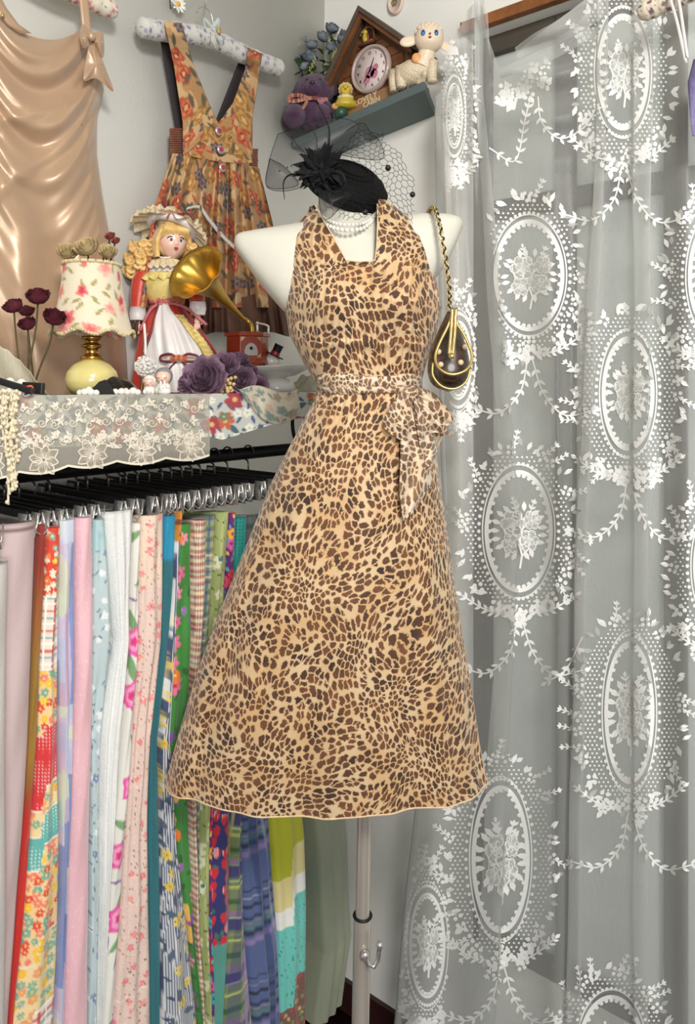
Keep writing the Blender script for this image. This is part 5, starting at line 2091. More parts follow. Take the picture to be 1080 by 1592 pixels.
# necklace, sash with roses, bow on the skirt
mb = MB()
for k in range(22):
    a = PI * (1.02 + .96 * k / 21)
    mb.ell((-5 + 12 * math.cos(a), -1 + 12 * math.sin(a), 209 + 3 * math.cos(a) ** 2), 1.3, nu=8, nv=6)
mb.build('pearl_necklace', M_PEARL, doll, scale=s)
mb = MB()
mb.tube([(-6 + 24 * math.cos(a), 20 * math.sin(a), 141) for a in np.linspace(0, 2 * PI, 40, endpoint=False)], 4, 8, closed=True)
mb.tube(cr([(-6, -20, 140), (-24, -24, 128), (-40, -26, 96)], 6), 2.6, 6)
mb.tube(cr([(-2, -20, 140), (30, -26, 130), (62, -30, 104)], 6), 2.6, 6)
mb.build('sash', M_PINKR, doll, scale=s)
mb = MB()
for k in range(5):
    bloom(mb, (-12 + 8 * k, -21, 142 + 2 * (k % 2)), 6.5, (0, -1, .3), k, 3)
mb.build('sash_roses', M_PEACH, doll, scale=s)
p0 = skp(1.56 * PI, 52, 6)
mb = MB()
for sd in (-1, 1):
    mb.tube(cr([p0, p0 + [sd * 13, -3, 7], p0 + [sd * 27, -2, 4], p0 + [sd * 26, -2, -3], p0 + [sd * 12, -3, -4], p0], 5), 2.0, 6)
    mb.tube(cr([p0, p0 + [sd * 12, -2, -12], p0 + [sd * 24, -2, -30]], 5), 1.3, 6)
bw = mb.build('skirt_bow', M_BURG, doll, scale=s)
mb = MB()
for k in range(3):
    bloom(mb, p0 + [-8 + 8 * k, -4, 1], 5, (0, -1, .2), k, 3)
mb.build('bow_roses', M_PEACH, bw, scale=s)

# tulle pompom hanging from the doll's hand
B2, s2, bp2 = tplace(226, -.215)
pom = thing('tulle_pompom', 'white tulle pompom with ribbon hanging from the doll\'s hand', 'pompom', B2, RZ)
mb = MB()
for k in range(70):
    a, b_ = rng.uniform(0, 2 * PI), math.acos(rng.uniform(-1, 1))
    d = np.array([math.sin(b_) * math.cos(a), math.sin(b_) * math.sin(a), math.cos(b_)])
    bloom(mb, np.array([0, 0, 44]) + d * 14, 6, d, k, 2, 1.2)
mb.build('tulle_ball', mat('white_tulle', (232, 228, 222), .8, var=.08), pom, scale=s2)
mb = MB(); mb.tube(cr([(0, 0, 62), (-2, 6, 84), (-6, 14, 112)], 6), 2.2, 6, flat=.4); mb.build('ribbon', M_WSAT, pom, scale=s2)

# ------------------------------------------------------------------ little gramophone
B, s, bp = tplace(385, -.172)
gr = thing('toy_gramophone', 'small red gramophone ornament with a gold horn', 'ornament', B, RZ)
M_RBOX = mat('red_lacquer', (150, 58, 36), .35, var=.2, vscale=20, coat=.3)
M_DGOLD = mat('horn_gold', (196, 158, 70), .3, metal=.85, var=.15)
RH = rotm((0, 0, 1), .35)


def hexp(rx, ry, n=6):
    return [(rx * math.cos(a), ry * math.sin(a)) for a in np.arange(n) * 2 * PI / n + PI / 6 * 0]


def hexprism(mb, r, z0, z1, r1=None):
    r1 = r1 or r
    v = [(r * math.cos(a), r * .8 * math.sin(a), z0) for a in np.arange(6) * PI / 3] + [(r1 * math.cos(a), r1 * .8 * math.sin(a), z1) for a in np.arange(6) * PI / 3]
    f = [tuple(range(5, -1, -1)), tuple(range(6, 12))] + [(i, (i + 1) % 6, (i + 1) % 6 + 6, i + 6) for i in range(6)]
    mb.add(np.array(v) @ RH.T, f)


for (r, z0, z1, nm) in ((33, 52, 88, 'upper_case'), (29, 6, 46, 'lower_case')):
    mb = MB(); hexprism(mb, r, z0, z1); bevel(mb.build(nm, M_RBOX, gr, scale=s, smooth=False), .0006)
for (r, z0, z1, r1) in ((37, 88, 93, 36), (36, 46, 52, 34), (34, 0, 6, 31), (27, 93, 95, 25)):
    mb = MB(); hexprism(mb, r, z0, z1, r1); bevel(mb.build('case_moulding', M_RBOX, gr, scale=s, smooth=False), .0006)
nrm = RH @ np.array([math.cos(-PI / 2 - 0.0), math.sin(-PI / 2), 0])
fcn = RH @ np.array([0, -33 * .8 * math.cos(PI / 6) - .5, 0])
fx = RH @ np.array([1, 0, 0])
mb = MB()
arch = [(-10, 0), (10, 0), (10, 8), (8, 14), (4, 18), (0, 19), (-4, 18), (-8, 14), (-10, 8)]
mb.prism(arch, -1.4, 1, RH, fcn + [0, 0, 58]); pl_ = mb.build('silver_plate', mat('dull_silver', (176, 172, 170), .35, metal=.3, var=.2), gr, scale=s, smooth=False)
mb = MB(); mb.ell(fcn + nrm * 2.2 + [0, 0, 69], 2.6, nu=10, nv=8); mb.build('knob', M_BLACK, pl_, scale=s)
mb = MB()
for sx in (-1, 1):
    for zc_, d in ((86, -1), (55, 1)):
        mb.prism([(sx * 15, 0), (sx * 9, 0), (sx * 15, d * 7)][::(1 if sx * d > 0 else -1)], -.8, .5, RH, fcn + [0, 0, zc_])
mb.build('gold_corners', M_GOLD, gr, scale=s, smooth=False)
mb = MB()
mb.tube(cr([(16, -10, 95), (16, -10, 106), (17, -10, 108), (32, -10, 104), (33, -10, 96), (33, -10, 92)], 4), 2.0, 8)
mb.ell((16, -10, 108), 3, nu=10, nv=8)
mb.build('crank', M_CHROME, gr, scale=s)
axis = np.array([-.42, -.76, .46]); axis /= np.linalg.norm(axis)
st0 = np.array([-8, 6, 116.])
mb = MB(); mb.tube(cr([(6, 4, 94), (5, 5, 104), (0, 8, 112), tuple(st0 + axis * 4)], 6), np.linspace(4.0, 3.4, 19), 12); mb.build('horn_elbow', M_DGOLD, gr, scale=s)
HL = 128
prof = [(3.2 + 8 * t + 30 * t ** 3.4 + (3 if t > .98 else 0), HL * t) for t in np.linspace(0, 1, 26)]
M = frame_to(axis, (1, 0, 0))
aa = np.arange(80) * 2 * PI / 80
P = np.zeros((26, 80, 3))
for i, (r, z) in enumerate(prof):
    t = i / 25
    rr = r * (1 + .05 * t ** 8 * np.abs(np.sin(aa * 4.5)))
    P[i] = np.stack([rr * np.cos(aa), rr * np.sin(aa), z - 2.0 * t ** 8 * np.abs(np.sin(aa * 4.5)) + 0 * aa], 1)
mb = MB(); mb.grid(P @ M.T + st0, cv=True); hn = mb.build('horn', M_DGOLD, gr, scale=s); solid(hn, .0006)

# ------------------------------------------------------------------ plate on a stand, snowman
B, s, bp = tplace(430, -.205)
pl = thing('cake_stand', 'white ceramic plate on a round white foot', 'plate', B, RZ)
mb = MB(); mb.lathe([(0, 0), (26, 0), (29, 3), (30, 9), (27, 17), (20, 22), (10, 25), (0, 25)], 36); mb.build('round_foot', M_WHITE, pl, scale=s)
mb = MB(); mb.lathe([(0, 22), (12, 23), (30, 26), (48, 34), (56, 40), (57, 42), (54, 42), (44, 36), (26, 31), (0, 30)], 56, M=rotm((0, 1, 0), -.05)); mb.build('dish', M_WHITE, pl, scale=s)
sn = thing('snowman_figurine', 'small snowman figurine with black top hat and red scarf on the plate', 'figurine', B + (RGT * -8) * s + [0, 0, 41 * s], RZ)
M_REDG = mat('red_glaze', (176, 30, 36), .3, coat=.3)
mb = MB(); mb.ell((0, 0, 9), (13, 11, 11), nu=20, nv=12); mb.build('body', M_WHITE, sn, scale=s)
mb = MB(); mb.ell((-14, -2, 10), (6, 6, 7), nu=12, nv=8); mb.build('scarf', M_REDG, sn, scale=s)
HTl = rotm((0, 1, 0), .45)
hb_ = np.array([4, 0, 17])
mb = MB(); mb.lathe([(0, 0), (15, 0), (15, 2), (0, 2)], 24, hb_, HTl); mb.lathe([(6.5, 2), (7, 17), (8, 19), (0, 19)], 20, hb_, HTl); ht = mb.build('top_hat', M_BLACK, sn, scale=s)
mb = MB(); mb.lathe([(7.2, 2), (7.4, 7)], 20, hb_, HTl); mb.build('hat_band', M_REDG, ht, scale=s)

# ------------------------------------------------------------------ purple fabric roses
M_PURP = mat('mauve_petal', (148, 118, 138), .7, var=.35, vscale=60, bump=.3, bscale=200, rgb2=(108, 80, 102))
for k, (px, py, r, yw, ax, lb) in enumerate([(316, 588, 32, -.262, (-.1, -1, .35), 'largest dusty purple fabric rose in front of the doll'), (347, 566, 22, -.235, (.1, -.8, .7), 'dusty purple fabric rose above the gold berries'), (370, 560, 17, -.238, (.2, -.6, .9), 'dusty purple fabric rose leaning on the red box'),
                                     (375, 590, 20, -.258, (.2, -1, .2), 'dusty purple fabric rose right of the gold berries'), (401, 600, 15, -.268, (.3, -1, .2), 'smallest dusty purple fabric rose beside the plate foot'), (291, 594, 18, -.24, (-.6, -.8, .4), 'dusty purple fabric rose tucked at the left of the biggest one'), (388, 578, 14, -.246, (.5, -.6, .6), 'dusty purple fabric rose under the rim of the plate')]):
    P0, s2, bp2 = tplace(px, yw)
    hz = max(bp2 - py, r * .75)
    P0 = P0 + [0, 0, 0]
    t = thing('fabric_rose', lb, 'flower', P0, RZ, 'purple fabric roses on the shelf board')
    mb = MB(); bloom(mb, (0, r * .3, hz), r, ax, k + 5, 5, 1.0, crumple=.05); mb.build('flower_head', M_PURP, t, scale=s2)
    mb = MB(); mb.tube([(0, r * .4, hz), (0, r * .5, 1.5)], 1.6, 6); mb.build('stem', M_STEM, t, scale=s2)
M_BERRY = mat('pale_gold_berry', (222, 190, 130), .4, var=.2)
B2, s2, bp2 = tplace(354, -.285)
bs = thing('berry_sprig', 'pale gold berry sprig between the purple roses', 'flower', B2, RZ)
for k in range(12):
    mb = MB(); mb.ell((rng.uniform(-12, 12), rng.uniform(-3, 3), rng.uniform(4, 28)), rng.uniform(2.5, 4), nu=10, nv=7); mb.build('berry', M_BERRY, bs, scale=s2)
mb = MB(); mb.tube([(0, 0, 0), (2, 0, 14), (4, 0, 26)], 1.0, 5); mb.build('stem', M_STEM, bs, scale=s2)

# ------------------------------------------------------------------ baby figurines
M_GREYF = mat('grey_felt', (140, 138, 140), .9, var=.2)
for k, (px, yw, sc_, hood, lb) in enumerate([(232, -.268, .92, M_WHITE, 'sleeping baby figurine with a white hood'), (254, -.262, 1.25, M_GREYF, 'sleeping baby figurine with a grey hood')]):
    B2, s2, bp2 = tplace(px, yw)
    s2 *= sc_
    t = thing('baby_figurine', lb, 'figurine', B2, RZ)
    mb = MB(); mb.ell((0, 0, 8), (10, 8, 8.5), nu=18, nv=10); mb.ell((-7, -5, 5), (3, 3, 5), nu=10, nv=8); mb.ell((7, -5, 5), (3, 3, 5), nu=10, nv=8); mb.build('body', M_WHITE, t, scale=s2)
    mb = MB(); mb.ell((0, -1, 22), (9.5, 9, 9.5), nu=22, nv=14); hd = mb.build('head', M_SKIN, t, scale=s2)
    for sx in (-1, 1):
        mb = MB(); mb.tube([(sx * 4 + 2 * math.cos(a), -9.6 + .4 * abs(math.cos(a)), 22 + 1.2 * math.sin(a)) for a in np.linspace(PI, 2 * PI, 8)], .35, 5); mb.build('closed_eye', M_BROW, hd, scale=s2)
    mb = MB(); mb.ell((0, -10, 18), (1.3, .8, .7), nu=8, nv=6); mb.build('mouth', M_LIP, hd, scale=s2)
    mb = MB(); mb.ell((0, 1.6, 23.5), (11, 10, 11), nu=26, nv=16, disp=lambda P: 1 - .35 * (np.clip(-P[..., 1] - .55, 0, 1) > 0) * (P[..., 2] < .45)); mb.build('hood', hood, t, scale=s2)
B2, s2, bp2 = tplace(255, -.290)
t = thing('bunny_figurine', 'tiny white rabbit figurine in front of the grey hooded baby', 'figurine', B2, RZ)
mb = MB(); mb.ell((0, 0, 6), (11, 8, 6.5), nu=18, nv=10); mb.ell((-2, -3, 10), (7, 6, 6), nu=16, nv=10); bd = mb.build('body', M_WHITE, t, scale=s2)
for sx in (-1, 1):
    mb = MB(); mb.ell((-2 + sx * 3, -1, 18), (1.8, 1.5, 5), nu=10, nv=8); mb.build('ear', M_WHITE, t, scale=s2)
    mb = MB(); mb.ell((-2 + sx * 2.6, -8.6, 11), .8, nu=6, nv=5); mb.build('eye', M_BLACK, t, scale=s2)

# ------------------------------------------------------------------ pearls, hair clips, scarf, lace scraps at the left


def pearls(lb, beads, yw, px0):
    B2, s2, bp2 = tplace(px0, yw)
    t = thing('pearl_bracelet', lb, 'bracelet', B2, RZ)
    for (px, dy, r, up) in beads:
        mb = MB(); mb.ell((px - px0, dy, r + up), r, nu=14, nv=10); mb.build('pearl', M_PEARL, t, scale=s2)
    return t


pearls('large pearl hair clip lying before the cream lamp base', [(124, 0, 5, 0), (132, -2, 6, 0), (141, 0, 6, 0), (150, -1, 5, 0), (137, 4, 5, 5), (128, 8, 4, 0), (146, 8, 4.5, 0)], -.285, 137)
pearls('string of big pearls lying before the checked scarf', [(172, 0, 5, 0), (180, -3, 5.5, 0), (189, 0, 6, 0), (198, -2, 5, 0), (207, 0, 6.5, 0), (215, -3, 5, 0), (194, 6, 5, 2), (204, 7, 5, 2)], -.285, 195)
pearls('heap of pearls behind the black hair clips at the far left', [(6, 0, 7, 14), (14, 4, 7, 16), (24, 0, 6, 12), (32, 4, 7, 14), (40, 0, 7, 10), (30, 6, 6, 2), (46, 0, 6, 2), (38, 6, 6, 0), (12, 6, 6, 2), (20, 6, 6, 0), (4, 6, 6, 0)], -.262, 28)


def p_brownplaid(u, v):
    return plaid(u, v, .014, (92, 74, 58), [(0, .3, .4, (58, 46, 38), .7), (1, .3, .4, (54, 44, 38), .7), (0, .8, .06, (150, 130, 106), .6), (1, .8, .06, (150, 130, 106), .6)])


B2, s2, bp2 = tplace(182, -.245)
G = np.zeros((50, 30, 3)); U = np.zeros((50, 30)); V = np.zeros((50, 30))
for i in range(50):
    for j in range(30):
        a, b_ = i / 49, j / 29
        env = math.sin(a * PI) ** .7 * (1 - b_ ** 2)
        G[i, j] = ((a - .5) * 78, (b_ - .5) * 44 - 4, 1.0 + 34 * env * (.45 + .55 * a) + 2.0 * math.sin(a * 15 + b_ * 6) * env)
        U[i, j] = a * .09; V[i, j] = b_ * .07
mb = MB(); mb.grid(G, col=p_brownplaid(U, V))
sc_o = mb.build('checked_scarf', M_PRINT, scale=s2, loc=B2); sc_o.rotation_euler = (0, 0, RZ); solid(sc_o, .001, 1)
tag(sc_o, 'crumpled brown checked scarf beside the lamp base', 'scarf')
B2, s2, bp2 = tplace(158, -.272)
t = thing('hair_claw', 'black hair claw clip leaning against the checked scarf', 'hair clip', B2, RZ)
mb = MB(); mb.prism([(-18, 0), (-14, 12), (-6, 22), (4, 26), (12, 18), (22, 0)], -3, 3, rotm((1, 0, 0), -.3)); bevel(mb.build('claw_body', M_BLACK, t, scale=s2, smooth=False), .001)
mb = MB(); [mb.tube([(x, -4, 2), (x + 1, -8, 0.6)], 1, 5) for x in range(-14, 20, 5)]; mb.build('teeth', M_BLACK, t, scale=s2)
for k, (px, yw, w, h_, rot, lb) in enumerate([(20, -.292, 34, 5, -.42, 'long black hair clip slanting at the far left front'), (52, -.285, 16, 9, -.1, 'short black hair clip right of the orange band')]):
    B2, s2, bp2 = tplace(px, yw)
    t = thing('hair_clip', lb, 'hair clip', B2, RZ)
    mb = MB(); mb.box((0, 0, h_ + 3 + abs(math.sin(rot)) * w * .75), (w, 6, h_), rotm((0, 1, 0), -rot if rot > 0 else .30 if k == 0 else .06)); bevel(mb.build('clip_body', M_BLACK, t, scale=s2, smooth=False), .0015)
B2, s2, bp2 = tplace(34, -.2990)
t = thing('hair_band', 'orange elastic hair band looped over the black clips', 'hair band', B2, RZ)
mb = MB(); mb.tube(cr([(-14, -4, 18), (-6, -6, 12), (-8, -7, 4), (0, -7, 5), (8, -6, 14), (16, -4, 17), (18, 0, 12)], 6), 1.6, 7); mb.build('orange_loop', mat('orange_elastic', (232, 96, 40), .5), t, scale=s2)
mb = MB(); mb.tube(cr([(14, -4, 16), (4, -6, 4), (10, -7, 1.5), (18, -6, 6)], 6), 1.0, 7); mb.build('grey_loop', mat('grey_elastic', (180, 190, 200), .4), t, scale=s2)
B2, s2, bp2 = tplace(26, -.2960)
t = thing('bead_string', 'short string of blue grey beads at the shelf edge', 'beads', B2 + [0, 0, 0], RZ)
for k in range(7):
    mb = MB(); mb.ell((-10 + k * 3.6, -3, 1.9), 1.9, nu=8, nv=6); mb.build('bead', mat('blue_grey_bead', (110, 122, 150), .3) if k == 0 else bpy.data.materials['blue_grey_bead'], t, scale=s2)
# a triangle of lace lying against the left wall side
B2, s2, bp2 = tplace(36, -.225)
G = np.zeros((40, 30, 3))
for i in range(40):
    for j in range(30):
        a, b_ = i / 39, j / 29
        top = np.interp(a, [0, .25, .6, 1], [84, 70, 44, 3])
        G[i, j] = (-42 + 82 * a, 14 * (1 - b_) - 6 + 2 * math.sin(a * 9 + b_ * 4), 1 + top * b_ + 1.2 * math.sin(a * 30) * b_)
mb = MB(); mb.grid(G); lc = mb.build('lace_scrap', sheer_mat('cream_lace_cloth', (214, 206, 182), .78, .2, weave=.5, wscale=500), scale=s2, loc=B2); lc.rotation_euler = (0, 0, RZ)
tag(lc, 'triangle of cream lace cloth behind the pearls at the far left', 'cloth'); solid(lc, .0008)
B2, s2, bp2 = tplace(478, -.235)
G = np.zeros((36, 24, 3))
for i in range(36):
    for j in range(24):
        a, b_ = i / 35, j / 23
        G[i, j] = (-30 + 56 * a, -8 - 16 * b_ + 3 * math.sin(a * 8), 2 + (26 * math.sin(a * PI * .9) ** .7) * (1 - b_) + 2.5 * math.sin(a * 20 + b_ * 8) * (1 - b_))
mb = MB(); mb.grid(G); lc = mb.build('ribbed_lace_cloth', mat('ribbed_ivory_cloth', (206, 200, 178), .8, var=.15, vscale=90, bump=.6, bscale=120), scale=s2, loc=B2); lc.rotation_euler = (0, 0, RZ)
tag(lc, 'ribbed ivory cloth bunched under the plate beside the dress', 'cloth'); solid(lc, .0008)
# ================================================================== clothes on the left wall
# satin gown on its padded hanger
M_SATIN = mat('champagne_satin', (190, 158, 128), .36, metal=.2, var=.08, vscale=10, sheen=.3, spec=.7, bump=.10, bscale=40, bdist=.003)
M_SATIN.node_tree.nodes['Principled BSDF'].inputs['Anisotropic'].default_value = .4


def wallp(px, py, off):
    return at_y(px, py, -off)


def hanger_pad(name, lab, pts, r, cols, seed, at_fn, group=None):
    P = np.array([at_fn(*p) for p in cr(pts, 10)])
    n = len(P)
    N = 40
    t = thing(name, lab, 'hanger', P[n // 2], 0, group)
    T = np.gradient(P, axis=0); T /= np.linalg.norm(T, axis=1, keepdims=True)
    G = np.zeros((n * 3, N, 3)); U = np.zeros((n * 3, N)); V = np.zeros((n * 3, N))
    s_ = np.linspace(0, 1, n * 3)
    L_ = np.concatenate([[0], np.cumsum(np.linalg.norm(np.diff(P, axis=0), axis=1))])
    a = np.arange(N) * 2 * PI / N
    for i, q in enumerate(s_):
        k = q * (n - 1)
        c = np.array([np.interp(k, range(n), P[:, m]) for m in range(3)])
        tt = np.array([np.interp(k, range(n), T[:, m]) for m in range(3)])
        u0 = np.cross(tt, [0, 1, 0]); u0 /= np.linalg.norm(u0)
        w0 = np.cross(tt, u0)
        e = min(q, 1 - q) * L_[-1]
        rr = r * math.sqrt(max(0.0, 1 - (1 - min(1, e / (r * 1.1))) ** 2)) * (1 + .03 * math.sin(q * 60))
        G[i] = c + rr * (np.cos(a)[:, None] * u0 + np.sin(a)[:, None] * w0)
        U[i] = q * L_[-1]; V[i] = a * r
    col = flat(U, cols[0])
    col = flowers(col, U, V, .016, .0052, seed, cols[1], None, 4, .7, depth=.4)
    col = leaves(col, U, V, .010, .0035, .0010, seed + 2, cols[2], .5)
    mb = MB(); mb.grid(G, cv=True, col=col)
    mb.build('padded_bar', M_PRINT, t, origin=P[n // 2])
    return t, P[n // 2]


hanger_pad('padded_hanger', 'padded hanger with pink petals print holding the satin gown', [(20, -60, .05), (80, -28, .055), (130, -4, .05), (182, 20, .045)], .0185, [(222, 214, 196), [(206, 96, 112), (214, 130, 136)], (130, 120, 90)], 301, wallp)
GL = [(20, -60), (50, -60), (120, -50), (400, -60), (640, -60)]
GR = [(20, 128), (45, 140), (90, 152), (140, 161), (180, 150), (240, 150), (300, 158), (380, 172), (450, 184), (520, 194), (625, 200)]
NU_, NV_ = 150, 240
G = np.zeros((NV_, NU_, 3))
for i, w in enumerate(np.linspace(0, 1, NV_)):
    for j, u in enumerate(np.linspace(0, 1, NU_)):
        # top edge of the cowl: a low swag between the straps
        pxr0 = np.interp(620 * w, *zip(*GR))
        px = -60 + (pxr0 + 60) * u
        q = (px - 68) / 72.0
        sag = max(0.0, 1 - q * q)
        top = 22 + 40 * sag if px > -4 else 22 + 8 * math.exp(-(-4 - px) / 20)
        if px > 130:
            top = 40
        py = top + (628 - top) * w
        pxr = np.interp(py, *zip(*GR))
        px = -60 + (pxr + 60) * u
        q = (px - 68) / 76.0
        sag = max(-.6, 1 - q * q)
        edge = min(1, (pxr - px) / 14.0)
        # cowl folds: nested swags below the neckline
        d = py - 62 * sag * (1 + .6 * w) - 18
        dec = math.exp(-max(0, py - 190) / 110.0)
        f = math.sin(d / 13.5 + .5 * math.sin(px / 30.0)) * .0125 * dec * (.35 + .65 * max(0, sag)); f += .0035 * math.sin(d / 6.1 + px / 40.0) * dec
        # long diagonal and vertical folds lower down
        low = 1 - math.exp(-max(0, py - 170) / 120.0)
        f += low * (.0085 * math.sin((px + (py - 200) * -.16) / 15.0 + 1.4) + .0050 * math.sin((px - py * .35) / 24.0) + .003 * math.sin((px + py * .5) / 17.0))
        f += .006 * math.exp(-((py - 250 + (px - 60) * .75) / 16.0) ** 2) + .005 * math.exp(-((py - 175 + (px - 60) * .25) / 12.0) ** 2)
        body = .030 + .028 * math.sqrt(max(0, math.sin(min(1, (px + 60) / (pxr + 60)) * PI)))
        back = .012 * (1 - edge) if edge < 1 else 0
        G[i, j] = wallp(px, py, body + f * edge - back)
gown = thing('satin_gown', 'champagne satin cowl neck gown hanging on the wall behind the lamp', 'dress', wallp(70, 300, 0.02))
go = tuple(gown.location)
mb = MB(); mb.grid(G)
solid(mb.build('gown_body', M_SATIN, gown, origin=go), .0012)
mb = MB()
Gs = np.array([[wallp(x + dx, y, .062) for x, y in ((-12, -12), (2, 14), (20, 38), (40, 52))] for dx in (-9, -3, 3, 9)])
mb.grid(Gs); solid(mb.build('left_strap', M_SATIN, gown, origin=go), .0012)
mb = MB(); mb.ell(wallp(4, 24, .068), (.0035, .003, .0035)); mb.build('strap_button', M_GOLD, gown, origin=go)
mb = MB()
mb.grid([[wallp(131 + x + (y - 10) * .10, y, .066 + .003 * math.sin(x)) for x in (-7, -3, 0, 3, 7)] for y in np.linspace(-18, 52, 14)])
solid(mb.build('right_strap', M_SATIN, gown, origin=go), .0012)


def satin_patch(name, pts, off, puff, seed=0):
    pts = np.array(pts, float)
    c = pts.mean(0)
    n = len(pts)
    O = cr(np.vstack([pts, pts[:1]]), 8)[:-1]
    R_ = np.linspace(0, 1, 10)
    mb = MB()
    for sg in (1, -1):
        g = np.array([[wallp(*(c + (o - c) * r), off + sg * puff * (1 - r * r) * (1 if sg > 0 else .2) + .0025 * math.sin(k * .7 + seed) * r) for k, o in enumerate(O)] for r in R_])
        mb.grid(g, cv=True)
    return mb


satin_patch('bow', [(142, 52), (130, 38), (124, 50), (128, 74), (138, 70)], .075, .012).build('bow_loop', M_SATIN, gown, origin=go)
satin_patch('bow', [(142, 52), (158, 49), (162, 64), (160, 90), (148, 72)], .075, .012, 2).build('bow_loop', M_SATIN, gown, origin=go)
satin_patch('bow', [(142, 60), (136, 80), (130, 124), (150, 122), (176, 142), (164, 106), (150, 70)], .073, .006, 3).build('bow_tail', M_SATIN, gown, origin=go)
mb = MB(); mb.ell(wallp(142, 56, .084), (.007, .006, .009)); mb.build('bow_knot', M_SATIN, gown, origin=go)

# pinafore
def p_paisley(u, v):
    c = flat(u, (172, 130, 84))
    n_ = vnoise(u * 45, v * 45, 5)
    c = put(c, (n_ > .1) * .4, (222, 192, 148))
    dx, dy, r1, r2 = scatter(u, v, .040, 401)
    r = np.hypot(dx, dy); th = np.arctan2(dy, dx) + r2 * 6
    for ph, (rr, q) in enumerate([(.026, (146, 104, 54)), (.020, (186, 142, 78)), (.014, (162, 110, 62)), (.008, (206, 168, 104))]):
        e = rr * (1 - .25 * np.abs(np.sin(th * 2.5 + ph)))
        c = put(c, (e - r) * 900 * (r1 < .34) * .8, q)
    for ph, (rr, q) in enumerate([(.021, (172, 74, 46)), (.015, (198, 112, 72)), (.010, (146, 56, 40)), (.005, (214, 160, 110))]):
        e = rr * (1 - .3 * np.abs(np.sin(th * 2 + ph)))
        c = put(c, (e - r) * 1200 * (r1 > .34) * (r1 < .70), q)
    for ph, (rr, q) in enumerate([(.018, (84, 74, 76)), (.012, (132, 112, 108)), (.006, (70, 60, 64))]):
        e = rr * (1 - .35 * np.abs(np.sin(th * 3 + ph)))
        c = put(c, (e - r) * 1200 * (r1 > .70), q)
    c = leaves(c, u, v, .030, .016, .0050, 405, (92, 84, 66), .55)
    c = leaves(c, u + .01, v + .01, .036, .014, .0032, 407, (168, 82, 52), .5)
    w = np.abs(vnoise(u * 70, v * 70, 9))
    return put(c, (.05 - w) * 10 * .6, (110, 80, 58))


pin = thing('pinafore_dress', 'velvety floral pinafore dress hanging on the wall from the lilac print hanger', 'dress', wallp(335, 260, .02))
po = tuple(pin.location)
hg, hgo = hanger_pad('padded_hanger', 'padded hanger with small lilac flowers holding the pinafore', [(213, 41, .045), (250, 48, .048), (300, 54, .05), (335, 64, .05), (375, 83, .048), (410, 98, .045), (438, 108, .042)], .0205, [(204, 202, 196), [(132, 124, 162), (150, 142, 174), (160, 152, 170)], (130, 132, 124)], 311, wallp)
mb = MB(); mb.tube(cr([wallp(*q) for q in ((333, 58, .05), (331, 34, .05), (326, 18, .05), (316, 11, .05), (308, 14, .05), (306, 20, .05))], 6), .0014, 8); mb.build('hook', M_CHROME, hg, origin=hgo)
mb = MB()
M_MINT = mat('pale_mint_ribbon', (196, 206, 200), .3, var=.1, sheen=.3)
for pts in ([(330, 42, .055), (318, 30, .06), (320, 44, .065), (329, 46, .06)], [(330, 44, .055), (341, 30, .06), (338, 44, .065), (331, 48, .06)], [(330, 46, .06), (328, 62, .078), (334, 74, .078)], [(331, 46, .06), (338, 58, .078), (344, 68, .078)]):
    mb.tube(cr([wallp(*q) for q in pts], 6), .0045, 8, flat=.25)
mb.build('ribbon_bow', M_MINT, hg, origin=hgo)
mb = MB(); mb.box(wallp(340, 48, .074), (.004, .002, .006)); mb.build('yellow_bead', mat('yellow_bead', (196, 160, 90), .4), hg, origin=hgo)
# nail and cord that carry the hanger
mb = MB(); mb.tube([wallp(322, -12, .004), wallp(320, 4, .03), wallp(319, 12, .048)], .0016, 6)
ob = mb.build('hanging_cord', mat('clear_cord', (210, 212, 210), .2), origin=wallp(320, 0, .02)); tag(ob, 'clear beaded cord holding the lilac hanger', 'cord')


def bib_strap(outer, inner, ys, off, seed, name='shoulder_strap'):
    n, m = 70, 34
    G = np.zeros((n, m, 3)); U = np.zeros((n, m)); V = np.zeros((n, m))
    for i, w in enumerate(np.linspace(0, 1, n)):
        yo = np.interp(w, np.linspace(0, 1, len(outer)), [q[1] for q in outer]); xo = np.interp(w, np.linspace(0, 1, len(outer)), [q[0] for q in outer])
        yi = np.interp(w, np.linspace(0, 1, len(inner)), [q[1] for q in inner]); xi = np.interp(w, np.linspace(0, 1, len(inner)), [q[0] for q in inner])
        for j in range(m):
            s_ = j / (m - 1)
            G[i, j] = wallp(xo + (xi - xo) * s_, yo + (yi - yo) * s_, off + .004 * math.sin(s_ * PI) + .030 * max(0, min(1, 1.6 - w * 6)))
            U[i, j] = s_ * abs(xi - xo) * .0014 + seed; V[i, j] = w * .25
    mb = MB(); mb.grid(G, col=p_paisley(U, V))
    return solid(mb.build(name, M_VELV, pin, origin=po), .0022)


M_VELV = paint_mat('printed_velvet', rough=.85, sheen=.05, bump=.3, bscale=200)
M_LINE = mat('dark_lining', (44, 34, 38), .8, var=.2)
M_BRWN = mat('brown_cotton', (92, 60, 44), .8, var=.25, vscale=20, bump=.4, bscale=60, bdist=.003)
M_BRWR = mat('brown_shirring', (128, 80, 62), .8, var=.25, vscale=60)
bib_strap([(255, 33), (270, 100), (284, 190), (287, 242)], [(282, 36), (300, 100), (324, 160), (339, 192)], None, .048, 0)
bib_strap([(407, 84), (400, 130), (391, 190), (389, 250)], [(386, 74), (380, 110), (362, 160), (339, 192)], None, .048, .4)
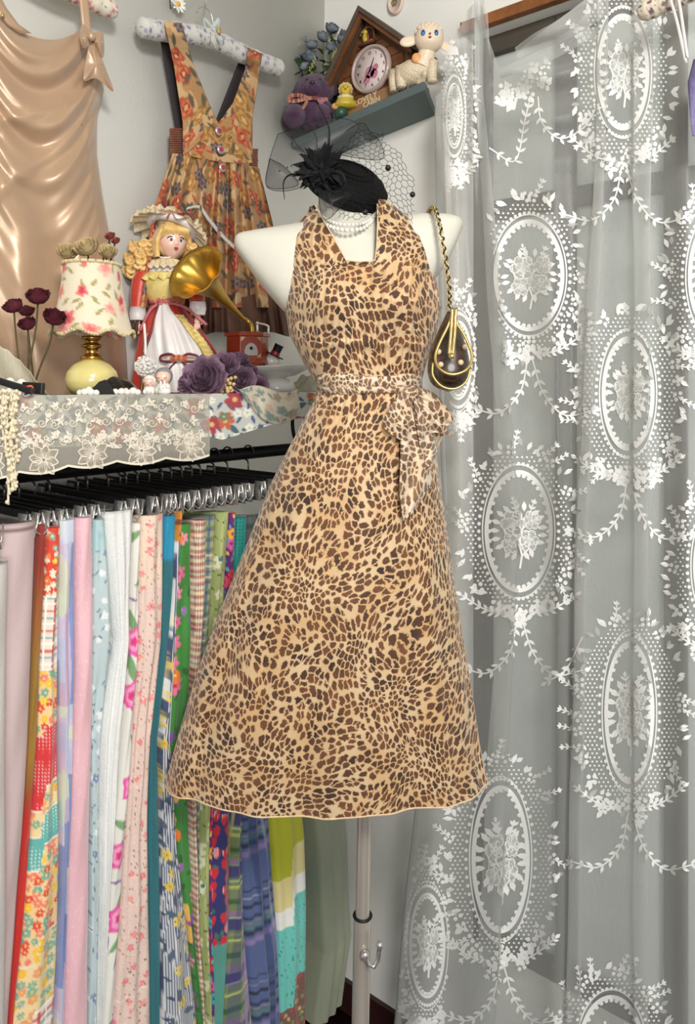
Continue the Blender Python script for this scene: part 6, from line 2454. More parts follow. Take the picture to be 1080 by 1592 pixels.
# fold-over of the straps at the top of the hanger
n, m = 80, 90
G = np.zeros((n, m, 3)); U = np.zeros((n, m)); V = np.zeros((n, m))
for i, w in enumerate(np.linspace(0, 1, n)):
    for j, u in enumerate(np.linspace(0, 1, m)):
        px = 284 + (392 - 284) * u
        top = 190 + abs(px - 339) * -.55 if abs(px - 339) < 60 else 170
        top = max(top, 160)
        bot = 240 + 14 * u + 4 * math.sin(u * PI)
        G[i, j] = wallp(px + (1 - w) * 0, top + (bot - top) * w, .047 + .006 * math.sin(u * PI))
        U[i, j] = u * .16 + .1; V[i, j] = w * .10 + .3
mb = MB(); mb.grid(G, col=p_paisley(U, V)); solid(mb.build('bib', M_VELV, pin, origin=po), .002)
for (a, b_) in ([(258, 60), (284, 205)], [(380, 96), (341, 196)]):
    mb = MB()
    mb.grid([[wallp(a[0] + (b_[0] - a[0]) * t + dx, a[1] + (b_[1] - a[1]) * t, .022) for dx in (-9, -3, 3, 9)] for t in np.linspace(0, 1, 16)])
    solid(mb.build('back_strap', M_LINE, pin, origin=po), .002)
M_BTN = mat('button_silver', (196, 186, 186), .3, metal=.6)
M_BTR = mat('button_red', (170, 44, 62), .4)
for (x, y) in ((339, 204), (342, 233), (345, 261)):
    Mw = frame_to((0.0, -1, 0))
    c = wallp(x, y, .060)
    mb = MB(); mb.lathe([(0, .004), (.0065, .004), (.0095, .002), (.0095, 0), (0, 0)], 24, c, Mw); bt = mb.build('button', M_BTN, pin, origin=po)
    mb = MB()
    for k in range(5):
        mb.ell(c + np.array([.0034 * math.cos(k * 1.257), -.0045, .0034 * math.sin(k * 1.257)]), (.0026, .001, .0026), nu=8, nv=6)
    mb.build('button_flower', M_BTR, bt, origin=po)
for (x0, x1, y0, y1) in ((264, 287, 200, 242), (388, 400, 232, 272)):
    mb = MB()
    mb.grid([[wallp(x0 + (x1 - x0) * u + (.8 * math.sin(v * 60)), y0 + (y1 - y0) * v, .032 + .0012 * math.sin(v * 75)) for u in np.linspace(0, 1, 8)] for v in np.linspace(0, 1, 50)])
    solid(mb.build('shirred_side', M_BRWR, pin, origin=po), .003)
# gathered skirt and ruffle
n, m = 110, 230
G = np.zeros((n, m, 3)); U = np.zeros((n, m)); V = np.zeros((n, m))
for i, w in enumerate(np.linspace(0, 1, n)):
    for j, u in enumerate(np.linspace(0, 1, m)):
        xl = np.interp(w, [0, .4, 1], [268, 236, 218]); xr = np.interp(w, [0, .4, 1], [402, 424, 440])
        top = 238 + 22 * u
        px = xl + (xr - xl) * u; py = top + (478 - top) * w
        fo_ = .006 + .018 * min(1, w * 2)
        ph = u * 38 + 1.2 * math.sin(u * 9 + w * 1.5)
        G[i, j] = wallp(px, py, .040 + fo_ * math.sin(ph) + .003 * math.sin(ph * 2.3 + w * 3) + .012 * math.sin(u * PI))
        U[i, j] = u * .34; V[i, j] = w * .30
mb = MB(); mb.grid(G, col=p_paisley(U, V)); mb.build('gathered_skirt', M_VELV, pin, origin=po)
G = np.zeros((40, m, 3))
for i, w in enumerate(np.linspace(0, 1, 40)):
    for j, u in enumerate(np.linspace(0, 1, m)):
        px = np.interp(w, [0, 1], [216, 206]) + (np.interp(w, [0, 1], [440, 450]) - np.interp(w, [0, 1], [216, 206])) * u
        py = 458 + 62 * w + 4 * math.sin(u * 20)
        G[i, j] = wallp(px, py, .044 + (.004 + .010 * w) * math.sin(u * 60 + 2 * math.sin(u * 13)) + .01 * math.sin(u * PI))
mb = MB(); mb.grid(G); mb.build('brown_ruffle', M_BRWN, pin, origin=po)
G = G.copy()
for i, w in enumerate(np.linspace(0, 1, 40)):
    for j, u in enumerate(np.linspace(0, 1, m)):
        G[i, j] = wallp(214 + 222 * u, 380 + 120 * w, .024 + .004 * math.sin(u * 50))
mb = MB(); mb.grid(G); mb.build('brown_underskirt', M_BRWN, pin, origin=po)
# ribbon tied ends falling across the skirt
mb = MB()
mb.grid([[wallp(x + dx, y + dy, .070) for dx, dy in ((-1.6, 2.2), (1.6, -2.2))] for x, y in cr([(290, 324), (310, 322), (324, 340), (345, 366), (368, 388)], 8)])
solid(mb.build('lace_ribbon', mat('lace_ribbon_white', (206, 200, 196), .7, var=.3, vscale=300), pin, origin=po), .001)

# daisy
t = thing('daisy', 'white artificial daisy at the top of the left wall', 'flower', wallp(274, 8, .012))
M_PETW = mat('white_petal', (232, 232, 226), .7)
for k in range(16):
    a = k * 2 * PI / 16
    mb = MB(); leafblade(mb, (0, -.004, 0), (math.cos(a), -.25 - .2 * (k % 2), math.sin(a)), .020, .0035, (0, -1, 0), .1); mb.build('petal', M_PETW, t)
mb = MB(); mb.ell((0, -.007, 0), (.0055, .004, .0055), nu=14, nv=10); mb.build('flower_centre', mat('daisy_yellow', (220, 170, 50), .7), t)
mb = MB(); mb.tube([(0, 0, 0), (-.010, .006, -.010), (-.012, .010, .03)], .0012, 6); mb.build('stem', M_STEM, t)

# ================================================================== small wall shelf in the corner
M_SLATE = mat('slate_paint', (92, 106, 106), .6, var=.1, vscale=10)
ftl, ftr = np.array([-.13, -.004, 2.0]), np.array([-.13, -.396, 2.0])


def zshelf(y):
    return np.interp(-y, [0, .396], [float(at_x(450, 219, -.13)[2]), float(at_x(658, 126, -.13)[2])])


v = []
for (x, y) in ((-.13, -.004), (-.13, -.400), (-.002, -.345), (-.002, -.004)):
    v.append((x, y, zshelf(y)))
for (x, y) in ((-.13, -.004), (-.13, -.400), (-.002, -.345), (-.002, -.004)):
    v.append((x, y, zshelf(y) - .020))
mb = MB(); mb.add(v, [(0, 1, 2, 3), (7, 6, 5, 4), (0, 4, 5, 1), (1, 5, 6, 2), (2, 6, 7, 3), (3, 7, 4, 0)])
shb = bevel(mb.build('wall_shelf', M_SLATE, origin=(0, -.2, 2.1), smooth=False), .0015)
tag(shb, 'slate grey shelf fixed high on the right wall in the corner', 'shelf')
# clear rail at the right end of the shelf
M_CLEAR = mat('clear_acrylic', (226, 230, 228), .05, trans=.9, alpha=.5)
t = thing('acrylic_rail', 'clear acrylic rail at the right end of the wall shelf', 'rail', (-.128, -.36, zshelf(-.36)))
for y in (-.355, -.392):
    mb = MB(); mb.box((-.1285, y, zshelf(y) + .016), (.001, .003, .018)); mb.build('post', M_CLEAR, t, origin=tuple(t.location), smooth=False)
mb = MB(); mb.tube([(-.1285, -.330, zshelf(-.33) + .036), (-.1285, -.400, zshelf(-.40) + .036)], .0018, 6); mb.build('rail_bar', M_CLEAR, t, origin=tuple(t.location))


def splace(px, x):
    P = at_x(px, 600, x)
    z = float(zshelf(P[1])) + .0005
    P = np.array([P[0], P[1], z])
    D = float(np.dot(P - CAM, FWD))
    return P, D / FPX, 600 + (CAM[2] - z) / D * FPX


# purple bear
B, s, bp = splace(492, -.112)
M_PLUSH = mat('purple_plush', (84, 50, 82), .95, var=.35, vscale=60, bump=.9, bscale=500, bdist=.004, sheen=.25, rgb2=(60, 33, 62))
bear = thing('teddy_bear', 'purple plush teddy bear with a red checked ribbon on the wall shelf', 'toy', B, RZ)
dz = lambda px, py: ((px - 492), (bp - py))
fl = lambda P: 1 + .02 * np.sin(P[..., 0] * 31) * np.sin(P[..., 2] * 27) + .015 * np.sin(P[..., 1] * 37)
x, z = dz(482, 178); mb = MB(); mb.ell((x, 0, z + 2), (26, 20, 26), nu=40, nv=26, disp=fl); mb.build('body', M_PLUSH, bear, scale=s)
x, z = dz(489, 143)
mb = MB(); mb.ell((x, -4, z), (31, 25, 25), nu=48, nv=30, disp=lambda P: fl(P) * (1 + .10 * np.clip(-P[..., 1], 0, 1) * np.exp(-((P[..., 0] / .5) ** 2 + ((P[..., 2] + .2) / .4) ** 2)))); hd = mb.build('head', M_PLUSH, bear, scale=s)
mb = MB(); mb.ell((x - 1, -27, z - 5), (13, 9, 10), nu=26, nv=16, disp=fl); mb.build('muzzle', M_PLUSH, hd, scale=s)
mb = MB(); mb.ell((x - 2, -36, z), (4.5, 2.5, 3), nu=12, nv=8); mb.build('nose', mat('dark_plum', (52, 26, 48), .5), hd, scale=s)
for sx in (-1, 1):
    mb = MB(); mb.ell((x - 1 + sx * 10, -26, z + 8), 1.9, nu=10, nv=8); mb.build('eye', M_BLACK, hd, scale=s)
    mb = MB(); mb.ell((x + sx * 29, 2, z + (-6 if sx < 0 else 8)), (8, 6, 13), rotm((0, 1, 0), -.15 * sx), 20, 14, disp=fl); mb.build('ear', M_PLUSH, hd, scale=s)
for (px, py, rx, ry, rz_, a) in ((458, 186, 18, 18, 19, .3), (503, 186, 15, 18, 19, -.25)):
    x, z = dz(px, py); mb = MB(); mb.ell((x, -14, max(z, rz_ * .8)), (rx, ry, rz_), rotm((0, 1, 0), a), 30, 20, disp=fl); mb.build('leg', M_PLUSH, bear, scale=s)
for (px, py, a) in ((462, 170, .7), (506, 168, -.6)):
    x, z = dz(px, py); mb = MB(); mb.ell((x, -8, z), (9, 10, 17), rotm((0, 1, 0), a), 24, 16, disp=fl); mb.build('arm', M_PLUSH, bear, scale=s)


def p_redcheck(u, v):
    return plaid(u, v, .0040, (196, 150, 120), [(0, .3, .55, (120, 28, 38), .85), (1, .3, .5, (110, 28, 36), .8)])


M_RIBP = paint_mat('checked_ribbon', bump=.1)


def ribbon3(mb, pts, w, painter, nrm=(0, -1, 0)):
    P = cr(pts, 8)
    T = np.gradient(P, axis=0); T /= np.linalg.norm(T, axis=1, keepdims=True)
    N = np.cross(T, nrm); N /= np.maximum(np.linalg.norm(N, axis=1, keepdims=True), 1e-6)
    g = np.stack([P + N * w * k for k in np.linspace(-.5, .5, 7)], 1)
    L_ = np.concatenate([[0], np.cumsum(np.linalg.norm(np.diff(P, axis=0), axis=1))]) * s
    U = L_[:, None] * np.ones((1, 7)); V = np.ones((len(P), 1)) * np.linspace(0, w * s, 7)
    mb.grid(g, col=painter(U, V))


mb = MB()
x, z = dz(483, 162)
ribbon3(mb, [(x - 20, -14, z + 2), (x - 10, -22, z), (x + 8, -24, z), (x + 28, -16, z + 1)], 6, p_redcheck)
ribbon3(mb, [(x - 4, -25, z), (x - 16, -28, z + 3), (x - 30, -26, z + 2), (x - 30, -26, z - 5), (x - 16, -28, z - 5), (x - 4, -25, z)], 6, p_redcheck)
ribbon3(mb, [(x - 4, -26, z), (x - 6, -27, z - 9), (x - 12, -25, z - 18)], 5, p_redcheck)
rb = mb.build('checked_ribbon_bow', M_RIBP, bear, scale=s); solid(rb, .0006)
x, z = dz(500, 167)
mb = MB(); mb.prism([(0, -7), (6, 0), (6.5, 3), (4, 5.5), (0, 3), (-4, 5.5), (-6.5, 3), (-6, 0)], -1, .5, None, (x, -24, z)); mb.build('heart_patch', mat('pink_heart_felt', (178, 120, 142), .8, var=.2, vscale=400), bear, scale=s)

# blue grey rose bouquet behind the bear
B, s, bp = splace(498, -.052)
bq = thing('rose_bouquet', 'artificial bouquet of slate blue roses behind the purple bear', 'flowers', B, RZ)
M_SLB = mat('slate_blue_petal', (130, 138, 148), .75, var=.45, vscale=60, rgb2=(84, 92, 106))
M_LEAF = mat('leaf_green', (84, 100, 46), .6, var=.5, vscale=30, rgb2=(52, 72, 36))
M_LEAFL = mat('pale_leaf_sprig', (160, 164, 104), .6, var=.4, vscale=60)
HD = [(515, 46, 9, 0), (503, 62, 9, -6), (531, 66, 8, -4), (457, 69, 9, -2), (469, 62, 7, 4), (485, 75, 8, -8), (514, 79, 8, -10), (446, 93, 9, 0), (461, 99, 8, -8), (482, 95, 9.5, -12), (453, 119, 10, -6), (474, 108, 7, -8), (534, 52, 7, 6)]
HS = []
for k, (px, py, r, yo) in enumerate(HD):
    c = ((px - 498) * 1.0, yo, bp - py)
    ax = ((px - 492) / 60.0 + rng.uniform(-.2, .2), -.5, .8)
    mb = MB(); bloom(mb, c, r * 1.3, ax, k + 40, 4, .3); mb.build('rose', M_SLB, bq, scale=s)
    HS.append((c, r))
mb = MB()
for c, r in HS:
    mb.tube(cr([(c[0], c[1], c[2] - r * .4), (c[0] * .8, c[1] * .5 + 2, c[2] * .6), (c[0] * .1, 2, 4)], 5), .9, 5)
mb.build('stem', M_LEAF, bq, scale=s)
mb2_ = MB(); mb = MB()
for k in range(84):
    c, r = HS[k % len(HS)]
    f_ = rng.uniform(.45, .95)
    p = (c[0] * f_ + rng.uniform(-8, 8), c[1] * f_ + rng.uniform(-6, 8), max(22, c[2] * f_ + rng.uniform(-10, 6)))
    d = (rng.uniform(-1, 1), rng.uniform(-.9, .3), rng.uniform(-.4, 1))
    leafblade(mb, p, d, rng.uniform(13, 24), rng.uniform(6, 9), (0, -.4, 1), .25)
    mb.build('leaf', M_LEAF, bq, scale=s); mb = MB()
for k in range(9):
    c, r = HS[(k * 5 + 2) % len(HS)]
    b0_ = np.array([c[0] + 8, c[1] - 8, c[2] - 12])
    for q in range(9):
        mb2_.ell(b0_ + [q * .6 * (1 if k % 2 else -1), 0, -q * 1.9 + 8] + np.array([1.6 * math.sin(q * 2), 0, 0]), (1.6, 1.2, 2.0), nu=6, nv=5)
l_ = mb2_.build('seed_sprigs', M_LEAFL, bq, scale=s); l_['kind'] = 'stuff'
mb = MB(); mb.lathe([(0, 0), (13, 0), (15, 8), (13, 24), (11, 28), (9, 28), (9, 4), (0, 4)], 24); mb.build('small_pot', M_WHITE, bq, scale=s)

# little duck figurine beside the clock, on a green foot
B, s, bp = splace(537, -.122)
dk = thing('duckling_figurine', 'small yellow duckling figurine in a cream bonnet between bear and clock', 'figurine', B, RZ)
M_YG = mat('yellow_glaze', (200, 178, 60), .4, var=.2)
M_CRG = mat('cream_glazed_frill', (222, 206, 160), .5, var=.2)
M_GRG = mat('green_glaze', (44, 84, 66), .4, var=.3)
mb = MB(); mb.lathe([(0, 0), (10, 0), (11, 8), (9, 16), (0, 17)], 20, (-7, 2, 0)); mb.build('green_foot', M_GRG, dk, scale=s)
mb = MB(); mb.lathe([(0, 14), (18, 15), (17, 20), (12, 28), (8, 34), (0, 36)], 24, (0, 0, 0), wob=lambda a: 1 + .06 * np.sin(a * 9)); mb.build('skirted_body', M_YG, dk, scale=s)
mb = MB(); mb.lathe([(0, 27), (12, 27), (13, 30), (9, 34), (0, 35)], 24, wob=lambda a: 1 + .1 * np.sin(a * 9)); mb.build('frill', M_CRG, dk, scale=s)
mb = MB(); mb.ell((0, -2, 42), (9, 8, 9), nu=20, nv=14); mb.build('head', M_YG, dk, scale=s)
mb = MB(); mb.ell((0, 2, 44), (11.5, 8, 11.5), nu=22, nv=14, disp=lambda P: 1 + .06 * np.sin(np.arctan2(P[..., 2], P[..., 0]) * 11)); mb.build('bonnet', M_CRG, dk, scale=s)
mb = MB(); mb.lathe([(2.6, 0), (1.6, 3), (0, 5)], 10, (0, -9, 41), frame_to((0, -1, -.1))); mb.build('beak', mat('orange_glaze', (220, 140, 60), .4), dk, scale=s)
for sx in (-1, 1):
    mb = MB(); mb.ell((sx * 3.2, -9, 44), 1.0, nu=8, nv=6); mb.build('eye', M_BLACK, dk, scale=s)
mb = MB(); mb.ell((-16, -4, 16), (6, 5, 5), nu=14, nv=10); mb.build('peach_wing', mat('peach_glaze', (214, 160, 108), .4), dk, scale=s)

# cabin clock
cy0 = -.240
xf = -.104
zb0 = float(zshelf(cy0)) + .0008
ck = thing('cabin_clock', 'brown wooden cabin shaped cuckoo alarm clock with a pink round dial', 'clock', (xf + .04, cy0, zb0))
ck_o = tuple(ck.location)
ck.rotation_euler = (-math.atan((zshelf(-.396) - zshelf(0)) / .396), 0, 0)
M_WOODB = mat('brown_wood_body', (124, 78, 42), .5, var=.3, vscale=14, rgb2=(92, 54, 30))
M_ROOF = mat('taupe_roof', (92, 76, 64), .55, var=.15)
MX = frame_to((0, 0, 1), (0, -1, 0))     # local x -> world -y, y -> world x? (depth), z up
MX = np.array([[0, 1, 0], [-1, 0, 0], [0, 0, 1.0]])   # (a, depth, z) -> world


def W(a, d, z):
    return np.array([xf + d, cy0 - a, zb0 + z])


H_e, H_a, hw = .118, .232, .104
mb = MB()
mb.prism([(-hw, 0), (hw, 0), (hw, H_e), (0, H_a - .012), (-hw, H_e)], .010, .075, MX, (xf, cy0, zb0))
ckb = bevel(mb.build('cabin_body', M_WOODB, ck, origin=ck_o, smooth=False), .001)
# recessed front panels of clapboard
for k in range(7):
    z0 = .030 + k * .026
    w0 = hw - .012 if z0 < H_e - .01 else max(.004, (H_a - .03 - z0) * hw / (H_a - H_e))
    w1 = hw - .012 if z0 + .024 < H_e - .01 else max(.002, (H_a - .03 - z0 - .024) * hw / (H_a - H_e))
    mb = MB(); mb.prism([(-w0, z0), (w0, z0), (w1, z0 + .024), (-w1, z0 + .024)], .006, .011, MX, (xf, cy0, zb0)); mb.build('clapboard', M_WOODB, ck, origin=ck_o, smooth=False)
for sx in (-1, 1):
    # roof slabs
    dx_, dz_ = hw + .024, -(H_a - H_e) * (hw + .024) / hw
    n_ = np.array([-dz_, dx_]) / math.hypot(dx_, dz_)
    q = [(0, H_a), (sx * dx_, H_a + dz_), (sx * (dx_ + n_[0] * .010), H_a + dz_ + n_[1] * .010), (0, H_a + .014)]
    if sx < 0:
        q = q[::-1]
    mb = MB(); mb.prism(q, -.022, .085, MX, (xf, cy0, zb0)); bevel(mb.build('roof_board', M_ROOF, ck, origin=ck_o, smooth=False), .001)
    q = [(0, H_a - .014), (sx * dx_ * .96, H_a + dz_ * .96 - .014), (sx * dx_ * .98, H_a + dz_ * .98), (0, H_a)]
    if sx < 0:
        q = q[::-1]
    mb = MB(); mb.prism(q, -.016, -.008, MX, (xf, cy0, zb0)); mb.build('barge_board', M_WOODB, ck, origin=ck_o, smooth=False)
mb = MB(); mb.prism([(-hw - .004, -.0), (hw + .004, 0), (hw + .004, .036), (-hw - .004, .036)], -.006, .080, MX, (xf, cy0, zb0)); bevel(mb.build('plinth', mat('tan_plinth', (150, 112, 78), .5, var=.1), ck, origin=ck_o, smooth=False), .0015)
mb = MB()
text_mesh(mb, 'LOVELY', .019, np.array([[0, 0, -1], [-1, 0, 0], [0, 1, 0]]), W(-.014, -.0068, .0285), .0004, .0002)
text_mesh(mb, 'CABIN', .017, np.array([[0, 0, -1], [-1, 0, 0], [0, 1, 0]]), W(.002, -.0068, .0150), .0004, .0002)
mb.build('lettering', mat('cream_lettering', (216, 200, 160), .6), ck, origin=ck_o, smooth=False)
# dial
dc = (0.006, -.0, .095)
MD = np.array([[0, 0, -1], [-1, 0, 0], [0, 1, 0.0]])   # lathe axis -> world -x
M_DIALR = mat('dusty_pink_rim', (176, 156, 150), .4, coat=.3)
M_DIAL = mat('dial_face', (222, 206, 202), .5, var=.02)
mb = MB(); mb.lathe([(.050, -.006), (.0555, -.006), (.0565, .002), (.0535, .009), (.0490, .009), (.0475, .003)], 64, W(*dc), MD); mb.build('dial_rim', M_DIALR, ck, origin=ck_o)
mb = MB(); mb.lathe([(0.0001, .002), (.048, .002), (.049, -.004)], 64, W(*dc), MD); dl = mb.build('dial', M_DIAL, ck, origin=ck_o)
mb = MB()
for h in range(1, 13):
    a = h * PI / 6
    text_mesh(mb, str(h), .0105, np.array([[0, 0, -1], [-1, 0, 0], [0, 1, 0]]), W(dc[0] + .038 * math.sin(a), -.0026, dc[2] + .038 * math.cos(a)), .0002, .0001)
mb.build('numerals', M_BLACK, dl, origin=ck_o, smooth=False)
mb = MB()
for (a_, b_, r) in ((-.004, -.006, .014), (.008, -.014, .011), (-.014, -.020, .010), (.014, .000, .008)):
    mb.lathe([(0.0001, .0024), (r, .0024)], 20, W(dc[0] + a_, 0, dc[2] + b_), MD)
mb.build('pink_picture', mat('pink_print', (206, 130, 156), .6, var=.3, vscale=120), dl, origin=ck_o)
for ang_, L_, w_ in ((.52, .026, .0022), (-2.42, .036, .0016), (-2.05, .030, .0008)):
    mb = MB(); ca, sa = math.sin(ang_), math.cos(ang_)
    q = [(-ca * .006 - sa * w_, -sa * .006 + ca * w_), (-ca * .006 + sa * w_, -sa * .006 - ca * w_), (ca * L_ + sa * w_ * .3, sa * L_ - ca * w_ * .3), (ca * L_ - sa * w_ * .3, sa * L_ + ca * w_ * .3)]
    P = [W(dc[0] + x, -.0040, dc[2] + z) for x, z in q] + [W(dc[0] + x, -.0046, dc[2] + z) for x, z in q]
    mb.add(P, [(0, 1, 2, 3), (7, 6, 5, 4), (0, 4, 5, 1), (1, 5, 6, 2), (2, 6, 7, 3), (3, 7, 4, 0)]); mb.build('clock_hand', M_BLACK if w_ > .001 else M_DIALR, dl, origin=ck_o, smooth=False)
# arched window with the bird
mb = MB()
ar = [(-.017, 0), (.017, 0), (.017, .022)] + [(.017 * math.cos(a), .022 + .014 * math.sin(a)) for a in np.linspace(.3, PI - .3, 8)] + [(-.017, .022)]
mb.prism(ar, .0015, .010, MX, W(.004, 0, .158)); mb.build('dark_opening', mat('dark_recess', (40, 24, 18), .8), ck, origin=ck_o, smooth=False)
mb = MB(); mb.tube([W(.004 + x * 1.12, -.001, .158 + z * 1.08) for x, z in ar[1:]], .0026, 8); mb.box(W(.004, -.006, .156), (.008, .021, .0022)); mb.build('opening_frame', M_WOODB, ck, origin=ck_o)
mb = MB(); mb.ell(W(.002, -.007, .170), (.0065, .0075, .012), nu=18, nv=12); br = mb.build('bird_body', M_YG, ck, origin=ck_o)
mb = MB(); mb.ell(W(.004, -.008, .183), (.0058, .0058, .0058), nu=16, nv=10); mb.build('bird_head', M_YG, br, origin=ck_o)
mb = MB(); mb.ell(W(.009, -.007, .171), (.004, .0035, .009), nu=14, nv=10); mb.build('bird_wing', mat('rust_glaze', (150, 70, 36), .5), br, origin=ck_o)
mb = MB(); mb.lathe([(.0018, 0), (0.0001, .004)], 8, W(.000, -.013, .183), frame_to((-1, .3, 0))); mb.build('bird_beak', M_GOLD, br, origin=ck_o)

# lamb
B, s, bp = splace(646, -.116)
lb = thing('lamb_figurine', 'cream rubber lamb with blue eyes at the right end of the wall shelf', 'figurine', B, RZ)
M_LAMB = mat('cream_rubber', (222, 206, 178), .45, var=.12, vscale=30, bump=.6, bscale=260, bdist=.002, kind='VORONOI')
M_LAMBS = mat('smooth_cream_rubber', (232, 214, 188), .4, var=.06)
q = lambda px, py: ((px - 644), (bp - py))
x, z = q(640, 112)
RB = rotm((0, 0, 1), -.55)
mb = MB(); mb.ell((x, 4, z), (33, 20, 20), RB, 50, 30, disp=lambda P: 1 + .03 * np.sin(P[..., 0] * 14) * np.sin(P[..., 2] * 13)); mb.build('woolly_body', M_LAMB, lb, scale=s)
x, z = q(655, 92); mb = MB(); mb.tube(cr([(x - 2, -6, z - 14), (x + 4, -10, z), (x + 6, -12, z + 12)], 5), [17, 17, 16, 15, 14, 14, 13, 13, 13, 13, 13], 18); mb.build('neck', M_LAMBS, lb, scale=s)
for (px, yo, nm) in ((612, 26, 'leg'), (622, 6, 'leg'), (652, -6, 'leg'), (668, -22, 'leg')):
    xx = px - 644
    mb = MB(); mb.tube([(xx, yo * .6, 34), (xx - 1, yo * .7, 16), (xx, yo * .7, 1)], [10, 8, 7], 14); mb.ell((xx, yo * .7 - 2, 4), (8, 8, 4.2), nu=14, nv=8); mb.build(nm, M_LAMB, lb, scale=s)
x, z = q(663, 68)
mb = MB(); mb.ell((x, -16, z), (22, 20, 22), nu=40, nv=26, disp=lambda P: 1 - .12 * np.clip(-P[..., 1], 0, 1) * np.exp(-((P[..., 0] / .4) ** 2 + ((P[..., 2] - .1) / .35) ** 2)) + .10 * np.clip(-P[..., 1], 0, 1) * np.exp(-((P[..., 0] / .45) ** 2 + ((P[..., 2] + .45) / .3) ** 2))); hd = mb.build('head', M_LAMBS, lb, scale=s)
mb = MB()
for k in range(46):
    a = k * 2.4; rr = math.sqrt(k / 46.0)
    th_, ph_ = rr * 1.15, a
    d = np.array([math.sin(th_) * math.cos(ph_), math.sin(th_) * math.sin(ph_) + .12, math.cos(th_)])
    mb.ell(np.array([x, -14, z + 1]) + d * [22, 20, 22], 4.2, nu=9, nv=7)
mb.build('wool_curls', M_LAMBS, hd, scale=s)
for sx, ex, ez, rot in ((-1, -31, -2, .35), (1, 29, -14, .75)):
    mb = MB(); mb.ell((x + ex, -12, z + ez), (14, 4, 8.5), rotm((0, 1, 0), -.2 if sx < 0 else rot), 24, 12, disp=lambda P: 1 - .35 * np.clip(-P[..., 1], 0, 1) * np.exp(-(P[..., 0] ** 2 + P[..., 2] ** 2) * 3)); mb.build('ear', M_LAMBS, hd, scale=s)
M_BLUE = mat('blue_eye', (44, 104, 176), .3)
for sx in (-1, 1):
    mb = MB(); mb.ell((x - 1 + sx * 10, -34, z + 1), (3.2, 1.6, 4.6), nu=12, nv=10); ey = mb.build('eye', M_BLUE, hd, scale=s)
    mb = MB(); mb.ell((x - 1 + sx * 9.2, -35.4, z + 2.2), (1.2, .6, 1.4), nu=8, nv=6); mb.build('pupil', M_BLACK, hd, scale=s)
mb = MB(); mb.ell((x - 1, -37, z - 7), (2.6, 1.4, 1.7), nu=10, nv=8); mb.build('mouth', M_LIP, hd, scale=s)
mb = MB(); mb.ell((x - 1, -38, z - 2), (2, 1.2, 1.2), nu=8, nv=6); mb.build('nose', M_BROW, hd, scale=s)
x, z = q(644, 99); mb = MB(); mb.ell((x, -19.5, z), (8, 3.4, 8), nu=14, nv=10); mb.build('orange_mark', mat('orange_airbrush', (224, 160, 96), .5), lb, scale=s)

# oval plaque on the right wall
t = thing('oval_plaque', 'small pink oval floral plaque at the top of the right wall', 'plaque', at_x(616, 4, -.004))
mb = MB(); mb.lathe([(0, .006), (.80, .006), (.86, .0085), (.97, .007), (1.0, .002), (1, 0), (0, 0)], 48, (0, 0, 0)); v_ = mb.V
mb.V = [np.stack([-p[:, 2], p[:, 0] * .022, p[:, 1] * .030], 1) for p in mb.V]
mb.build('plaque_body', mat('pink_plaster', (226, 200, 186), .6, var=.05), t)
mb = MB()
for k in range(5):
    bloom(mb, (-.008, .004 * math.cos(k * 1.3), .007 * math.sin(k * 1.3)), .005, (-1, 0, 0), k, 2)
mb.build('painted_flowers', mat('green_pink_print', (190, 150, 140), .6, var=.5, vscale=300, rgb2=(130, 156, 100)), t)

# ================================================================== hat, veil, pearls and bag on the mannequin
PX = DM / FPX
hatT = thing('fascinator_hat', 'black fascinator hat with feather flower and dotted veil on the mannequin neck', 'hat', (MO[0], MO[1], 0), RZ)
M_HAT = mat('black_sinamay', (9, 9, 11), .8, var=.3, vscale=200, bump=.6, bscale=400, spec=.2)
M_FEA = mat('black_feather', (11, 11, 13), .7, var=.3, vscale=100, spec=.25)
M_NETB = sheer_mat('black_net_sheer', (30, 31, 34), .28, .1, weave=.2, wscale=1500)


def hl(px, py, y):
    X, zz = ml(px, py)
    return np.array([X, y, zz])


hc_ = hl(541, 292, -.008)
RH_ = rotm((0, 1, 0), .40) @ rotm((1, 0, 0), .66)
mb = MB()
prof = [(0.0001, 27), (20, 26.5), (38, 22), (50, 14), (57, 4), (60, -6), (59, -10), (55, -9), (50, -6), (0.0001, -4)]
mb.lathe([(r * PX * 1.1, z * PX * 1.1) for r, z in prof], 64, hc_, RH_ @ np.diag([1, .92, 1])); mb.build('hat_disc', M_HAT, hatT)
mb = MB()
for k in range(5):
    rr = (57 - k * 9) * PX * 1.1
    zz_ = [5, 15, 21, 25, 27][k] * PX * 1.1
    mb.tube([hc_ + RH_ @ np.array([rr * math.cos(a), rr * .92 * math.sin(a), zz_]) for a in np.linspace(0, 2 * PI, 60, endpoint=False)], .0009, 5, closed=True)
mb.build('straw_rows', M_HAT, hatT)
fc_ = hl(500, 282, -.060)
for k in range(64):
    a = k * 2.399
    el = rng.uniform(-.1, .9)
    d = np.array([math.cos(a), -.35 - .5 * el, math.sin(a) * 1.0 + .15])
    l_ = rng.uniform(26, 44) * PX * (1.0 if math.sin(a) > -.3 else .85)
    mb = MB(); leafblade(mb, fc_ + np.array([rng.uniform(-6, 6), 0, rng.uniform(-6, 6)]) * PX, d, l_, rng.uniform(4, 8) * PX, (0, -1, .2), rng.uniform(-.1, .3)); mb.build('feather_petal', M_FEA, hatT)
for k in range(34):
    a = rng.uniform(.55, 1.75) * PI
    d = np.array([math.cos(a), -.4 - .3 * rng.random(), math.sin(a) * .8])
    mb = MB(); leafblade(mb, hl(498 + rng.uniform(-14, 18), 288 + rng.uniform(-10, 12), -.068), d, rng.uniform(18, 38) * PX, rng.uniform(3, 6) * PX, (0, -1, .2), rng.uniform(-.1, .35)); mb.build('feather_petal', M_FEA, hatT)
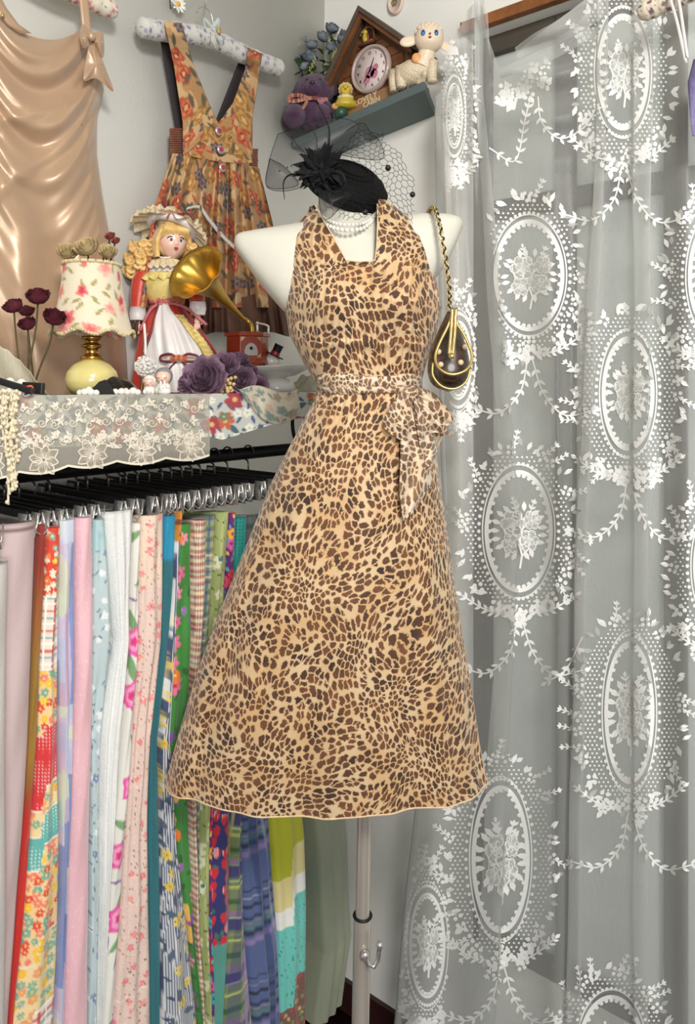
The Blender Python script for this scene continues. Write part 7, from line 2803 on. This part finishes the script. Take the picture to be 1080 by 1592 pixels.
for (px, py, r) in ((520, 302, 16), (488, 300, 12)):
    mb = MB(); bloom(mb, hl(px, py, -.075), r * PX, (.2, -1, .3), px, 2, 1.1); mb.build('curled_petal', M_FEA, hatT)
mb = MB()
mb.tube(cr([tuple(hl(*q)) for q in ((510, 262, -.06), (513, 225, -.065), (500, 195, -.07), (489, 180, -.07))], 8), np.linspace(.0016, .0004, 25), 5)
mb.tube(cr([tuple(hl(*q)) for q in ((478, 288, -.06), (456, 292, -.07), (447, 305, -.075), (448, 328, -.07))], 8), np.linspace(.0020, .0005, 25), 5)
mb.tube(cr([tuple(hl(*q)) for q in ((490, 270, -.06), (468, 250, -.07), (458, 236, -.07))], 8), .0005, 4)
mb.tube(cr([tuple(hl(*q)) for q in ((495, 262, -.06), (494, 236, -.07), (480, 216, -.07))], 8), .0005, 4)
mb.build('quill', M_FEA, hatT)
mb = MB()
for (px, py) in ((458, 236), (459, 246), (480, 216), (488, 219), (494, 225), (441, 286), (452, 281), (458, 279)):
    mb.ell(hl(px, py, -.07), .0013, nu=7, nv=5)
mb.build('veil_beads', M_BLACK, hatT)
# smooth net fans on the left and top
for pts, y0, nm in ([[(436, 224), (424, 262), (421, 304), (470, 303), (520, 258), (556, 212), (510, 200)], -.045, 'net_fan'], [[(424, 262), (421, 304), (466, 302), (448, 276)], -.052, 'net_fan'], [[(500, 250), (556, 210), (574, 222), (590, 240), (592, 262), (560, 262)], -.05, 'net_fan'], [[(498, 318), (502, 352), (512, 360), (532, 340), (544, 322)], -.085, 'net_fan']):
    P = np.array(pts, float); c = P.mean(0)
    O = cr(np.vstack([P, P[:1]]), 10)[:-1]
    mb = MB()
    mb.grid([[hl(*(c + (o - c) * r), y0 - .012 * (1 - r * r)) for o in O] for r in np.linspace(0.01, 1, 6)], cv=True)
    fan = mb.build(nm, M_NETB, hatT)
    mb = MB(); mb.tube([hl(*o, y0) for o in O], .00045, 4, closed=True); mb.build('fan_edge', M_FEA, fan)
# hexagon veil on the right
def inpoly(x, y, P):
    c = False
    for i in range(len(P)):
        (x1, y1), (x2, y2) = P[i], P[i - 1]
        if (y1 > y) != (y2 > y) and x < (x2 - x1) * (y - y1) / (y2 - y1) + x1:
            c = not c
    return c


VP = [(520, 262), (558, 224), (590, 232), (596, 248), (622, 264), (638, 300), (642, 345), (634, 364), (606, 352), (575, 362), (540, 366), (508, 348), (500, 322), (530, 318), (560, 300), (540, 270)]
mb = MB()
hx_ = 5.2
done = set()


def vy(x, y):
    return -.075 - .035 * math.exp(-(((x - 585) / 60.0) ** 2 + ((y - 310) / 70.0) ** 2)) + .03 * max(0, (x - 600) / 40.0)


def wp(x, y):
    xx = x + 2.0 * math.sin(y / 9.0) + 1.5 * math.sin(x / 7.0 + y / 13.0)
    yy = y + 2.0 * math.sin(x / 10.0) + 1.0 * math.sin(y / 5.0)
    return hl(xx, yy, vy(x, y))


for i in range(-2, 26):
    for j in range(-2, 26):
        cx = 490 + i * hx_ * 1.5; cyy = 215 + (j + .5 * (i % 2)) * hx_ * 1.732
        for k in range(3):
            a0, a1 = k * PI / 3, (k + 1) * PI / 3
            p, q2 = (cx + hx_ * math.cos(a0), cyy + hx_ * math.sin(a0)), (cx + hx_ * math.cos(a1), cyy + hx_ * math.sin(a1))
            if inpoly(*p, VP) and inpoly(*q2, VP):
                mb.tube([wp(*p), wp(*q2)], .00038, 3, caps=False)
vl = mb.build('birdcage_veil', M_FEA, hatT); vl['kind'] = 'stuff'
for (px, py) in ((597, 293), (635, 320), (565, 353)):
    mb = MB(); mb.ell(hl(px, py, vy(px, py) - .002), .0042, nu=12, nv=9, disp=lambda P: 1 + .1 * np.sin(P[..., 0] * 20)); mb.build('velvet_dot', M_BLACK, hatT)

# pearl necklace
nk = thing('pearl_necklace', 'double strand white pearl necklace round the mannequin neck', 'necklace', (MO[0], MO[1], 0), RZ)
for st_, (pts, r) in enumerate([([(496, 340), (505, 358), (522, 370), (540, 374), (560, 370), (574, 358), (582, 344)], .0034), ([(494, 334), (505, 350), (522, 361), (540, 365), (560, 362), (574, 352), (584, 338)], .0028), ([(582, 342), (588, 328), (590, 316)], .0026)]):
    P = cr(pts, 30)
    mb = MB()
    last = None
    for q3 in P:
        X, zz = ml(q3[0], q3[1])
        u_ = (q3[0] - 539) / 52.0
        yy = -(.046 + (q3[1] - 330) * .00052) * math.sqrt(max(.05, 1 - min(.97, abs(u_)) ** 2)) - .007
        p = np.array([X, yy, zz])
        if last is None or np.linalg.norm(p - last) > r * 2.05:
            mb.ell(p, r, nu=10, nv=8); last = p
    mb.build('pearl_strand', M_PEARL, nk)

# shoulder bag
bg = thing('evening_bag', 'small black and gold evening bag hanging from the mannequin\'s right-hand shoulder stub', 'bag', (MO[0], MO[1], 0), RZ)
M_BAG = mat('black_patchwork_leather', (30, 22, 20), .3, var=.5, vscale=90, coat=.5, rgb2=(74, 52, 40), bump=.3, bscale=80)
M_BGOLD = mat('pale_gold_piping', (206, 180, 110), .3, metal=.8)
ch = [(664, 334, .012), (666, 331, -.020), (669, 336, -.050), (673, 360, -.068), (679, 395, -.074), (684, 430, -.074), (688, 465, -.072), (688, 488, -.070)]
P = cr([tuple(hl(*q)) for q in ch], 12)
L_ = np.concatenate([[0], np.cumsum(np.linalg.norm(np.diff(P, axis=0), axis=1))])
nlk = 44
for k in range(nlk):
    t_ = (k + .5) / nlk * L_[-1]
    c = np.array([np.interp(t_, L_, P[:, m_]) for m_ in range(3)])
    d = np.array([np.interp(min(t_ + .002, L_[-1]), L_, P[:, m_]) for m_ in range(3)]) - np.array([np.interp(max(t_ - .002, 0), L_, P[:, m_]) for m_ in range(3)])
    M = frame_to(d, (1, 0, 0) if k % 2 else (0, 1, 0))
    mb = MB(); mb.tube([c + M @ np.array([.0034 * math.cos(a), 0, .0034 * math.sin(a) * 1.0]) for a in np.linspace(0, 2 * PI, 12, endpoint=False)], .00105, 5, closed=True)
    mb.build('chain_link', M_GOLD, bg)
mb = MB(); mb.tube(P + np.array([.0008, -.0012, 0]) + .0022 * np.stack([np.sin(np.arange(len(P)) * 1.3), np.cos(np.arange(len(P)) * 1.3), 0 * np.arange(len(P))], 1), .0014, 5); mb.build('leather_lacing', M_BLACK, bg)
# body: rounded purse narrow at the clasp, wide below, seen from its end
ctr = hl(686, 548, -.075)
rows_ = [(492, 3, .010), (505, 9, .020), (520, 15, .032), (540, 23, .045), (560, 28, .055), (580, 29, .058), (595, 25, .05), (604, 16, .034), (608, 3, .008)]
G = []
for (py, hw_, dp) in rows_:
    c = hl(687 + (py - 550) * -.02, py, -.075)
    cs, sn = supere(40, 2.4)
    G.append(np.stack([c[0] + hw_ * 1.06 * PX * cs, c[1] + dp * .62 * sn, np.full(40, c[2])], 1))
mb = MB(); mb.grid(np.array(G), cv=True); pb = mb.build('purse_body', M_BAG, bg); subsurf(pb, 1)
mb = MB(); mb.tube([hl(*q, -.118 - .006 * math.sin((q[1] - 495) / 90 * PI)) for q in cr([(688, 496), (679, 518), (668, 540), (662, 560), (668, 576), (686, 584), (706, 577), (713, 560), (706, 538), (694, 516)], 6)], .0021, 8, closed=True); mb.build('gold_piping', M_BGOLD, bg)
mb = MB(); mb.tube([hl(*q, -.112) for q in cr([(660, 566), (660, 585), (672, 600), (690, 604), (706, 594), (713, 574)], 6)], .0017, 8); mb.build('gold_piping', M_BGOLD, bg)
for dx in (-2.6, 2.6):
    mb = MB(); a_, b_ = hl(686 + dx + 2, 492, -.124), hl(683 + dx, 556, -.128)
    mb.tube(cr([tuple(a_), tuple((a_ + b_) / 2 + [0, -.004, 0]), tuple(b_)], 6), .0023, 10); mb.build('clasp_bar', M_GOLD, bg)
mb = MB(); mb.ell(hl(684, 559, -.130), (.005, .004, .004), nu=12, nv=8); mb.build('clasp_ball', M_GOLD, bg)
mb = MB()
for (px, py) in ((671, 570), (699, 567), (706, 545), (668, 552)):
    mb.ell(hl(px, py, -.108 - (.003 if 665 < px < 702 else -.004)), (.0042, .0035, .0042), nu=10, nv=8)
mb.build('cream_patch', M_CREAM if False else mat('cream_leather_spot', (214, 186, 150), .4), bg)

# ================================================================== top right: padded hanger, straps, lilac top
def rwp(px, py, off):
    return at_x(px, py, -off)


hanger_pad('padded_hanger', 'cream padded hanger with plum dots in front of the curtain at top right', [(990, 22, .20), (1030, 6, .20), (1075, -14, .20), (1130, -40, .20)], .0165, [(218, 206, 184), [(112, 78, 92), (124, 92, 110)], (150, 130, 120)], 331, rwp)
t = thing('lilac_top', 'lilac lace top with white straps at the right edge', 'top', rwp(1090, 120, .20))
to_ = tuple(t.location)
M_LIL = mat('lilac_lace', (134, 122, 170), .6, var=.3, vscale=80, bump=.4, bscale=200)
G = np.zeros((40, 30, 3))
for i in range(40):
    for j in range(30):
        w, u = i / 39, j / 29
        xl = np.interp(w, [0, .3, .7, 1], [1078, 1069, 1072, 1076])
        G[i, j] = rwp(xl + 90 * u, 72 + 20 * math.cos(u * 3) + 120 * w, .20 + .012 * math.sin(u * 9 + w * 3) + .015 * math.sin(u * PI))
mb = MB(); mb.grid(G); solid(mb.build('lace_cup', M_LIL, t, origin=to_), .0012)
for q in ([(1038, -12), (1052, 34), (1066, 98)], [(1052, -14), (1058, 20), (1064, 62), (1068, 90)]):
    mb = MB(); mb.grid([[rwp(x + dx, y, .225) for dx in (-2.6, 0, 2.6)] for x, y in cr(q, 8)]); solid(mb.build('strap', M_WSAT, t, origin=to_), .0008)
